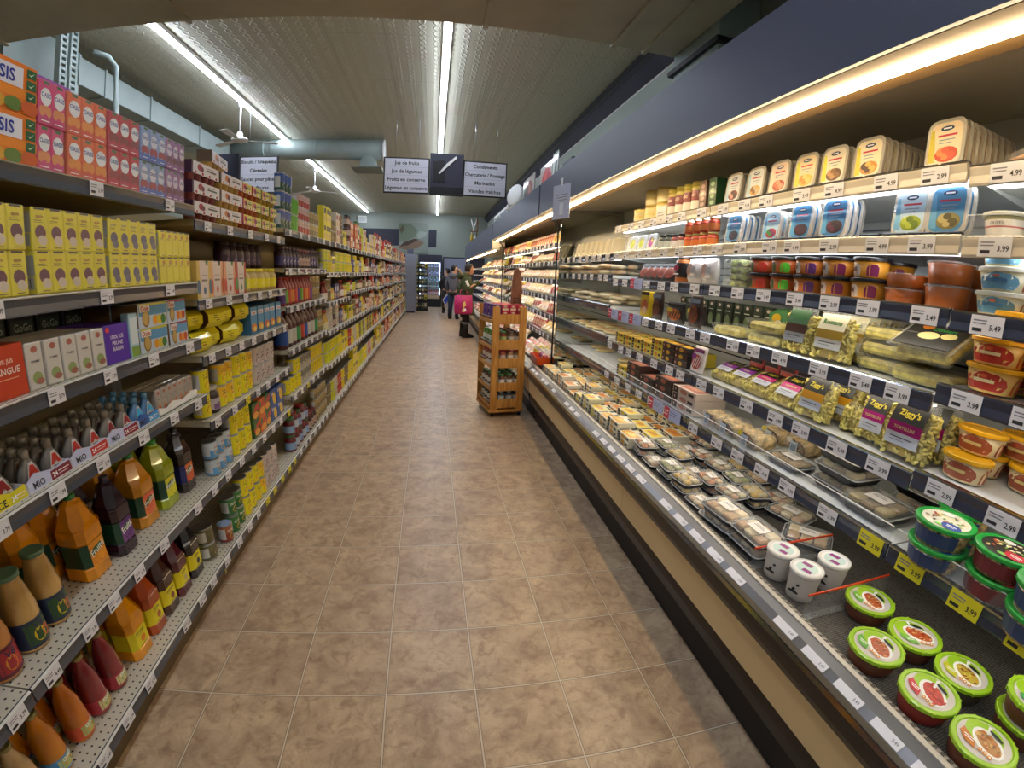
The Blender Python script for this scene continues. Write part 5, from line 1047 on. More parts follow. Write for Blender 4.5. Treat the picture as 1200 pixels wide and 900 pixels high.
# s1 : standing deli packs
cols1 = [('#e8d4b8', ('#c84020', '#e08040', '#d05030'), '#c8b83c', .87, 9, 'tomato picture'), ('#eadfc4', ('#d09040', '#503020', '#e0b860'), '#d8d040', 1.14, 8, 'seafood cocktail picture'), ('#e4dccc', ('#6c4c34', '#c09060', '#8c6038'), '#d4d048', 1.29, 3, 'mushroom picture'), ('#ead8b4', ('#e0b850', '#c88c30', '#e8d080'), '#ccd040', 1.43, 2, 'golden slices picture'), ('#e6cfc0', ('#b85040', '#d07858', '#e0a080'), '#e0d8c8', 1.58, 2, 'pink ham picture'), ('#d8dce0', ('#d8a850', '#8c5c30', '#c8b090'), '#a8c8dc', 1.73, 1, 'yellow crisps picture'), ('#d4d8e0', ('#7c2c30', '#c89080', '#48282c'), '#a8c8e0', 1.89, 2, 'dark cherry picture')]
for lab_, pic_, ac, y, n, nm in cols1:
    pr = blister(lab_, pic_, ac, w=.118, h=.15)
    for i in range(n): putR(pr, 1, 0, y, 'clear deli pack, '+nm, 'deli pack', xf=1.335+i*.034, z=.003, extra=DEEP[i] if i < 9 else '', group='standing deli packs on the top chiller shelf', tilt=-.14)
BT = PR('card_support', MB().box(-.03, .03, -.55, .55, 0, .018, 'black_plastic', .004), 1.1, .06, .018)
cols2 = [('#4c8ab8', ('#8a8048', '#c0b070', '#5c5430'), '#68a8d0', .845, 2, 'melon picture', 1.06), ('#c0d8ec', ('#9cac28', '#b8c840', '#6c8420'), '#7cb8e0', .965, 2, 'green apple picture', 1.03), ('#3c7cb4', ('#3c1c28', '#601c30', '#2c1820'), '#58a8d8', 1.265, 3, 'black cherry picture', 1.08), ('#3c84bc', ('#30202c', '#501c2c', '#402030'), '#58a8d8', 1.43, 3, 'dark grape picture', 1.03), ('#a8cce4', ('#b82c38', '#3c8c3c', '#803060'), '#70b0dc', 1.60, 3, 'mixed berry picture', .92), ('#4888b8', ('#28283c', '#38284c', '#28283c'), '#68a8d0', 1.86, 4, 'blueberry picture', 1.0)]
for lab_, pic_, ac, y, n, nm, s in cols2:
    pr = blister(lab_, pic_, ac, w=.115, h=.145)
    for i in range(n): putR(pr, 1, 1, y, 'blue deli pack, '+nm, 'deli pack', xf=1.335+i*.034, z=.003, extra=DEEP[i], group='blue deli packs on the second chiller shelf', tilt=-.12, sc_=s)
for k, ns in ((0, 13), (1, 12)):
    for i in range(ns):
        if k == 1 and i in (4,): continue
        q = MB().box(-.022, .0, -.04, .04, 0, .014, 'black_plastic', .003).text('mm', .006, '#9a9a9a', o=(.0006, 0, .007)) if (k, i) == (0, 0) else None
        if q: clip = PR('pack_holder', q, .08, .022, .014)
        put(clip, 1.314, .82+i*.088, HR[k]+.0005, PI, 'black pack holder clip', 'holder', whr(1, k), '', 'black pack holder clips')
# bay 2 top shelf: boxes, jars and tins
gb = lambda c, s: PR('cheese_box', [('carton', lbox(.065, .09, .155, c, lambda q, X, w, h: [q.ell(0, h*(.2+.2*i), w*.3, h*.07, s, **F(X)) for i in range(4)]))], .07, .09, .155)
putR(gb('#1f4a2c', '#8cac80'), 2, 0, 2.045, 'dark green box with round pictures', 'cheese box'); putR(gb('#6c4c3c', '#b8988c'), 2, 0, 2.135, 'brown box with pink round pictures', 'cheese box')
CJ = jar('#e0cc78', '#e8e4dc', '#d8cc60', .034, .165, None, lab2='#ffffff', name='condiment_jar'); mj = MB()
CJ2 = PR('condiment_jar', [('jar_body', MB().lathe([(.034, 0), (.037, .006), (.037, .13), (.031, .142)], '#e8d684', 16).lathe([(.0375, .012), (.0375, .065)], '#ece8e0', 16, capb=False, capt=False).lathe([(.0375, .065), (.0375, .12)], '#7c1820', 16, capb=False, capt=False).text('CRUDO', .014, '#f0d8c8', o=(0, 0, .095), cyl=.0385, maxw=.05)), ('lid', MB().lathe([(.034, .142), (.036, .144), (.036, .165), (.033, .167)], '#e0d468', 16))], .078, .078, .167)
for i in range(4): putR(CJ2, 2, 0, 2.235+i*.088, 'maroon and white labelled jar', 'jar', group='maroon labelled jars')
for i in range(2): putR(CJ2, 2, 0, 2.3+i*.1, 'maroon and white labelled jar', 'jar', xf=1.43, extra='second row', group='maroon labelled jars')
TN = lambda h: PR('cheese_tin', [('tin_body', MB().lathe([(.062, 0), (.066, .004), (.066, h*.94)], '#dcc87c', 18).lathe([(.0665, h*.1), (.0665, h*.42)], '#e8dca8', 18, capb=False, capt=False).lathe([(.0665, h*.55), (.0665, h*.88)], '#e4d69c', 18, capb=False, capt=False)), ('lid', MB().lathe([(.067, h*.94), (.067, h), (.06, h)], '#c8b464', 18))], .134, .134, h)
T_ = TN(.1)
for y, n in ((2.64, 2), (2.80, 2)):
    for l in range(n): putR(T_, 2, 0, y, 'cream cheese tin', 'tin', extra=LAY[l], z=l*.101)
for l in range(1): putR(T_, 2, 0, 2.97, 'single low cream cheese tin', 'tin')
nt_ = PR('price_card', MB().box(0, .002, -.06, .06, 0, .1, '#e0dcd8').rect(-.045, .045, .06, .065, '#888888', o=(.0026, 0, 0)).rect(-.045, .03, .045, .05, '#888888', o=(.0026, 0, 0)).rect(-.01, .01, .02, .024, '#444444', o=(.0026, 0, 0)), .12, .002, .1)
put(nt_, XR-.02, 2.47, HR[0]-.045, PI, 'white card tilted on the rail below the jars', 'card', whr(2, 0))
# bay 0
OL = PR('olive_tub', [('tub_body', MB().lathe([(.045, 0), (.056, .062)], '#7c7434', 18).lathe([(.0485, .012), (.0555, .052)], '#e6ded0', 18, capb=False, capt=False).lathe([(.052, .032), (.0530, .036)], '#b83038', 18, capb=False, capt=False).text('OLIVES', .008, '#404040', o=(0, 0, .043), cyl=.0562, maxw=.04)), ('lid', MB().lathe([(.058, .062), (.061, .064), (.061, .072), (.054, .073)], '#e8e2c8', 18))], .122, .122, .073)
for i in range(3): putR(OL, 0, 1, .70-i*.13, 'olive tub with white label', 'olive tub')
wr = PR('bread_bag', [('bread', MB().rings([[(.06*k*math.cos(t), .09*k*math.sin(t), z) for t in [2*PI*i/12 for i in range(12)]] for z, k in ((0, .8), (.012, 1), (.03, 1), (.04, .7))], '#b88450', True)), ('plastic_bag', MB().rings([[(.07*k*math.cos(t), .1*k*math.sin(t), z) for t in [2*PI*i/12 for i in range(12)]] for z, k in ((.0, .85), (.015, 1.02), (.04, 1), (.05, .7), (.09, .25), (.13, .3))], 'clear_film', True))], .2, .14, .13)
putR(wr, 0, 0, .62, 'bagged flat brown bread beside the rail end', 'bread bag'); putR(wr, 0, 0, .40, 'bagged flat brown bread at the shelf middle', 'bread bag')
crr = PR('chip_bag', [('bag', MB().rings([[(.03*kd*math.cos(t), .07*kw*math.sin(t), z) for t in [2*PI*i/12 for i in range(12)]] for z, kw, kd in ((0, .9, .3), (.03, 1, 1), (.12, .9, 1), (.17, .7, .3), (.2, .9, .1))], '#c8b8a8', True).ell(0, .12, .04, .03, '#2c2860', **F(.031)).ell(.01, .1, .03, .02, '#b83838', **F(.0316)))], .14, .06, .2)
putR(crr, 0, 0, .50, 'tall white bag with blue and red print', 'bag', xf=1.32, z=.05)
MC = marg('#e6dcb4', '#ecead8', '#6ca0bc', w=.14, d=.105, h=.062, txtc='#3c6c94', pic='#a86048'); MB2 = marg('#e6dcb4', '#2c4ca8', '#6ca0bc', w=.14, d=.105, h=.062, txtc='#3c6c94', pic='#a86048')
for l in range(3): putR(MC, 0, 2, .68, 'cream spread tub with blue label', 'spread tub', z=l*.0625, extra=LAY[l]); putR(MB2 if l < 2 else MC, 0, 2, .53, 'spread tub by the shelf middle', 'spread tub', z=l*.0625, extra=LAY[l], xf=1.35)
MY = marg('#f0c870', '#f4b41c', '#c83828', w=.15, d=.115, h=.07, txtc='#f0d8a0', pic='#e06030')
for y, n in ((.66, 3), (.50, 3), (.34, 3)):
    for l in range(n):
        for dd in range(2): putR(MY, 0, 3, y-(.04 if l == 2 else 0), 'yellow tub with red label', 'spread tub', z=l*.0706, extra=' '.join(t for t in (LAY[l], DEEP[dd]) if t), xf=1.33+dd*.125)
MZ = marg('#e4cfa0', '#f0b41c', '#a8583c', w=.14, d=.105, h=.068, txtc='#d8c080', pic='#a85038')
for x, y, l in ((1.335, .67, 0), (1.46, .69, 0), (1.40, .68, 1), (1.46, .54, 0), (1.50, .60, 1), (1.59, .66, 0), (1.62, .52, 0), (1.60, .60, 1), (1.34, .36, 0), (1.36, .36, 1)):
    putR(MZ, 0, 4, y, 'yellow-rimmed spread tub', 'spread tub', xf=x, z=l*.0686, extra=LAY[l])
sG, sR = saladtub('#2848a0', '#e0dccc'), saladtub('#c8283c', '#2c2826')
for x, y, l, p, ds in ((1.335, .647, 0, sG, 'green-lidded bean salad tub, blue mark'), (1.335, .647, 1, sG, 'green-lidded bean salad tub, blue mark'), (1.50, .68, 0, sG, 'rear green-lidded bean salad tub'), (1.50, .68, 1, sG, 'rear green-lidded bean salad tub'), (1.36, .48, 0, sR, 'green-lidded quinoa salad tub, red mark'), (1.36, .48, 1, sR, 'green-lidded quinoa salad tub, red mark'), (1.29, .33, 0, sG, 'green-lidded tub at the rail'), (1.29, .33, 1, sG, 'green-lidded tub at the rail')):
    put(p, x, y, HR0[5]+l*.0686, PI, ds, 'salad tub', whr(0, 5), LAY[l])
GL = '#9cc81c'
tubs = [(1.301, .762, lidtub(GL, '#b86030', ['#c84a24', '#e0b070', '#8c3c1c'], '#70b040'), 'lime-lidded salad tub with brown chicken', .0, 0, .3), (1.146, .600, lidtub(GL, '#b85828', ['#c84a24', '#d89050', '#8c3c1c'], '#6cb044'), 'lime-lidded salad tub beside the grille', 0, 0, .1), (1.304, .590, lidtub(GL, '#c86030', ['#c03820', '#e0b070', '#a84020'], '#78b848'), 'lime-lidded tub turned sideways', 0, 0, 1.9),
        (1.149, .425, lidtub(GL, '#c03024', ['#c83828', '#e04c38', '#a82418'], '#c82c34', bodyc='#8c2c24'), 'lime-lidded tub with red soup picture', 0, 0, .0), (1.307, .430, lidtub(GL, '#c8b040', ['#e0c850', '#8c3c1c', '#d8a838'], '#c0c020', bodyc='#4c4030'), 'lime-lidded tub with yellow pasta picture', 0, 0, .25), (1.146, .265, lidtub(GL, '#b8823c', ['#d8a858', '#c86c30', '#8c5a28'], '#c87828', txt='Penne'), 'lime-lidded penne tub with orange mark', 0, 0, .15),
        (1.33, .255, lidtub(GL, '#5c8c3c', ['#d89030', '#80a848', '#d8c870'], '#3c9c50'), 'lime-lidded tub, top of the pair', 0, 1, 1.2), (1.33, .255, lidtub(GL, '#5c8c3c', ['#d89030', '#80a848', '#d8c870'], '#3c9c50'), 'lime-lidded tub, underneath in the pair', 0, 0, .5), (1.15, .10, lidtub(GL, '#8c8c3c', ['#d89030', '#80a848', '#d8c870'], '#c89c50'), 'lime-lidded tub at the frame edge', 0, 0, .5)]
for x, y, p, ds, _, l, r_ in tubs: put(p, x, y, DECK+l*.0626, PI+r_*.5, ds, 'salad tub', 'chiller floor, first chiller bay', '', 'lime-lidded salad tubs on the chiller floor')
mat('cup_side', (196, 190, 184), .4)
CU = PR('yogurt_cup', [('cup_body', MB().lathe([(.042, 0), (.045, .004), (.052, .098)], '#c8c2ba', 22).lathe([(.0465, .02), (.0522, .09)], 'cup_side', 22, capb=False, capt=False)), ('lid', MB().lathe([(.054, .096), (.056, .098), (.056, .107), (.052, .109), (.049, .106)], '#dcdad4', 22), [('lid_label', MB().ell(0, 0, .046, .046, '#eceae8', o=(0, 0, .1068), xd=(0, 1, 0), yd=(-1, 0, 0), n=22).ell(0, 0, .036, .036, '#c4dcd4', o=(0, 0, .1072), xd=(0, 1, 0), yd=(-1, 0, 0), n=20).poly([(-.03, .008), (.006, .008), (.008, .028), (-.028, .026)], '#8c2c78', o=(0, 0, .1076), xd=(0, 1, 0), yd=(-1, 0, 0)).poly([(-.006, -.028), (.028, -.026), (.026, -.008), (-.004, -.01)], '#8c2c78', o=(0, 0, .1076), xd=(0, 1, 0), yd=(-1, 0, 0)))])], .112, .112, .109)
hs_ = MB(); 
def silh(R, z0, s=1):   # small black figure print wrapped on the cup
    q = MB(); wrap(q, [(-.012*s, z0), (.014*s, z0), (.016*s, z0+.006), (.004*s, z0+.012), (.006*s, z0+.02), (-.002*s, z0+.02), (-.004*s, z0+.01), (-.014*s, z0+.006)], R, '#17171a'); wrap(q, [(.006*s, z0+.028), (.014*s, z0+.03), (.012*s, z0+.038), (.006*s, z0+.036)], R, '#17171a'); return q
q = silh(.0505, .03, 1.3); cupfig = q.build('printed_figure', link=False); PROTO.append(cupfig); CU.p[1][0][1].append(cupfig)
for x, y, ds in ((1.148, 1.028, 'yogurt cup against the tray and cup row'), (1.150, .912, 'yogurt cup in front by the grille'), (1.288, .925, 'yogurt cup behind, beside the divider')): put(CU, x, y, DECK, PI+.2, 'white and purple '+ds, 'yogurt cup', 'chiller floor')
for y, ds in ((.828, 'clear shelf divider with orange strip beside the cups'), (1.10, 'clear shelf divider with orange strip behind the cups')):
    r = empty('shelf_divider', (1.09, y, DECK)); MB().box(0, .38, -.001, .001, 0, .07, 'clear').box(0, .38, -.025, .0, 0, .002, 'clear_film').build('clear_wall', r); MB().box(0, .38, -.002, .002, .07, .077, '#e0481c').build('orange_strip', r); tag(r, ds, 'divider', 'orange-topped dividers')
# trays of food on the deck
foods = [('#c8a070', '#e0c89c'), ('#b89068', '#d8c8a0'), ('#d0a83c', '#c8b480'), ('#c87840', '#e0c8a0'), ('#b8b080', '#98a060')]
CLb = [clamshell(a, w=.19, d=.14, food2=b_, h=.045) for a, b_ in foods[:2]]; CLs = [clamshell(a, w=.135, d=.105, food2=b_, h=.04, sticker=(i != 2)) for i, (a, b_) in enumerate(foods)]
WD = 'chiller floor'
big = [(1.175, 1.195, 0, 0), (1.175, 1.195, 1, 0), (1.43, 1.18, 0, .7), (1.160, 1.375, 0, .1), (1.160, 1.375, 1, .1), (1.50, 1.36, 0, .3)]
for i, (x, y, l, r_) in enumerate(big): put(CLb[i % 2], x+.0, y, DECK+l*.0465, PI+r_, 'large clear food tray', 'food tray', WD, LAY[l], 'large clear food trays on the chiller floor')
dr_ = random.Random(21)
for row, x in enumerate((1.155, 1.285, 1.415, 1.545)):
    y = 1.54-row*.015
    i = 0
    while y < (2.20 if row < 3 else 2.3):
        n = 2 if (row+i) % 3 else 1
        if row == 2 and i in (1,): n = 2
        for l in range(n): put(CLs[(i*2+row) % 5], x+dr_.uniform(-.008, .008), y, DECK+l*.0415, PI+dr_.uniform(-.2, .2), 'small clear food tray', 'food tray', 'chiller floor', 'stack row %s, %s' % (ORD[row], LAY[l]), 'small clear food trays on the chiller floor')
        y += .152; i += 1
# ready-meal boxes on the deck
YB1 = flatpack('#e4dec4', '#e0a028', 0, second='#e8c860'); YB2 = flatpack('#e0dab8', '#e8cc20', 0, second='#c88c3c'); YB3 = flatpack('#e4dcc8', '#d8902c', 0, second='#c87838')
rows_ = 0
for row, x in enumerate((1.155, 1.30, 1.445, 1.59)):
    y = 2.32
    i = 0
    while y < 4.32:
        n = [2, 3, 2, 2, 3, 2, 1, 2, 3, 2, 2, 2][(i+row*2) % 12]
        if row > 1: n = max(1, n-1)
        for l in range(n): put((YB1, YB2, YB3)[(row+i//3) % 3], x, y+dr_.uniform(-.004, .004), DECK+l*.0315, PI+dr_.uniform(-.03, .03), 'yellow and black ready-meal box', 'ready-meal box', 'chiller floor', 'row %s, %s' % (ORD[row], LAY[l]), 'ready-meal boxes on the chiller floor')
        y += .178; i += 1
# s3
OJ = lambda h: PR('sauce_tub', [('tub_body', MB().lathe([(.055, 0), (.058, .004), (.064, h*.9)], '#a8581c', 20)), ('lid', MB().lathe([(.066, h*.88), (.068, h*.9), (.068, h*.97), (.06, h)], 'clear_lid', 20))], .136, .136, h)
o1, o2 = OJ(.065), OJ(.045)
for l in range(2): putR(o1, 1, 2, .845, 'clear tub of orange-brown sauce', 'sauce tub', z=l*.0655, extra=LAY[l]); putR(o1, 1, 2, .86, 'clear tub of orange-brown sauce', 'sauce tub', z=l*.0655, extra=LAY[l]+' '+DEEP[1], xf=1.475)
for l in range(2): putR(o2, 1, 2, .985, 'low clear tub of orange sauce', 'sauce tub', z=l*.0456, extra=LAY[l])
HM = [(hummus('#d8942c', '#d8ccc4', '#7c2050'), 'amber dip tub, maroon arch', 1.125), (hummus('#c88028', '#d8ccc4', '#7c2050'), 'amber dip tub, white arch', 1.265), (hummus('#b86c28', '#d8ccc4', '#5c2c6c'), 'brown dip tub, violet arch', 1.405), (hummus('#b05824', '#3c6c34', '#58c030'), 'rust dip tub, green arch', 1.545), (hummus('#a84c20', '#3c6034', '#c83828'), 'red-brown dip tub, dark arch', 1.685)]
for pr, ds, y in HM:
    for l in range(2): putR(pr, 1, 2, y, ds, 'dip tub', z=l*.0686, extra=LAY[l]); putR(pr, 1, 2, y, ds, 'dip tub', z=l*.0686, extra=LAY[l]+' '+DEEP[1], xf=1.47)
mat('green_leaf', (150, 160, 100), .6, noise=.5, nscale=60)
sal = PR('salad_pack', [('leaves', MB().rings([[(.06*k*math.cos(t), .06*k*math.sin(t), z) for t in [2*PI*i/12 for i in range(12)]] for z, k in ((0, .9), (.012, 1), (.028, .95), (.03, .7))], 'green_leaf', True)), ('clear_tray', MB().box(-.065, .065, -.065, .065, 0, .031, 'clear_film', .004))], .13, .13, .031)
for l in range(4): putR(sal, 1, 2, 1.83, 'clear pack of shredded greens', 'salad pack', z=l*.0316, extra=LAY[l])
bagw = PR('cheese_bag', [('bag', MB().rings([[(.035*kd*math.cos(t), .07*kw*math.sin(t), z) for t in [2*PI*i/12 for i in range(12)]] for z, kw, kd in ((0, .9, .3), (.03, 1, 1), (.1, 1, .8), (.135, .95, .1))], '#d8cfc8', True).ell(-.01, .07, .03, .035, '#d8b0a0', **F(.0355)).rect(.0, .05, .03, .09, '#c8c4c4', **F(.0362)))], .14, .07, .135)
putR(bagw, 2, 2, 2.05, 'white cheese bag with pink oval', 'cheese bag'); putR(bagw, 2, 2, 2.19, 'white cheese bag with grey panel', 'cheese bag')
bj = PR('sauce_jar', [('jar_body', MB().lathe([(.05, 0), (.055, .006), (.055, .12), (.045, .13)], '#b8641c', 18, sq=.15).lathe([(.0555, .03), (.0555, .11)], '#201c1c', 18, capb=False, capt=False, sq=.15)), ('lid', MB().lathe([(.048, .13), (.048, .145)], '#3c2c20', 18)), ('label', MB().rect(-.025, .025, .07, .095, '#c83858', **F(.0625)).rect(-.03, .03, .045, .05, '#ffffff', **F(.0625)))], .112, .112, .145)
putR(bj, 2, 2, 2.335, 'large orange jar with black and pink label', 'jar')
WJ = [jar('#7c2420', '#e8e4e0', '#2c2420', .03, .085), jar('#b84020', '#e08040', '#c8bc78', .032, .075), jar('#2c3830', '#c8ccc4', '#2c2824', .03, .09)]
y = 2.02
for i in range(8):
    p = WJ[1] if i < 4 else WJ[0] if i < 6 else WJ[2]; ds = ('orange pesto jar', 'orange pesto jar', 'orange pesto jar', 'orange pesto jar', 'dark red jar, white label', 'dark red jar, white label', 'dark jar, grey label', 'dark jar, grey label')[i]
    for l in range(2 if i < 4 else 1): putR(p, 2, 1, y+.035, ds, 'jar', z=l*(p.h+.0005), extra=LAY[l] if i < 4 else '')
    y += .075
fl = lambda c: PR('herb_pack', MB().box(-.008, .008, -.05, .05, 0, .11, '#e0e0dc', .003).ell(0, .055, .035, .035, c, **F(.0086)).ell(.01, .07, .015, .015, '#e8e060', **F(.0086, 1)), .1, .02, .11)
putR(fl('#a83c94'), 2, 1, 2.72, 'white card pack with magenta flower', 'pack', tilt=-.2); putR(fl('#c0cc28'), 2, 1, 2.86, 'white card pack with yellow-green print', 'pack', tilt=-.2); putR(fl('#c0cc28'), 2, 1, 3.0, 'white card pack with yellow-green print', 'pack', tilt=-.2)
# s3 bay 2 far: dark sausage packs
SP = meatpack('#2c2420', '#a84c34', w=.12, h=.13, lab='#141210'); 
for i in range(5): putR(SP, 2, 2, 2.47+i*.085, 'black sausage pack leaning on its row', 'sausage pack', rz=PI+.3, tilt=-.5, xf=1.34)
# s4
RB = lambda top, mid, low, t2, sd, w=.15, h=.18, tx='Olivieri': pastabag(w, h, .06, top, mid, low, tx, t2, seed=sd)
putR(RB('#2c5a2c', '#5c3a28', '#b8b8b8', '', 4), 1, 3, 1.39, 'green-labelled ravioli bag with brown picture', 'pasta bag', xf=1.34, tilt=-.1)
putR(RB('#e8e0c0', '#c8a030', '#f0ece0', '', 5, w=.17, tx='Romano'), 1, 3, 1.22, 'white-labelled ravioli bag with herb picture', 'pasta bag', xf=1.34, tilt=-.1)
for i in range(4): putR(RB('#e8e0c0', '#c8a030', '#f0ece0', '', 5, w=.17, tx='Romano'), 1, 3, 1.20, 'white-labelled ravioli bag behind', 'pasta bag', xf=1.42+i*.06, extra=DEEP[i+1], tilt=-.1)
PT = PR('pasta_tray', [('pasta_filling', MB().box(-.07, .07, -.1, .1, .002, .04, 'pasta', .012)), ('tray', MB().rings([[(sx*.075*k, sy*.11*k, z) for sx, sy in ((1, 1), (-1, 1), (-1, -1), (1, -1))] for z, k in ((0, .85), (.045, 1), (.046, 1.06), (.05, 1.06))], 'clear_film', capt=True))], .23, .158, .05)
for l in range(2): putR(PT, 1, 3, 1.575, 'clear tray of stuffed pasta', 'pasta tray', z=l*.051, extra=LAY[l])
for l in range(3): putR(PT, 1, 3, 1.03, 'pale clear pasta tray', 'pasta tray', z=l*.051, extra=LAY[l], xf=1.40)
putR(PT, 1, 3, 1.84, 'long clear tray of ravioli at the rail', 'pasta tray')
for i in range(4): putR(PT, 1, 3, 1.2+.0*i, 'clear pasta tray at the shelf back', 'pasta tray', xf=1.70, z=i*.051, extra=LAY[i]) if i < 2 else None
ITL = PR('pasta_pack', [('pasta_filling', MB().box(-.085, .085, -.095, .095, 0, .04, 'pasta', .015)), ('tray', MB().rings([[(sx*.09*k, sy*.1*k, z) for sx, sy in ((1, 1), (-1, 1), (-1, -1), (1, -1))] for z, k in ((0, .9), (.05, 1), (.052, 1.08), (.056, 1.08))], 'clear_film')), ('label_card', MB().box(-.085, .085, -.095, .095, .0566, .058, '#2c2a2a').ell(-.04, .03, .02, .015, '#e08030', o=(0, 0, .0586), xd=(0, 1, 0), yd=(-1, 0, 0)).ell(-.01, -.02, .035, .022, '#e8dc9c', o=(0, 0, .0586), xd=(0, 1, 0), yd=(-1, 0, 0)).ell(.05, -.01, .025, .018, '#e0d088', o=(0, 0, .0586), xd=(0, 1, 0), yd=(-1, 0, 0)).rect(-.09, .09, .055, .08, '#d8b020', o=(0, 0, .0586), xd=(0, 1, 0), yd=(-1, 0, 0)).text('Olivieri', .018, '#48b060', o=(-.02, .02, .0592), xd=(0, 1, 0), yd=(-1, 0, 0), maxw=.09))], .2, .19, .058)
putR(ITL, 1, 3, .87, 'black-labelled pasta pack tilted at the shelf end', 'pasta pack', xf=1.35, z=.105, tilt=.5)
putR(PT, 1, 3, .87, 'clear pasta tray under the black pack', 'pasta tray', xf=1.36)
nb_ = PR('noodle_pack', MB().box(-.015, .015, -.035, .035, 0, .15, '#26301f', .006).ell(0, .05, .022, .035, '#707c58', **F(.0156)).rect(-.02, .02, .1, .104, '#d8d8c8', **F(.0156)).ell(0, .13, .012, .008, '#d0b8a8', **F(.0156)), .075, .032, .15)
for i in range(4): putR(nb_, 1, 3, 1.735+i*.078, 'slim dark green noodle pack', 'noodle pack', xf=1.50)
hb = PR('pasta_bag', [('bag', MB().box(-.02, .02, -.06, .06, 0, .15, '#4c8c50', .012).ell(0, .11, .03, .02, '#e8b828', **F(.0206)).rect(-.05, .05, .03, .07, '#d8e0e8', **F(.0206)).ell(.01, .08, .025, .02, '#e8e0c0', **F(.0206, 1)))], .12, .04, .15)
putR(hb, 1, 3, 1.66, 'green and white leaning pasta bag', 'pasta bag', xf=1.50, roll=.15)
for i in range(5): putR(RB('#3c3428', '#8c5a30', '#5c6c3c', '', 9, w=.07), 1, 3, 1.42+i*.055, 'slim herb pasta bag at the back', 'pasta bag', xf=1.62)
sau = [meatpack('#3a2a24', '#8c4428', w=.12, h=.17, lab='#8090a8'), meatpack('#2c2422', '#c86c34', w=.2, h=.12, lab='#1c1818', band='#d8b838'), meatpack('#382622', '#7c3c28', w=.13, h=.17, lab='#7c8498'), PR('sausage_box', lbox(.12, .04, .16, '#d8b828', lambda q, X, w, h: (q.ell(0, h*.4, w*.4, h*.3, '#c86030', **F(X)), q.ell(0, h*.25, w*.3, h*.15, '#e0b890', **F(X, 1)), q.rect(-w*.45, w*.45, h*.85, h*.98, '#1c1a18', **F(X)))), .12, .04, .16)]
putR(sau[0], 2, 3, 2.12, 'dark sausage pack with blue top', 'sausage pack'); 
for dx in (0, .14): putR(sau[1], 2, 3, 2.33, 'orange sausage pack, yellow corner', 'sausage pack', xf=1.34+dx, extra='' if dx == 0 else DEEP[1])
putR(sau[2], 2, 3, 2.55, 'dark brown sausage pack', 'sausage pack'); putR(sau[3], 2, 3, 2.71, 'yellow box with grilled sausage picture', 'sausage box')
for i in range(7): putR(nb_, 2, 3, 2.05+i*.078, 'slim black sausage pack at the back', 'sausage pack', xf=1.5)
# s5
zb_ = [pastabag(.16, .185, .075, seed=21), pastabag(.12, .17, .06, seed=22), pastabag(.15, .17, .065, mid='#e0a020', txt2='', seed=23), pastabag(.15, .165, .06, mid='#c81c78', txt2='TORTELLINI', seed=24), pastabag(.15, .165, .06, mid='#7c2c8c', txt2='RAVIOLI', seed=25)]
putR(zb_[0], 1, 4, .855, 'big tortellini bag with magenta stripe', 'pasta bag', xf=1.335, tilt=-.1); putR(zb_[0], 1, 4, .84, 'big tortellini bag behind the front one', 'pasta bag', xf=1.43, tilt=-.05)
putR(zb_[1], 1, 4, 1.0, 'smaller magenta-striped tortellini bag', 'pasta bag', xf=1.37, tilt=-.15); putR(pastabag(.1, .1, .06, label=False, seed=31), 1, 4, 1.10, 'small unlabelled tortellini bag', 'pasta bag', xf=1.4)
putR(zb_[2], 1, 4, 1.25, 'tortellini bag with yellow stripe', 'pasta bag', xf=1.335, tilt=-.2); putR(zb_[2], 1, 4, 1.2, 'tortellini bag hidden behind the yellow stripe', 'pasta bag', xf=1.43, tilt=-.1)
putR(zb_[3], 1, 4, 1.42, 'reclining tortellini bag, pink stripe', 'pasta bag', xf=1.34, tilt=-.75)
putR(zb_[3], 1, 4, 1.60, 'flat-lying tortellini bag, pink stripe', 'pasta bag', xf=1.34, z=.005, tilt=-1.05)
putR(zb_[4], 1, 4, 1.75, 'flat-lying ravioli bag, violet stripe', 'pasta bag', xf=1.35, z=.005, tilt=-1.05)
putR(zb_[4], 1, 4, 1.89, 'flat-lying ravioli bag, violet stripe', 'pasta bag', xf=1.35, z=.005, tilt=-1.1)
mp = [meatpack('#e8dcd8', '#c84c28', w=.12, h=.14, lab='#7c2460', band='#8c2c8c'), meatpack('#a82c24', '#c85838', w=.11, h=.13, lab='#2c2020'), meatpack('#6c1c3c', '#b83c38', w=.11, h=.13, lab='#2c1828')]
putR(mp[0], 2, 4, 2.05, 'white-edged red meat pack, round front', 'meat pack', tilt=-.15)
for i in range(5): putR(mp[1+(i > 2)], 1 if i < 6 else 2, 4, 1.86-i*.115, 'red meat pack at the shelf back', 'meat pack', xf=1.56, tilt=-.1)
KK = flatpack('#e8d040', '#d88c28', 1, w=.14, d=.1, h=.036, mark='#1c1816', second='#f0e080'); K2 = flatpack('#2c2420', '#e0a830', 1, w=.14, d=.1, h=.036, mark='#5c1a1c', second='#f0c840')
for i in range(7):
    for l in range(3 if i < 3 else 2): putR(K2 if i < 2 else KK, 2, 4, 2.2+i*.146, 'black and yellow sausage box' if i < 2 else 'yellow ready-meal box', 'ready-meal box', z=l*.0375, extra=LAY[l])
    for l in range(2): putR(KK, 2, 4, 2.25+i*.146, 'yellow ready-meal box', 'ready-meal box', z=l*.0375, xf=1.46, extra=LAY[l]+' '+DEEP[1]) if i < 6 else None
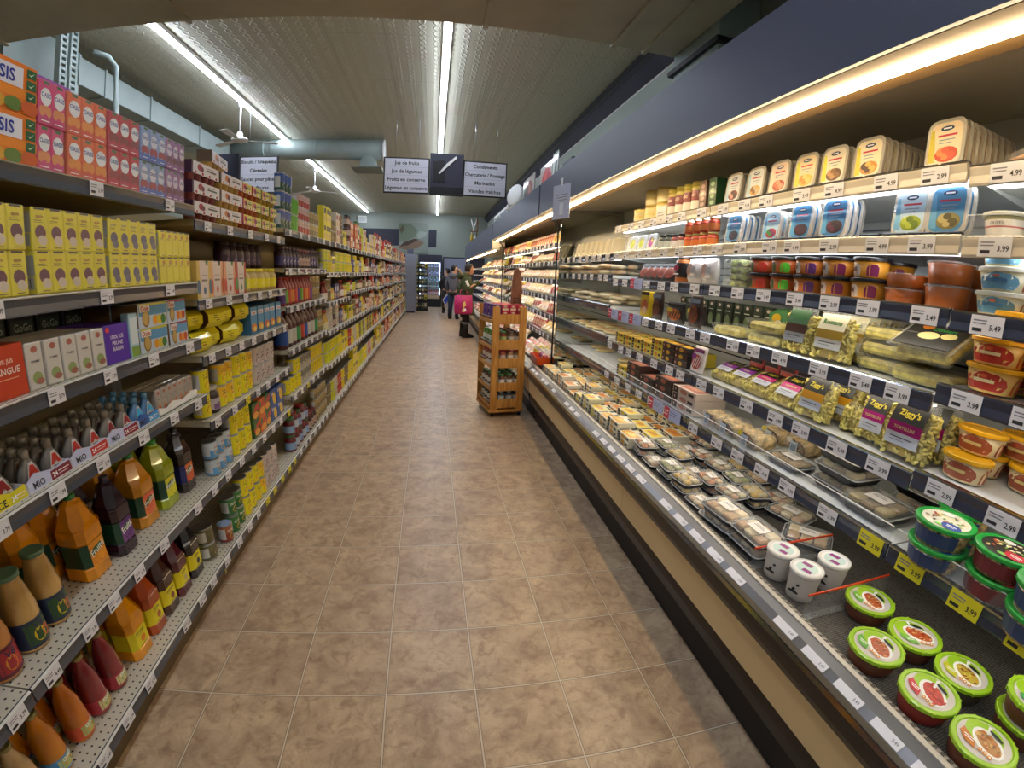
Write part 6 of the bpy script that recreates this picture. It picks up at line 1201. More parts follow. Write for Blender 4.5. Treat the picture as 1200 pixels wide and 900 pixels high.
# s6
DT = clamshell('#b8a068', w=.2, d=.17, h=.055, darkbase=True, food2='#8c6c40')
for l in range(3): putR(DT, 1, 5, 1.10, 'black-based food tray', 'food tray', z=l*.0566, extra=LAY[l], xf=1.37)
putR(DT, 1, 5, .93, 'black-based tray by the shelf end', 'food tray', xf=1.34)
for l in range(2): putR(DT, 1, 5, .88, 'black-based food tray at the rear', 'food tray', z=l*.0566, xf=1.54, extra=LAY[l])
putR(clamshell('#b09060', w=.19, d=.12, h=.04, food2='#9a7c4c'), 1, 5, 1.35, 'single clear tray of grain salad', 'food tray', xf=1.35)
def wrapP(c, c2, w=.15, L=.14):
    q = MB(); e = MB()
    for j, (cy, rz_) in enumerate(((-w*.24, .25), (w*.24, -.2))):
        cr_, sr_ = math.cos(rz_), math.sin(rz_); tr = lambda x, y, z: (x*cr_-y*sr_, cy+x*sr_+y*cr_, z)
        rs = [[tr(x+(.02*math.sin(t) if x > 0 else 0), .034*k*math.cos(t), .036+.034*k*math.sin(t)) for t in [2*PI*i/14 for i in range(14)]] for x, k in ((-L*.45, .5), (-L*.38, .85), (-L*.2, 1), (L*.36, 1))]
        q.rings(rs, 'tortilla', True)
        for k, col in ((.8, '#3c2c1c'), (.55, c2), (.3, '#6c8c3c')): e.add([tr(L*.36+.001+.001*(1-k)*3+.02*k*math.sin(t), .034*k*math.cos(t), .036+.034*k*math.sin(t)) for t in [2*PI*i/14 for i in range(14)]], [tuple(range(14))], col)
    f = MB().rings([[(x, w*.52*k*math.cos(t), .042+.042*k*math.sin(t)) for t in [2*PI*i/12 for i in range(12)]] for x, k in ((-L/2, .6), (-L*.35, .98), (0, 1), (L*.42, 1), (L*.52, .9))], 'clear_film', True)
    l = MB().box(L*.53, L*.53+.001, -.022, .022, .005, .06, '#b8c4d0').rect(-.016, .016, .016, .048, '#8090a4', **F(L*.53+.0014)).ell(-.03, .06, .018, .012, c, **F(L*.53))
    return PR('wrap_pack', [('tortilla_wrap', q), ('filling', e), ('plastic_film', f), ('price_sticker', l)], w, L, .09)
W1, W2 = wrapP('#e0d020', '#c86c28'), wrapP('#d8d0c0', '#a8481c')
putR(W1, 1, 5, 1.56, 'tortilla wrap pack with dark end', 'wrap pack', xf=1.33); putR(W2, 1, 5, 1.72, 'tortilla wrap pack, second pair', 'wrap pack', xf=1.33); putR(W2, 1, 5, 1.86, 'golden tortilla wrap pack, yellow spot', 'wrap pack', xf=1.33)
putR(W1, 1, 5, 1.6, 'tortilla wrap pack behind', 'wrap pack', xf=1.5); putR(W2, 1, 5, 1.45, 'flat wrap pack at the back', 'wrap pack', xf=1.52)
BX = flatpack('#3a2622', '#a85c48', 1, w=.2, d=.16, h=.042, mark='#201614', second='#c88c70'); BX2 = flatpack('#d4c4b8', '#b87868', 1, w=.24, d=.2, h=.04, mark='#2c1c1a', second='#d8a890')
for l in range(3): putR(BX2, 2, 5, 2.12, 'big pinkish meat box', 'meat box', z=l*.0415, extra=LAY[l])
for l in range(3): putR(BX, 2, 5, 2.36, 'dark brown meat box', 'meat box', z=l*.0435, extra=LAY[l])
for i in range(2):
    for l in range(2+i % 2): putR(BX, 2, 5, 2.58+i*.21, 'dark brown meat box', 'meat box', z=l*.0435, extra=LAY[l])
for l in range(2): putR(KK, 2, 5, 3.0, 'pale yellow meal box at the bay end', 'ready-meal box', z=l*.0375, extra=LAY[l])
# promotional red and blue rail cards
pc = PR('promo_card', MB().box(0, .002, -.09, .09, -.035, .035, '#a8b4dc').rect(-.088, -.03, -.033, .033, '#c02848', o=(.0024, 0, 0)).rect(-.08, -.04, .005, .012, '#f0d8dc', o=(.003, 0, 0)).rect(-.08, -.045, -.012, -.006, '#f0d8dc', o=(.003, 0, 0)).rect(-.02, .05, .01, .014, '#5868a0', o=(.0024, 0, 0)).rect(-.02, .04, -.004, 0, '#5868a0', o=(.0024, 0, 0)), .18, .002, .07)
for k, y, ds in ((5, 2.12, 'red and blue promotional card near the wraps'), (5, 2.32, 'red and blue promotional card beside the brown boxes'), (3, 2.72, 'red and blue promotional card under the sausages'), (3, 2.91, 'red and blue promotional card at the flatbreads'), (3, 3.10, 'red and blue promotional card by the bay joint'), (2, 2.75, 'red and blue promotional card on the third rail')):
    put(pc, XR-.018, y, HR[k]-.026, PI, ds, 'promotional card', whr(2, k), '', 'promotional rail cards')
# bay 3: flatbreads
FB = [bread(), bread('#dcc890', '#a87840', .2, .11, .03), bread('#d8b078', '#a86c3c', .24, .08, .04)]
PZ = PR('pizza_bread', [('bread', MB().lathe([(.085, 0), (.095, .006), (.09, .014)], '#e0cc94', 18).ell(-.02, .02, .035, .025, '#c86440', o=(0, 0, .0145), xd=(1, 0, 0), yd=(0, 1, 0)).ell(.03, -.02, .03, .025, '#d88c50', o=(0, 0, .0145), xd=(1, 0, 0), yd=(0, 1, 0)).ell(.0, -.04, .02, .02, '#b87038', o=(0, 0, .0147), xd=(1, 0, 0), yd=(0, 1, 0)))], .19, .19, .015)
br = random.Random(9)
def pile(k, ylist, xs_, prs, ds, cat, lay):
    for j, x in enumerate(xs_):
        for i, y in enumerate(ylist):
            for l in range(lay):
                pr = prs[(i+j+l) % len(prs)]
                put(pr, x+pr.d/2+br.uniform(-.01, .01), y+br.uniform(-.02, .02), zr(3, k)+.002+l*(pr.h+.001), PI+br.uniform(-.4, .4), ds, cat, whr(3, k), ' '.join(t for t in ((LAY[l] if lay > 1 else ''), DEEP[j]) if t), ds+'s in the fourth chiller bay')
pile(3, [3.35+i*.23 for i in range(5)], (1.34, 1.47, 1.6), FB[:2], 'bagged pale flatbread', 'bread', 2)
pile(2, [3.33+i*.25 for i in range(5)], (1.34, 1.46), [FB[2], FB[0]], 'long filled bread roll', 'bread', 2)
pile(4, [3.42+i*.21 for i in range(5)], (1.34, 1.54), [PZ], 'small flat pizza bread', 'bread', 1)
pile(5, [3.30, 3.5, 4.0, 4.2], (1.52,), [PZ], 'small flat pizza bread', 'bread', 1)
fbag = PR('flatbread_bag', [('bread', MB().box(-.01, .01, -.08, .08, 0, .15, '#d0c4a0', .008)), ('plastic_bag', MB().rings([[(x*.02*k, y*.095*k, z) for x, y in ((1, 1), (-1, 1), (-1, -1), (1, -1))] for z, k in ((0, 1), (.16, 1), (.19, .5), (.22, .6))], 'clear_film'))], .1, .045, .22)
for i in range(8): putR(fbag, 3, 1, 3.3+i*.13, 'leaning clear bag of flatbread', 'bread bag', rz=PI+.9, tilt=-.5, xf=1.36, group='leaning flatbread bags')
for i in range(3): putR(fbag, 2, 1, 2.95+i*.09, 'leaning clear bag at the bay end', 'bread bag', rz=PI+1.0, tilt=-.6, xf=1.42)
# middle and far cases: meat and cheese packs
mk = lambda c, p, a=.155, b_=.15: PR('meat_tray', MB().box(-b_/2, b_/2, -a/2, a/2, 0, .035, c, .008).poly([(-a*.42, -b_*.4), (a*.1, -b_*.42), (a*.4, -b_*.1), (a*.36, b_*.36), (-a*.1, b_*.2), (-a*.4, b_*.34)], p, o=(0, 0, .0358), xd=(0, 1, 0), yd=(-1, 0, 0)).rect(-a*.2, a*.25, -b_*.3, -b_*.05, '#e8e4dc', o=(0, 0, .0364), xd=(0, 1, 0), yd=(-1, 0, 0)).rect(-a*.3, a*.1, .006, .024, '#e8e4dc', o=(b_/2+.0008, 0, 0)), a+.004, b_, .036)
ms = lambda c, p: PR('meat_pack', MB().box(-.012, .012, -.055, .055, 0, .15, c, .008).ell(0, .06, .04, .045, p, **F(.0126)).rect(-.04, .04, .11, .14, '#e8e4dc', **F(.0126)), .112, .026, .15)
MT = [(mk('#dcc8a0', '#d09070'), 'pale meat tray', 'meat tray'), (mk('#dcb8a4', '#c04c40'), 'pink meat tray', 'meat tray'), (mk('#e0cc80', '#d8a830'), 'yellow cheese tray', 'cheese tray'), (mk('#d8c8b4', '#a83420'), 'red meat tray', 'meat tray'), (mk('#e0cca0', '#c89c54'), 'golden cheese tray', 'cheese tray'), (mk('#ece6da', '#d8c8a8'), 'white cheese tray', 'cheese tray')]
for p_, d_, c_ in MT:
    if c_ == 'cheese tray': p_.p[0].name = 'cheese_tray'
MS = [(ms('#b83c2c', '#e0b090'), 'red bagged meat pack', 'meat pack'), (ms('#d8c83c', '#b87c30'), 'yellow bagged pack', 'meat pack'), (ms('#e4dcd0', '#c85c50'), 'white bagged meat pack', 'meat pack'), (ms('#7c4c38', '#b85c38'), 'brown bagged meat pack', 'meat pack')]
mr = random.Random(17)
def fillM(y0, y1, hs, cn, dp):
    for k, z in enumerate(list(hs)+[DECK]):
        nm = (SHN[k] if k < len(hs) else 'case floor'); y = y0+.03
        while y < y1-.12:
            tall = (k == 0 and y0 < 7) or mr.random() < .3
            arr = MS if tall else MT; pr, ds, cat = arr[(mr.choice((0, 1, 2, 3)) if k else mr.choice((0, 0, 1, 3))) if tall else mr.choice((0, 0, 1, 2, 3, 4, 4, 5))]
            x0 = 1.33 if k < len(hs) else 1.12
            wh = '%s, %s case' % (nm, cn); n = mr.choice((2, 3))
            for i in range(n):
                if y > y1-.12: break
                if tall:
                    for dd in range(dp): put(pr, x0+.03+dd*.07, y+.06, z+.004, PI+.5, ds, cat, wh, DEEP[dd], 'bagged packs in the %s case' % cn, tilt=-.35)
                    y += .115
                else:
                    for dd in range(dp if k < len(hs) else dp+1): put(pr, x0+.06+dd*.125, y+.08, z+.045, PI+mr.uniform(-.1, .1), ds, cat, wh, DEEP[dd], '%ss in the %s case' % (cat, cn), tilt=.55+.2*mr.random())
                    y += .165
fillM(4.46, 8.12, HRm, 'middle', 2); fillM(8.16, 13.0, [1.66, 1.46, 1.27, 1.06, .83], 'far', 1)
ot = MB().rings([[(sx*(.09+.02*k), sy*(.16+.02*k), z) for sx, sy in ((1, 1), (-1, 1), (-1, -1), (1, -1))] for z, k in ((0, 0), (.085, 1), (.085, .8), (.02, 0))], '#e0541c', capb=True, capt=True)
bk = empty('orange_basket', (1.155, 4.64, .575)); ot.build('basket', bk)
for i in range(5): MB().lathe([(.02, 0), (.035, .02), (.02, .05)], ('#b83c4c', '#d8a890', '#7c4c8c')[i % 3], 10, c=(.0, -.12+.06*i, .05)).build('onion', bk)
tag(bk, 'orange plastic basket of produce on the case edge behind the rack', 'basket')
# notice hanging from the canopy
nq = empty('paper_notice', (.935, 3.42, 1.93), .35); MB().box(-.008, -.006, -.11, .11, 0, .26, '#c8cce4').box(-.0085, -.0084, -.08, .08, .18, .185, 'ink_grey').box(-.0085, -.0084, -.08, .06, .16, .165, 'ink_grey').box(-.0085, -.0084, -.08, .07, .14, .145, 'ink_grey').box(-.0085, -.0084, -.03, .02, .03, .12, '#eef0fa').build('sheet', nq); MB().box(-.009, -.005, -.01, .01, .25, .31, 'white').build('clip', nq)
tag(nq, 'white paper notice clipped to the chiller canopy edge', 'notice')
# ------------------------------------------------------------------ wooden rack in front of the case end
rk = empty('wooden_rack', (.585, 4.50, 0), math.radians(10))
RW, RD = .365, .52
q = MB().box(-.01, RW+.01, -.01, RD, .052, .078, 'pine', .003); q.build('base_board', rk)
for x in (0, RW-.075):
    MB().box(x, x+.075, 0, .02, .078, 1.165, 'pine', .003).build('post', rk)
    MB().box(x, x+.075, RD-.02, RD, .078, 1.165, 'pine', .003).build('post', rk)
for z0, z1 in ((.988, 1.088), (.724, .825), (.53, .63), (.285, .372), (.098, .195)):
    q = MB().box(.075, RW-.075, .002, .02, z0, z1, 'pine', .002).box(.075, RW-.075, RD-.02, RD-.002, z0, z1, 'pine', .002)
    for x in (.0, RW-.018): q.box(x, x+.018, .0205, RD-.0205, z0, z0+.035, 'pine', .002)
    q.build('shelf_slats', rk)
    MB().box(.019, RW-.019, .021, RD-.021, z1-.045, z1-.035, '#b8b4b8').build('shelf_board', rk)
for x in (.03, RW-.03):
    for y in (.03, RD-.04): MB().lathe([(.01, 0), (.026, .003), (.026, .019), (.01, .022)], 'near_black', 12).build('caster', rk, loc=(x, y-.01, .0)).matrix_basis = Matrix.Translation((x-.01, y, .026)) @ Matrix.Rotation(PI/2, 4, 'Y')
tag(rk, 'pine rack on casters standing against the chiller end', 'rack')
ob = MB()
outl = [(-.05, 0), (.065, 0), (.066, .12), (.06, .26), (.048, .34), (.02, .39), (-.005, .395), (-.03, .36), (-.045, .26), (-.052, .12)]
ob.rings([[(x, y, z) for x, z in outl] for y in (0, .018)], 'dark_board'); 
for k in range(3): ob.box(-.03, .045, -.002, 0, .03+.02*k, .04+.02*k, '#3c2018')
ob.box(-.02, .03, .005, .013, -.1, .0, 'dark_board')
bo = ob.build('wooden_sign', loc=(.86, 4.80, 1.165), rz=math.radians(6)); tag(bo, 'tall rounded dark wooden board rising behind the pine rack', 'sign')
RM = Matrix.Translation((.585, 4.50, 0)) @ Matrix.Rotation(math.radians(10), 4, 'Z')
gbx = lambda c, l: PR('spice_box', lbox(.075, .06, .062, c, lambda q, X, w, h: (q.rect(-w*.4, w*.4, h*.1, h*.45, l, **F(X)), q.ell(0, h*.72, w*.25, h*.14, l, **F(X)))), .076, .06, .063)
gj = lambda c, lid, l: jar(c, l, lid, .035, .115)
TI = [(1.054, [gbx('#5c3484', '#c8c0d0'), gbx('#c82848', '#d8d0b8'), gbx('#b82440', '#d8c8b0')], 2, ('violet boxed jar', 'red boxed jar', 'crimson boxed jar')), (.791, [gj('#6c8c3c', '#3c9030', '#e0e0d8'), gj('#8c2820', '#3c8c34', '#a8b870'), gj('#6c4c34', '#5c3c30', '#c8bcae')], 1, ('green-lidded jar', 'green-labelled jar', 'brown-lidded jar')), (.596, [gj('#a04830', '#b01c34', '#e0d0c0'), gj('#a04830', '#b01c34', '#d8c4b4'), gj('#a87850', '#a82430', '#e4dcd0')], 1, ('red-lidded jar',)*3), (.338, [gj('#6c4430', '#1f7a34', '#e4e0d8')]*3, 1, ('bright green-lidded jar',)*3), (.161, [gj('#444444', '#b0b4b4', '#c8ccc8')]*3, 1, ('grey-lidded jar',)*3)]
for ti, (z, prs, lay, dss) in enumerate(TI):
    for i in range(4):
        for dd in range(4):
            for l in range(lay):
                p = RM @ Vector((.055+i*.085, .065+dd*.11, z+l*.064)); pr = prs[min(i, 2)]
                put(pr, p.x, p.y, p.z, math.radians(-80), dss[min(i, 2)], 'jar', SHN[ti].replace('bottom', 'lowest')+' of the pine rack', ' '.join(t for t in ((LAY[l] if lay > 1 else ''), DEEP[dd]) if t), 'jars on the pine rack')
# ------------------------------------------------------------------ things on top of the case
def card(x, y0, y1, z0, z1, base, fn, label, name='picture_card'):
    q = MB().box(x, x+.012, y0, y1, z0, z1, base); fn(q, x-.0006, (y0+y1)/2, (z0+z1)/2, y1-y0, z1-z0); o = q.build(name); tag(o, label, 'picture'); return o
PX = dict(xd=(0, -1, 0), yd=(0, 0, 1))
card(1.2, 4.86, 5.42, 2.362, 2.76, '#b8b0a8', lambda q, X, y, z, w, h: (q.ell(.03, -.02, w*.42, h*.44, '#b8242c', o=(X, y, z), **PX), q.ell(-.02, .03, w*.15, h*.2, '#d04c44', o=(X-.001, y, z), **PX)), 'red tomato picture card standing on the chiller canopy')
card(1.2, 4.62, 4.84, 2.362, 2.79, '#c8d0cc', lambda q, X, y, z, w, h: (q.poly([(-w*.45, -h*.5), (w*.1, -h*.5), (w*.45, h*.5), (w*.1, h*.5)], '#3c5c38', o=(X, y, z), **PX)), 'green and white picture card beside the tomato card')
card(1.2, 5.75, 6.5, 2.362, 2.8, '#a8a49c', lambda q, X, y, z, w, h: (q.ell(.05, 0, w*.3, h*.4, '#7c4438', o=(X, y, z), **PX), q.ell(-.2, 0, w*.14, h*.4, '#5c6058', o=(X, y, z), **PX), q.ell(.1, .02, w*.12, h*.2, '#a86c58', o=(X-.001, y, z), **PX)), 'meat picture card standing on the chiller canopy')
o = MB().box(1.16, 1.3, 3.98, 4.3, 2.362, 2.57, 'slate_dark', .004).build('control_box'); tag(o, 'small dark control box on top of the chiller', 'control box')
lm = empty('round_lamp', (1.2, 7.0, 2.362)); MB().lathe([(.03, 0), (.02, .02), (.02, .2)], 'steel', 12).build('stand', lm); hd = MB().lathe([(.06, -.12), (.15, -.06), (.17, .05), (.15, .07), (.02, .06)], 'white', 20).build('lamp_head', lm); hd.matrix_basis = Matrix.Translation((0, 0, .33)) @ Matrix.Rotation(-PI/2.4, 4, 'Y') @ Matrix.Rotation(.5, 4, 'X')
tag(lm, 'white round lamp head standing on the chiller canopy', 'lamp')
fr_ = empty('rail_stand', (1.2, 8.6, 2.362))
for y in (-.8, .1, .9): MB().box(-.02, .02, y-.02, y+.02, 0, .32, 'white').build('upright', fr_)
MB().box(-.015, .015, -.8, .9, .02, .06, 'white').box(-.015, .015, -.8, .9, .26, .3, 'white').build('rail', fr_); MB().box(-.004, .004, -.78, .08, .06, .26, '#58687c').build('panel', fr_)
tag(fr_, 'low white rail frame on top of the chiller past the lamp', 'frame')
# decoration column near the end wall
dc = empty('corner_display', (1.45, 16.6, 0)); MB().box(-.22, .3, -.2, .2, 0, 2.1, 'slate_dark', .01).build('cabinet', dc); MB().box(-.24, .3, -.22, .22, 2.1, 2.14, '#7c4c34').build('top_board', dc); MB().box(-.24, .2, -.15, .15, 2.62, 2.65, '#7c4c34').box(-.02, .02, -.02, .02, 2.14, 3.5, '#7c5a40').build('shelf', dc)
tag(dc, 'dark corner cabinet with brown shelf beyond the chillers', 'cabinet')
for i, (x, z, c, h) in enumerate(((1.24, 2.142, '#6c2c24', .2), (1.36, 2.142, '#3c5c6c', .26), (1.27, 2.652, '#c8a838', .3), (1.38, 2.652, '#e8e4dc', .2), (1.58, 2.652, '#7c4030', .28))):
    o = MB().lathe([(.05, 0), (.055, .01), (.055, h*.6), (.02, h*.8), (.018, h)], c, 12).build('bottle', loc=(x, 16.55, z)); tag(o, ('small dark red', 'blue-grey', 'yellow', 'white', 'brown')[i]+' bottle standing on the corner cabinet', 'bottle')
an = MB(); an.tube([(0, 0, 0), (0, 0, .12), (-.05, 0, .26), (-.1, 0, .42)], [.03, .03, .025, .01], 'white', 8).tube([(0, 0, .1), (.06, 0, .25), (.1, 0, .4)], [.025, .022, .01], 'white', 8).tube([(.1, .0, .4), (.06, 0, .46)], [.012, .006], 'white', 6)
tag(an.build('white_antlers', loc=(1.32, 16.5, 3.0)), 'white forked ornament high above the corner cabinet', 'ornament')
tag(MB().box(-.12, .16, -.03, .03, 0, .03, '#7c4c34').box(.14, .16, -.03, .03, 0, .4, '#7c4c34').build('wall_bracket', loc=(1.32, 16.5, 2.968)), 'brown bracket carrying the white forked ornament', 'bracket')
# ------------------------------------------------------------------ far end: chip rack and drinks fridge
cr = empty('chip_rack', (-.5, 17.7, 0)); 
MB().box(-.24, .24, -.2, .2, 0, .08, 'near_black').build('base', cr)
for x in (-.235, .215): MB().box(x, x+.02, -.19, .19, .08, 1.82, 'near_black').build('side_frame', cr)
for k in range(6): MB().box(-.214, .214, -.19, .19, .1+k*.3, .115+k*.3, 'near_black').build('rack_shelf', cr)
tag(cr, 'dark snack rack beside the grey end panel', 'rack')
chb = [PR('snack_bag', MB().rings([[(.04*kd*math.cos(t), .05*kw*math.sin(t), z) for t in [2*PI*i/8 for i in range(8)]] for z, kw, kd in ((0, 1, .2), (.04, .95, 1), (.16, .95, .9), (.21, 1, .15))], c, True).ell(0, .1, .03, .035, c2, **F(.041)), .1, .08, .21) for c, c2 in (('#4c4c2c', '#a8a860'), ('#6c5c38', '#d8d0c0'), ('#2c3028', '#8c8c50'), ('#c8b820', '#3c3c20'), ('#8c7c60', '#c8c0b0'), ('#3c4430', '#b0a870'))]
cd_ = ('olive snack bag', 'tan snack bag', 'near-black snack bag', 'yellow snack bag', 'beige snack bag', 'dark green snack bag')
cr_ = random.Random(4)
for k in range(6):
    for i in range(4):
        j = 3 if (k in (1, 5) and i > 2) else cr_.choice((0, 1, 2, 4, 5)); put(chb[j], -.66+i*.105, 17.56, .116+k*.3, -PI/2, cd_[j], 'snack bag', ['lowest', 'second lowest', 'third lowest', 'fourth lowest', 'second highest', 'highest'][k]+' level of the snack rack', '', 'snack bags on the rack')
fg = empty('drinks_fridge', (-.22, 20.02, 0))
MB().box(-.5, .5, -.3, .36, 0, .35, 'near_black', .01).box(-.5, -.44, -.3, .36, .35, 1.9, 'slate_dark').box(.44, .5, -.3, .36, .35, 1.9, 'slate_dark').box(-.5, .5, .32, .36, .35, 1.9, '#d8e4f4').box(-.5, .5, -.3, .36, 1.9, 2.22, 'slate_dark', .01).build('cabinet', fg)
MB().box(-.43, .43, -.29, .28, .36, .50, '#c8a880').build('kick_panel', fg)
for k in range(5): MB().box(-.43, .43, -.22, .3, .52+k*.28, .53+k*.28, 'case_white').build('wire_shelf', fg)
MB().box(-.43, .43, -.24, -.22, 1.87, 1.895, 'lamp_cooler').box(-.432, -.415, -.24, -.22, .5, 1.87, 'lamp_cooler').box(.415, .432, -.24, -.22, .5, 1.87, 'lamp_cooler').build('fridge_lamp', fg)
MB().box(-.44, .44, -.305, -.301, .36, 1.9, 'clear').box(-.46, -.43, -.315, -.3, .36, 1.9, 'near_black').box(.43, .46, -.315, -.3, .36, 1.9, 'near_black').build('glass_door', fg, loc=(0, 0, 0))
tag(fg, 'glass-doored drinks fridge glowing at the end wall', 'fridge')
DR = [PR('drink_bottle', MB().lathe([(.03, 0), (.033, .01), (.033, .13), (.014, .18), (.014, .21)], c, 10).lathe([(.0335, .05), (.0335, .11)], l, 10, capb=False, capt=False), .068, .068, .21) for c, l in (('#5878c8', '#e0e4f0'), ('#a0305c', '#d8c0d0'), ('#2c8c8c', '#b8e0e0'), ('#202028', '#c8c8d0'), ('#c04830', '#f0d8c8'), ('#c8d4e8', '#6080d0'))]
dn = ('blue', 'pink', 'teal', 'dark', 'orange-red', 'pale')
for k in range(5):
    js = (0, 5, 2, 2, 4)[4-k]
    for i in range(11):
        j = (js+(i % 2)*(1 if k % 2 else 3)) % 6
        put(DR[j], -.22-.38+i*.076, 19.86, .531+k*.28, -PI/2, dn[j]+' drink bottle', 'drink bottle', ['lowest', 'second', 'third', 'fourth', 'highest'][k]+' shelf of the drinks fridge', '', 'bottles in the drinks fridge')
# ------------------------------------------------------------------ people
def skin(name, V, E, parent=None, mat_='skin', sub=2, link=True):
    me = bpy.data.meshes.new(name); me.from_pydata([v[0] for v in V], E, []); o = bpy.data.objects.new(name, me); COL.objects.link(o)
    m1 = o.modifiers.new('s', 'SKIN'); m1.use_smooth_shade = True
    me.skin_vertices[0].data.foreach_set('radius', [x for v in V for x in ((v[1], v[1]) if not isinstance(v[1], tuple) else v[1])])
    me.skin_vertices[0].data[0].use_root = True
    if sub: m2 = o.modifiers.new('u', 'SUBSURF'); m2.levels = sub; m2.render_levels = sub
    bpy.context.view_layer.update()
    nm = bpy.data.meshes.new_from_object(o.evaluated_get(bpy.context.evaluated_depsgraph_get()))
    bpy.data.objects.remove(o); bpy.data.meshes.remove(me)
    nm.materials.clear(); nm.materials.append(M(mat_)); nm.polygons.foreach_set('use_smooth', [True]*len(nm.polygons))
    r = bpy.data.objects.new(name, nm); COL.objects.link(r)
    if parent: r.parent = parent
    return r
mat('skin', (206, 156, 130), .5); mat('hair_black', (24, 20, 20), .55, noise=.4, nscale=60); mat('hair_brown', (46, 30, 26), .55, noise=.4, nscale=60); mat('coat_green', (70, 78, 42), .8, noise=.2, nscale=14, bump=.4); mat('fur', (150, 128, 96), .9, noise=.35, nscale=80, bump=1)
mat('black_cloth', (26, 26, 30), .7); mat('jeans', (34, 46, 74), .8, noise=.2, nscale=40); mat('hoodie_grey', (98, 100, 112), .85, noise=.1, nscale=60, bump=.3); mat('pink_bag', (190, 34, 104), .5, noise=.12, nscale=10); mat('boot', (20, 18, 20), .45)
def person(loc, rz, pose, s=1.0):
    """pose: dict of joints in metres, facing +x, near side = -y"""
    r = empty('person', loc, rz); P = pose; V = []; E = []
    def v(p, rad, link=None):
        V.append((tuple(c*s for c in p), (rad[0]*s, rad[1]*s) if isinstance(rad, tuple) else rad*s))
        if link is not None: E.append((link, len(V)-1))
        return len(V)-1
    pel = v(P['pelvis'], .115); w_ = v(P['waist'], .11, pel); ch = v(P['chest'], .125, w_); nk = v(P['neck'], .055, ch); hd = v(P['head'], .075, nk); ht = v(P['top'], .07, hd)
    for sd in ('L', 'R'):
        h_ = v(P['hip'+sd], .085, pel); k = v(P['knee'+sd], .055, h_); c = v(tuple((a*.6+b*.4) for a, b in zip(P['knee'+sd], P['ankle'+sd])), .052, k); a = v(P['ankle'+sd], .038, c); t = v(P['toe'+sd], .032, a)
        sh = v(P['sh'+sd], .06, ch); el = v(P['el'+sd], .042, sh); wr = v(P['wr'+sd], .026, el)
        w0, e0 = Vector(P['wr'+sd]), Vector(P['el'+sd]); d = (w0-e0).normalized(); up = Vector((0, 0, 1)); sdv = d.cross(up).normalized(); up = sdv.cross(d)
        pm = v(w0+d*.05, (.03, .018), wr)
        for i, (off, L_) in enumerate(((-.024, .062), (-.008, .074), (.008, .07), (.024, .055))):
            b0 = v(w0+d*.085+sdv*off, .0095, pm); b1 = v(w0+d*(.085+L_*.55)+sdv*off*1.05-up*.006, .0085, b0); v(w0+d*(.085+L_*.9)+sdv*off-up*.026, .0075, b1)
        t0 = v(w0+d*.035+sdv*.036+up*.006, .011, pm); v(w0+d*.07+sdv*.052-up*.004, .009, t0)
    body = skin('body', V, E, r)
    return r
def head_detail(r, c, fx, hair, s=1, long=False, cap=False):
    """c: head centre, fx: unit facing vector ; shaped head surface with face"""
    f = Vector(fx).normalized(); sd = Vector((0, 0, 1)).cross(f).normalized(); c = Vector(c)
    L = lambda x, y, z: tuple(c+f*x+sd*y+Vector((0, 0, z)))
    q = MB(); rs = []
    for z, kx, ky, ox in ((-.12, .045, .045, .02), (-.105, .06, .055, .025), (-.07, .085, .066, .012), (-.03, .094, .073, .004), (.02, .097, .077, 0), (.065, .092, .073, -.004), (.1, .07, .058, -.008), (.12, .03, .026, -.01)):
        rs.append([L(ox+kx*math.cos(t)*(1.0), ky*math.sin(t), z) for t in [2*PI*i/16 for i in range(16)]])
    q.rings(rs, 'skin', True)
    q.rings([[L(.09+a, b*w_, z) for a, b in ((.0, -1), (.012*k, -.4), (.026*k, 0), (.012*k, .4), (0, 1), (-.01, 0))] for z, w_, k in ((.015, .008, .3), (-.01, .011, .8), (-.03, .015, 1.1), (-.04, .012, .4))], 'skin', True)
    for s_ in (-1, 1):
        q.rings([[L(x, s_*(.072+e), -.005+z) for x, z in ((-.015, -.025), (.008, -.02), (.014, .01), (.0, .03), (-.018, .02))] for e in (0, .014)], 'skin', True)
        q.ell(0, 0, .012, .006, '#f0ece8', o=L(.0925, s_*.03, .012), xd=sd, yd=(0, 0, 1), n=8).ell(0, 0, .005, .006, '#201810', o=L(.0935, s_*.03, .012), xd=sd, yd=(0, 0, 1), n=8)
    q.ell(0, 0, .022, .006, '#9c4c44', o=L(.0925, 0, -.065), xd=sd, yd=(0, 0, 1), n=10)
    q.build('face', r)
    h = MB(); rs = []
    for z, k, cut in ((-.07 if long else -.05, 1.05, .25), (-.02, 1.1, .15), (.03, 1.13, .35), (.07, 1.12, .7), (.11, .88, .88), (.135, .4, .4)):
        row = []
        for i in range(16):
            t = 2*PI*i/16; cx = math.cos(t); lim = cut if cx > 0 else k
            row.append(L(-.004+.098*cx*(min(k, lim) if cx > 0 else k)*1.0, .08*k*math.sin(t), z))
        rs.append(row)
    h.rings(rs, hair, True); h.build('hair', r)
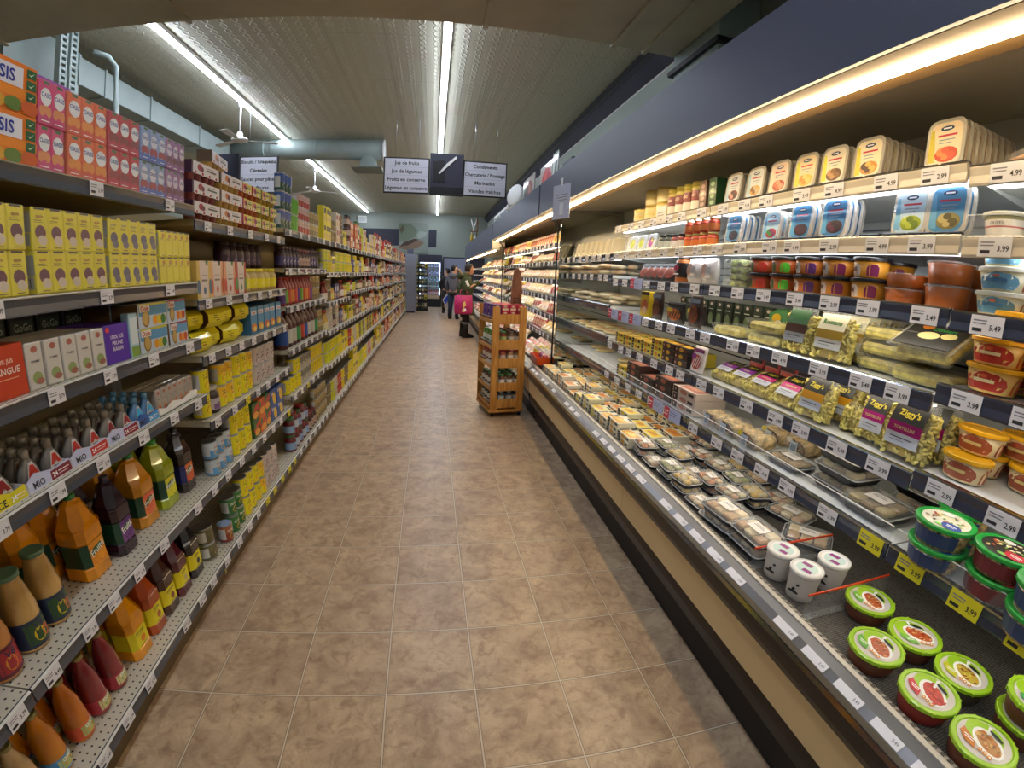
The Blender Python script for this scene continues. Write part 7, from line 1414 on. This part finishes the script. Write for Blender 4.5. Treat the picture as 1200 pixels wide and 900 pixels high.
# woman in the green parka
wp = dict(pelvis=(0, 0, .92), waist=(.01, 0, 1.05), chest=(.03, 0, 1.27), neck=(.05, 0, 1.42), head=(.09, 0, 1.52), top=(.09, 0, 1.6), hipL=(0, .09, .86), hipR=(0, -.09, .86), kneeL=(.03, .1, .47), kneeR=(.04, -.09, .47), ankleL=(.0, .1, .08), ankleR=(.03, -.1, .08), toeL=(.15, .12, .035), toeR=(.18, -.12, .035),
          shL=(.04, .18, 1.33), elL=(.24, .2, 1.18), wrL=(.42, .1, 1.33), shR=(.03, -.18, 1.33), elR=(-.02, -.27, 1.08), wrR=(.12, -.2, 1.18))
W = person((.675, 10.6, 0), .12, wp)
head_detail(W, (.11, 0, 1.575), (1, .1, -.0), 'hair_brown')
ct = skin('coat', [((0, 0, .95), .19), ((.01, 0, 1.08), .185), ((.02, 0, 1.25), .19), ((.04, 0, 1.37), .11), ((.04, .19, 1.33), .095), ((.24, .21, 1.18), .08), ((.40, .11, 1.31), .055), ((.03, -.19, 1.33), .095), ((-.02, -.28, 1.08), .085), ((.10, -.215, 1.165), .055), ((0, 0, .75), .2)], [(0, 1), (1, 2), (2, 3), (2, 4), (4, 5), (5, 6), (2, 7), (7, 8), (8, 9), (0, 10)], W, 'coat_green')
sk = MB(); sk.rings([[(ox+rx*math.cos(t), ry*math.sin(t), z+.015*math.sin(2*t)) for t in [2*PI*i/24 for i in range(24)]] for z, rx, ry, ox in ((.54, .235, .255, .03), (.56, .24, .26, .03), (.75, .215, .245, .02), (.95, .19, .225, .01), (1.1, .185, .215, .01), (1.25, .17, .21, .02))], 'coat_green', True, capb=False); sk.build('coat_skirt', W)
hf = MB(); hf.rings([[(-.03+rr*math.cos(t)*1.0, rr*1.1*math.sin(t), z) for t in [2*PI*i/16 for i in range(16)]] for z, rr in ((1.34, .1), (1.38, .14), (1.43, .155), (1.48, .14), (1.5, .11))], 'coat_green', True).build('hood', W)
pts = [(-.14+.0*k, .13*math.cos(PI*k/10), 1.46+.09*math.sin(PI*k/10)) for k in range(11)]; MB().tube([(-.02, .13, 1.42)]+[(-.1-.03*math.sin(PI*k/8), .12*math.cos(PI*k/8), 1.47+.08*math.sin(PI*k/8)) for k in range(9)]+[(-.02, -.13, 1.42)], .035, 'fur', 10).build('fur_trim', W)
for s_, k in ((.1, 'L'), (-.1, 'R')):
    a = wp['ankle'+k]; x0 = a[0]
    MB().tube([(x0+.02, s_, .36), (wp['knee'+k][0], s_, .47), (0, s_*.9, .8)], [.075, .085, .11], 'black_cloth', 12).build('trouser_leg', W)
    b = MB(); b.rings([[(x0+ox+rx*math.cos(t), s_*1.05+ry*math.sin(t), z) for t in [2*PI*i/14 for i in range(14)]] for z, rx, ry, ox in ((0, .14, .055, .07), (.03, .145, .06, .07), (.07, .12, .06, .045), (.11, .075, .06, .005), (.2, .065, .062, 0), (.37, .075, .07, .01))], 'boot', True); b.build('boot', W)
    MB().lathe([(.08, .32), (.082, .36)], '#8c8c90', 14, c=(x0+.01, s_*1.05, 0)).build('boot_cuff', W)
tag(W, 'person in a green hooded parka reaching into the far chiller case', 'person')
bg = empty('shopping_bag', (.645, 10.255, .57), .1)
b = MB(); b.rings([[(sx*.2*k, sy*.06*k2, z) for sx, sy in ((1, 1), (0, 1.15), (-1, 1), (-1, -1), (0, -1.15), (1, -1))] for z, k, k2 in ((0, .9, .8), (.04, 1, 1), (.25, 1, 1.1), (.42, .92, .6))], 'pink_bag', True); b.build('bag_body', bg)
MB().poly([(-.05, .06), (.02, .05), (.0, .16), (.05, .2), (.02, .3), (-.03, .24), (-.01, .16)], '#e8c870', o=(0, -.082, 0), xd=(1, 0, 0)).poly([(-.01, .06), (.06, .07), (.04, .14), (.01, .13)], '#f0e8f0', o=(0, -.083, 0), xd=(1, 0, 0)).build('bag_print', bg)
for x in (-.09, .09): MB().tube([(x, -.03, .4), (x*.8, -.0, .52), (x*.3, .06, .54)], .007, 'pink_bag', 6).build('strap', bg)
tag(bg, 'bright pink shopping bag hanging from the parka sleeve', 'bag')
o = MB().box(-.03, .03, -.004, .004, 0, .14, 'white', .002).build('paper_slip', loc=(.76, 10.29, 1.2), rz=.3); o.rotation_euler = (.0, -.5, .3); tag(o, 'white slip held in the hand with the pink bag', 'paper')
# boy in the hoodie, seen from behind
bp_ = dict(pelvis=(0, 0, .88), waist=(0, 0, 1.0), chest=(0, 0, 1.24), neck=(.01, 0, 1.4), head=(.02, 0, 1.52), top=(.02, 0, 1.6), hipL=(0, .09, .83), hipR=(0, -.09, .83), kneeL=(.02, .1, .45), kneeR=(.04, -.1, .45), ankleL=(-.02, .1, .08), ankleR=(.02, -.12, .08), toeL=(.12, .13, .035), toeR=(.16, -.15, .035),
           shL=(0, .18, 1.32), elL=(-.02, .24, 1.06), wrL=(.1, .2, .88), shR=(0, -.18, 1.32), elR=(.04, -.24, 1.07), wrR=(.22, -.16, 1.05))
B = person((.60, 14.75, 0), 1.2, bp_, 1.02)
head_detail(B, (.03, 0, 1.6), (.5, -.9, 0), 'hair_black')
skin('hoodie', [((0, 0, .84), .14), ((0, 0, 1.05), .15), ((0, 0, 1.24), .16), ((0, 0, 1.38), .09), ((0, .19, 1.34), .075), ((-.02, .26, 1.08), .062), ((.1, .21, .9), .045), ((0, -.19, 1.34), .075), ((.04, -.26, 1.09), .062), ((.2, -.17, 1.06), .045)], [(0, 1), (1, 2), (2, 3), (2, 4), (4, 5), (5, 6), (2, 7), (7, 8), (8, 9)], B, 'hoodie_grey')
MB().rings([[(-.05+rr*math.cos(t), rr*1.25*math.sin(t), z) for t in [2*PI*i/14 for i in range(14)]] for z, rr in ((1.3, .06), (1.35, .11), (1.42, .12), (1.47, .08))], 'hoodie_grey', True).build('hood', B)
MB().rings([[(rx*math.cos(t), ry*math.sin(t), z) for t in [2*PI*i/16 for i in range(16)]] for z, rx, ry in ((.78, .13, .18), (.84, .15, .2), (.88, .14, .19))], 'black_cloth', True).build('belt_hem', B)
for s_, k in ((.1, 'L'), (-.11, 'R')):
    a = bp_['ankle'+k]
    MB().tube([(a[0], s_*1.05, .09), (bp_['knee'+k][0], s_, .46), (0, s_*.85, .86)], [.07, .08, .12], 'jeans', 12).build('jeans_leg', B)
    MB().rings([[(a[0]+ox+rx*math.cos(t), s_*1.1+ry*math.sin(t), z) for t in [2*PI*i/12 for i in range(12)]] for z, rx, ry, ox in ((0, .13, .05, .06), (.04, .13, .055, .055), (.09, .08, .055, .01), (.12, .06, .055, 0))], 'boot', True).build('shoe', B)
tag(B, 'person in a grey hoodie and jeans standing back to the aisle', 'person')
fl_ = MB(); fl_.add([(0.02, 0, .03), (-.16, 0, -.24), (-.06, 0, -.42), (.09, 0, -.12), (0.02, .01, .03), (-.16, .01, -.24), (-.06, .01, -.42), (.09, .01, -.12)], [(0, 1, 2, 3), (7, 6, 5, 4), (0, 4, 5, 1), (1, 5, 6, 2), (2, 6, 7, 3), (3, 7, 4, 0)], '#dcdce8').add([(.0, -.002, -.1), (-.13, -.002, -.25), (-.05, -.002, -.38), (.07, -.002, -.16)], [(0, 1, 2, 3)], '#1c48c8')
tag(fl_.build('store_flyer', loc=(.41, 14.93, .84)), 'white and blue flyer hanging beside the grey hoodie shopper', 'flyer')
# third shopper
tp_ = dict(bp_); C_ = person((.44, 16.9, 0), 1.7, tp_, .98); head_detail(C_, (.03, 0, 1.52), (.4, .9, 0), 'hair_black')
skin('jacket', [((0, 0, .8), .14), ((0, 0, 1.0), .15), ((0, 0, 1.2), .155), ((0, 0, 1.33), .09), ((0, .19, 1.29), .075), ((-.02, .25, 1.03), .06), ((.1, .2, .87), .045), ((0, -.19, 1.29), .075), ((.04, -.25, 1.05), .06), ((.2, -.17, 1.02), .045)], [(0, 1), (1, 2), (2, 3), (2, 4), (4, 5), (5, 6), (2, 7), (7, 8), (8, 9)], C_, 'black_cloth')
for s_ in (.1, -.11):
    MB().tube([(0, s_*1.05, .09), (.03, s_, .46), (0, s_*.85, .84)], [.065, .075, .115], 'black_cloth', 12).build('trouser_leg', C_)
    MB().rings([[(.05+rx*math.cos(t), s_*1.1+ry*math.sin(t), z) for t in [2*PI*i/12 for i in range(12)]] for z, rx, ry in ((0, .12, .05), (.05, .11, .052), (.1, .07, .05))], 'boot', True).build('shoe', C_)
tag(C_, 'dark-haired person in black mostly hidden behind the grey hoodie', 'person')
# ------------------------------------------------------------------ past 300 of a kind, the rest becomes one object
def merge_rest(base, label, cat, keep=300):
    import numpy as np
    rs = [o for o in list(COL.objects) if o.parent is None and o.name.split('.')[0] == base]
    if len(rs) <= keep: return
    def sc(o):
        l = o.matrix_basis.translation; d2 = l.x**2+l.y**2+(l.z-H)**2
        pen = 1
        for p in PENDI.get(o.name, ()): 
            if ' row' in p: pen = .25
        return -pen/d2
    rs.sort(key=sc); rest = rs[keep:]; q = MB()
    for o in rest:
        for c in [o]+[x for x in KIDS.get(o.name, [])]:
            if c.type != 'MESH': continue
            mw = o.matrix_basis @ c.matrix_basis if c is not o else o.matrix_basis; me = c.data; off = len(q.v)
            co = np.empty(len(me.vertices)*3, 'f'); me.vertices.foreach_get('co', co); co = co.reshape(-1, 3); A = np.array(mw)
            q.v += [tuple(v) for v in (co @ A[:3, :3].T+A[:3, 3]).tolist()]
            mi = [q.mi(m) for m in me.materials]
            for p in me.polygons: q.f.append(tuple(i+off for i in p.vertices)); q.m.append(mi[p.material_index]); q.s.append(p.use_smooth)
    dead = set(o.name for o in rest)
    PEND[:] = [p for p in PEND if p[0].name not in dead]
    for o in rest:
        for c in KIDS.get(o.name, []): bpy.data.objects.remove(c)
        bpy.data.objects.remove(o)
    m = q.build(base); m['kind'] = 'stuff'; m['label'] = label; m['category'] = cat
bpy.context.view_layer.update()
PENDI = {p[0].name: (p[2],) for p in PEND}
KIDS = {}
for o in COL.objects:
    if o.parent is not None: KIDS.setdefault(o.parent.name, []).append(o)
merge_rest('food_can', 'the more distant tins crowding the grocery shelves down the aisle', 'cans')
merge_rest('meat_tray', 'the more distant meat trays filling the chiller cases', 'trays')
merge_rest('glass_jar', 'the more distant jars crowding the grocery shelves down the aisle', 'jars')
finish_labels()
for o in PROTO:
    if not o.users_scene: bpy.data.objects.remove(o)
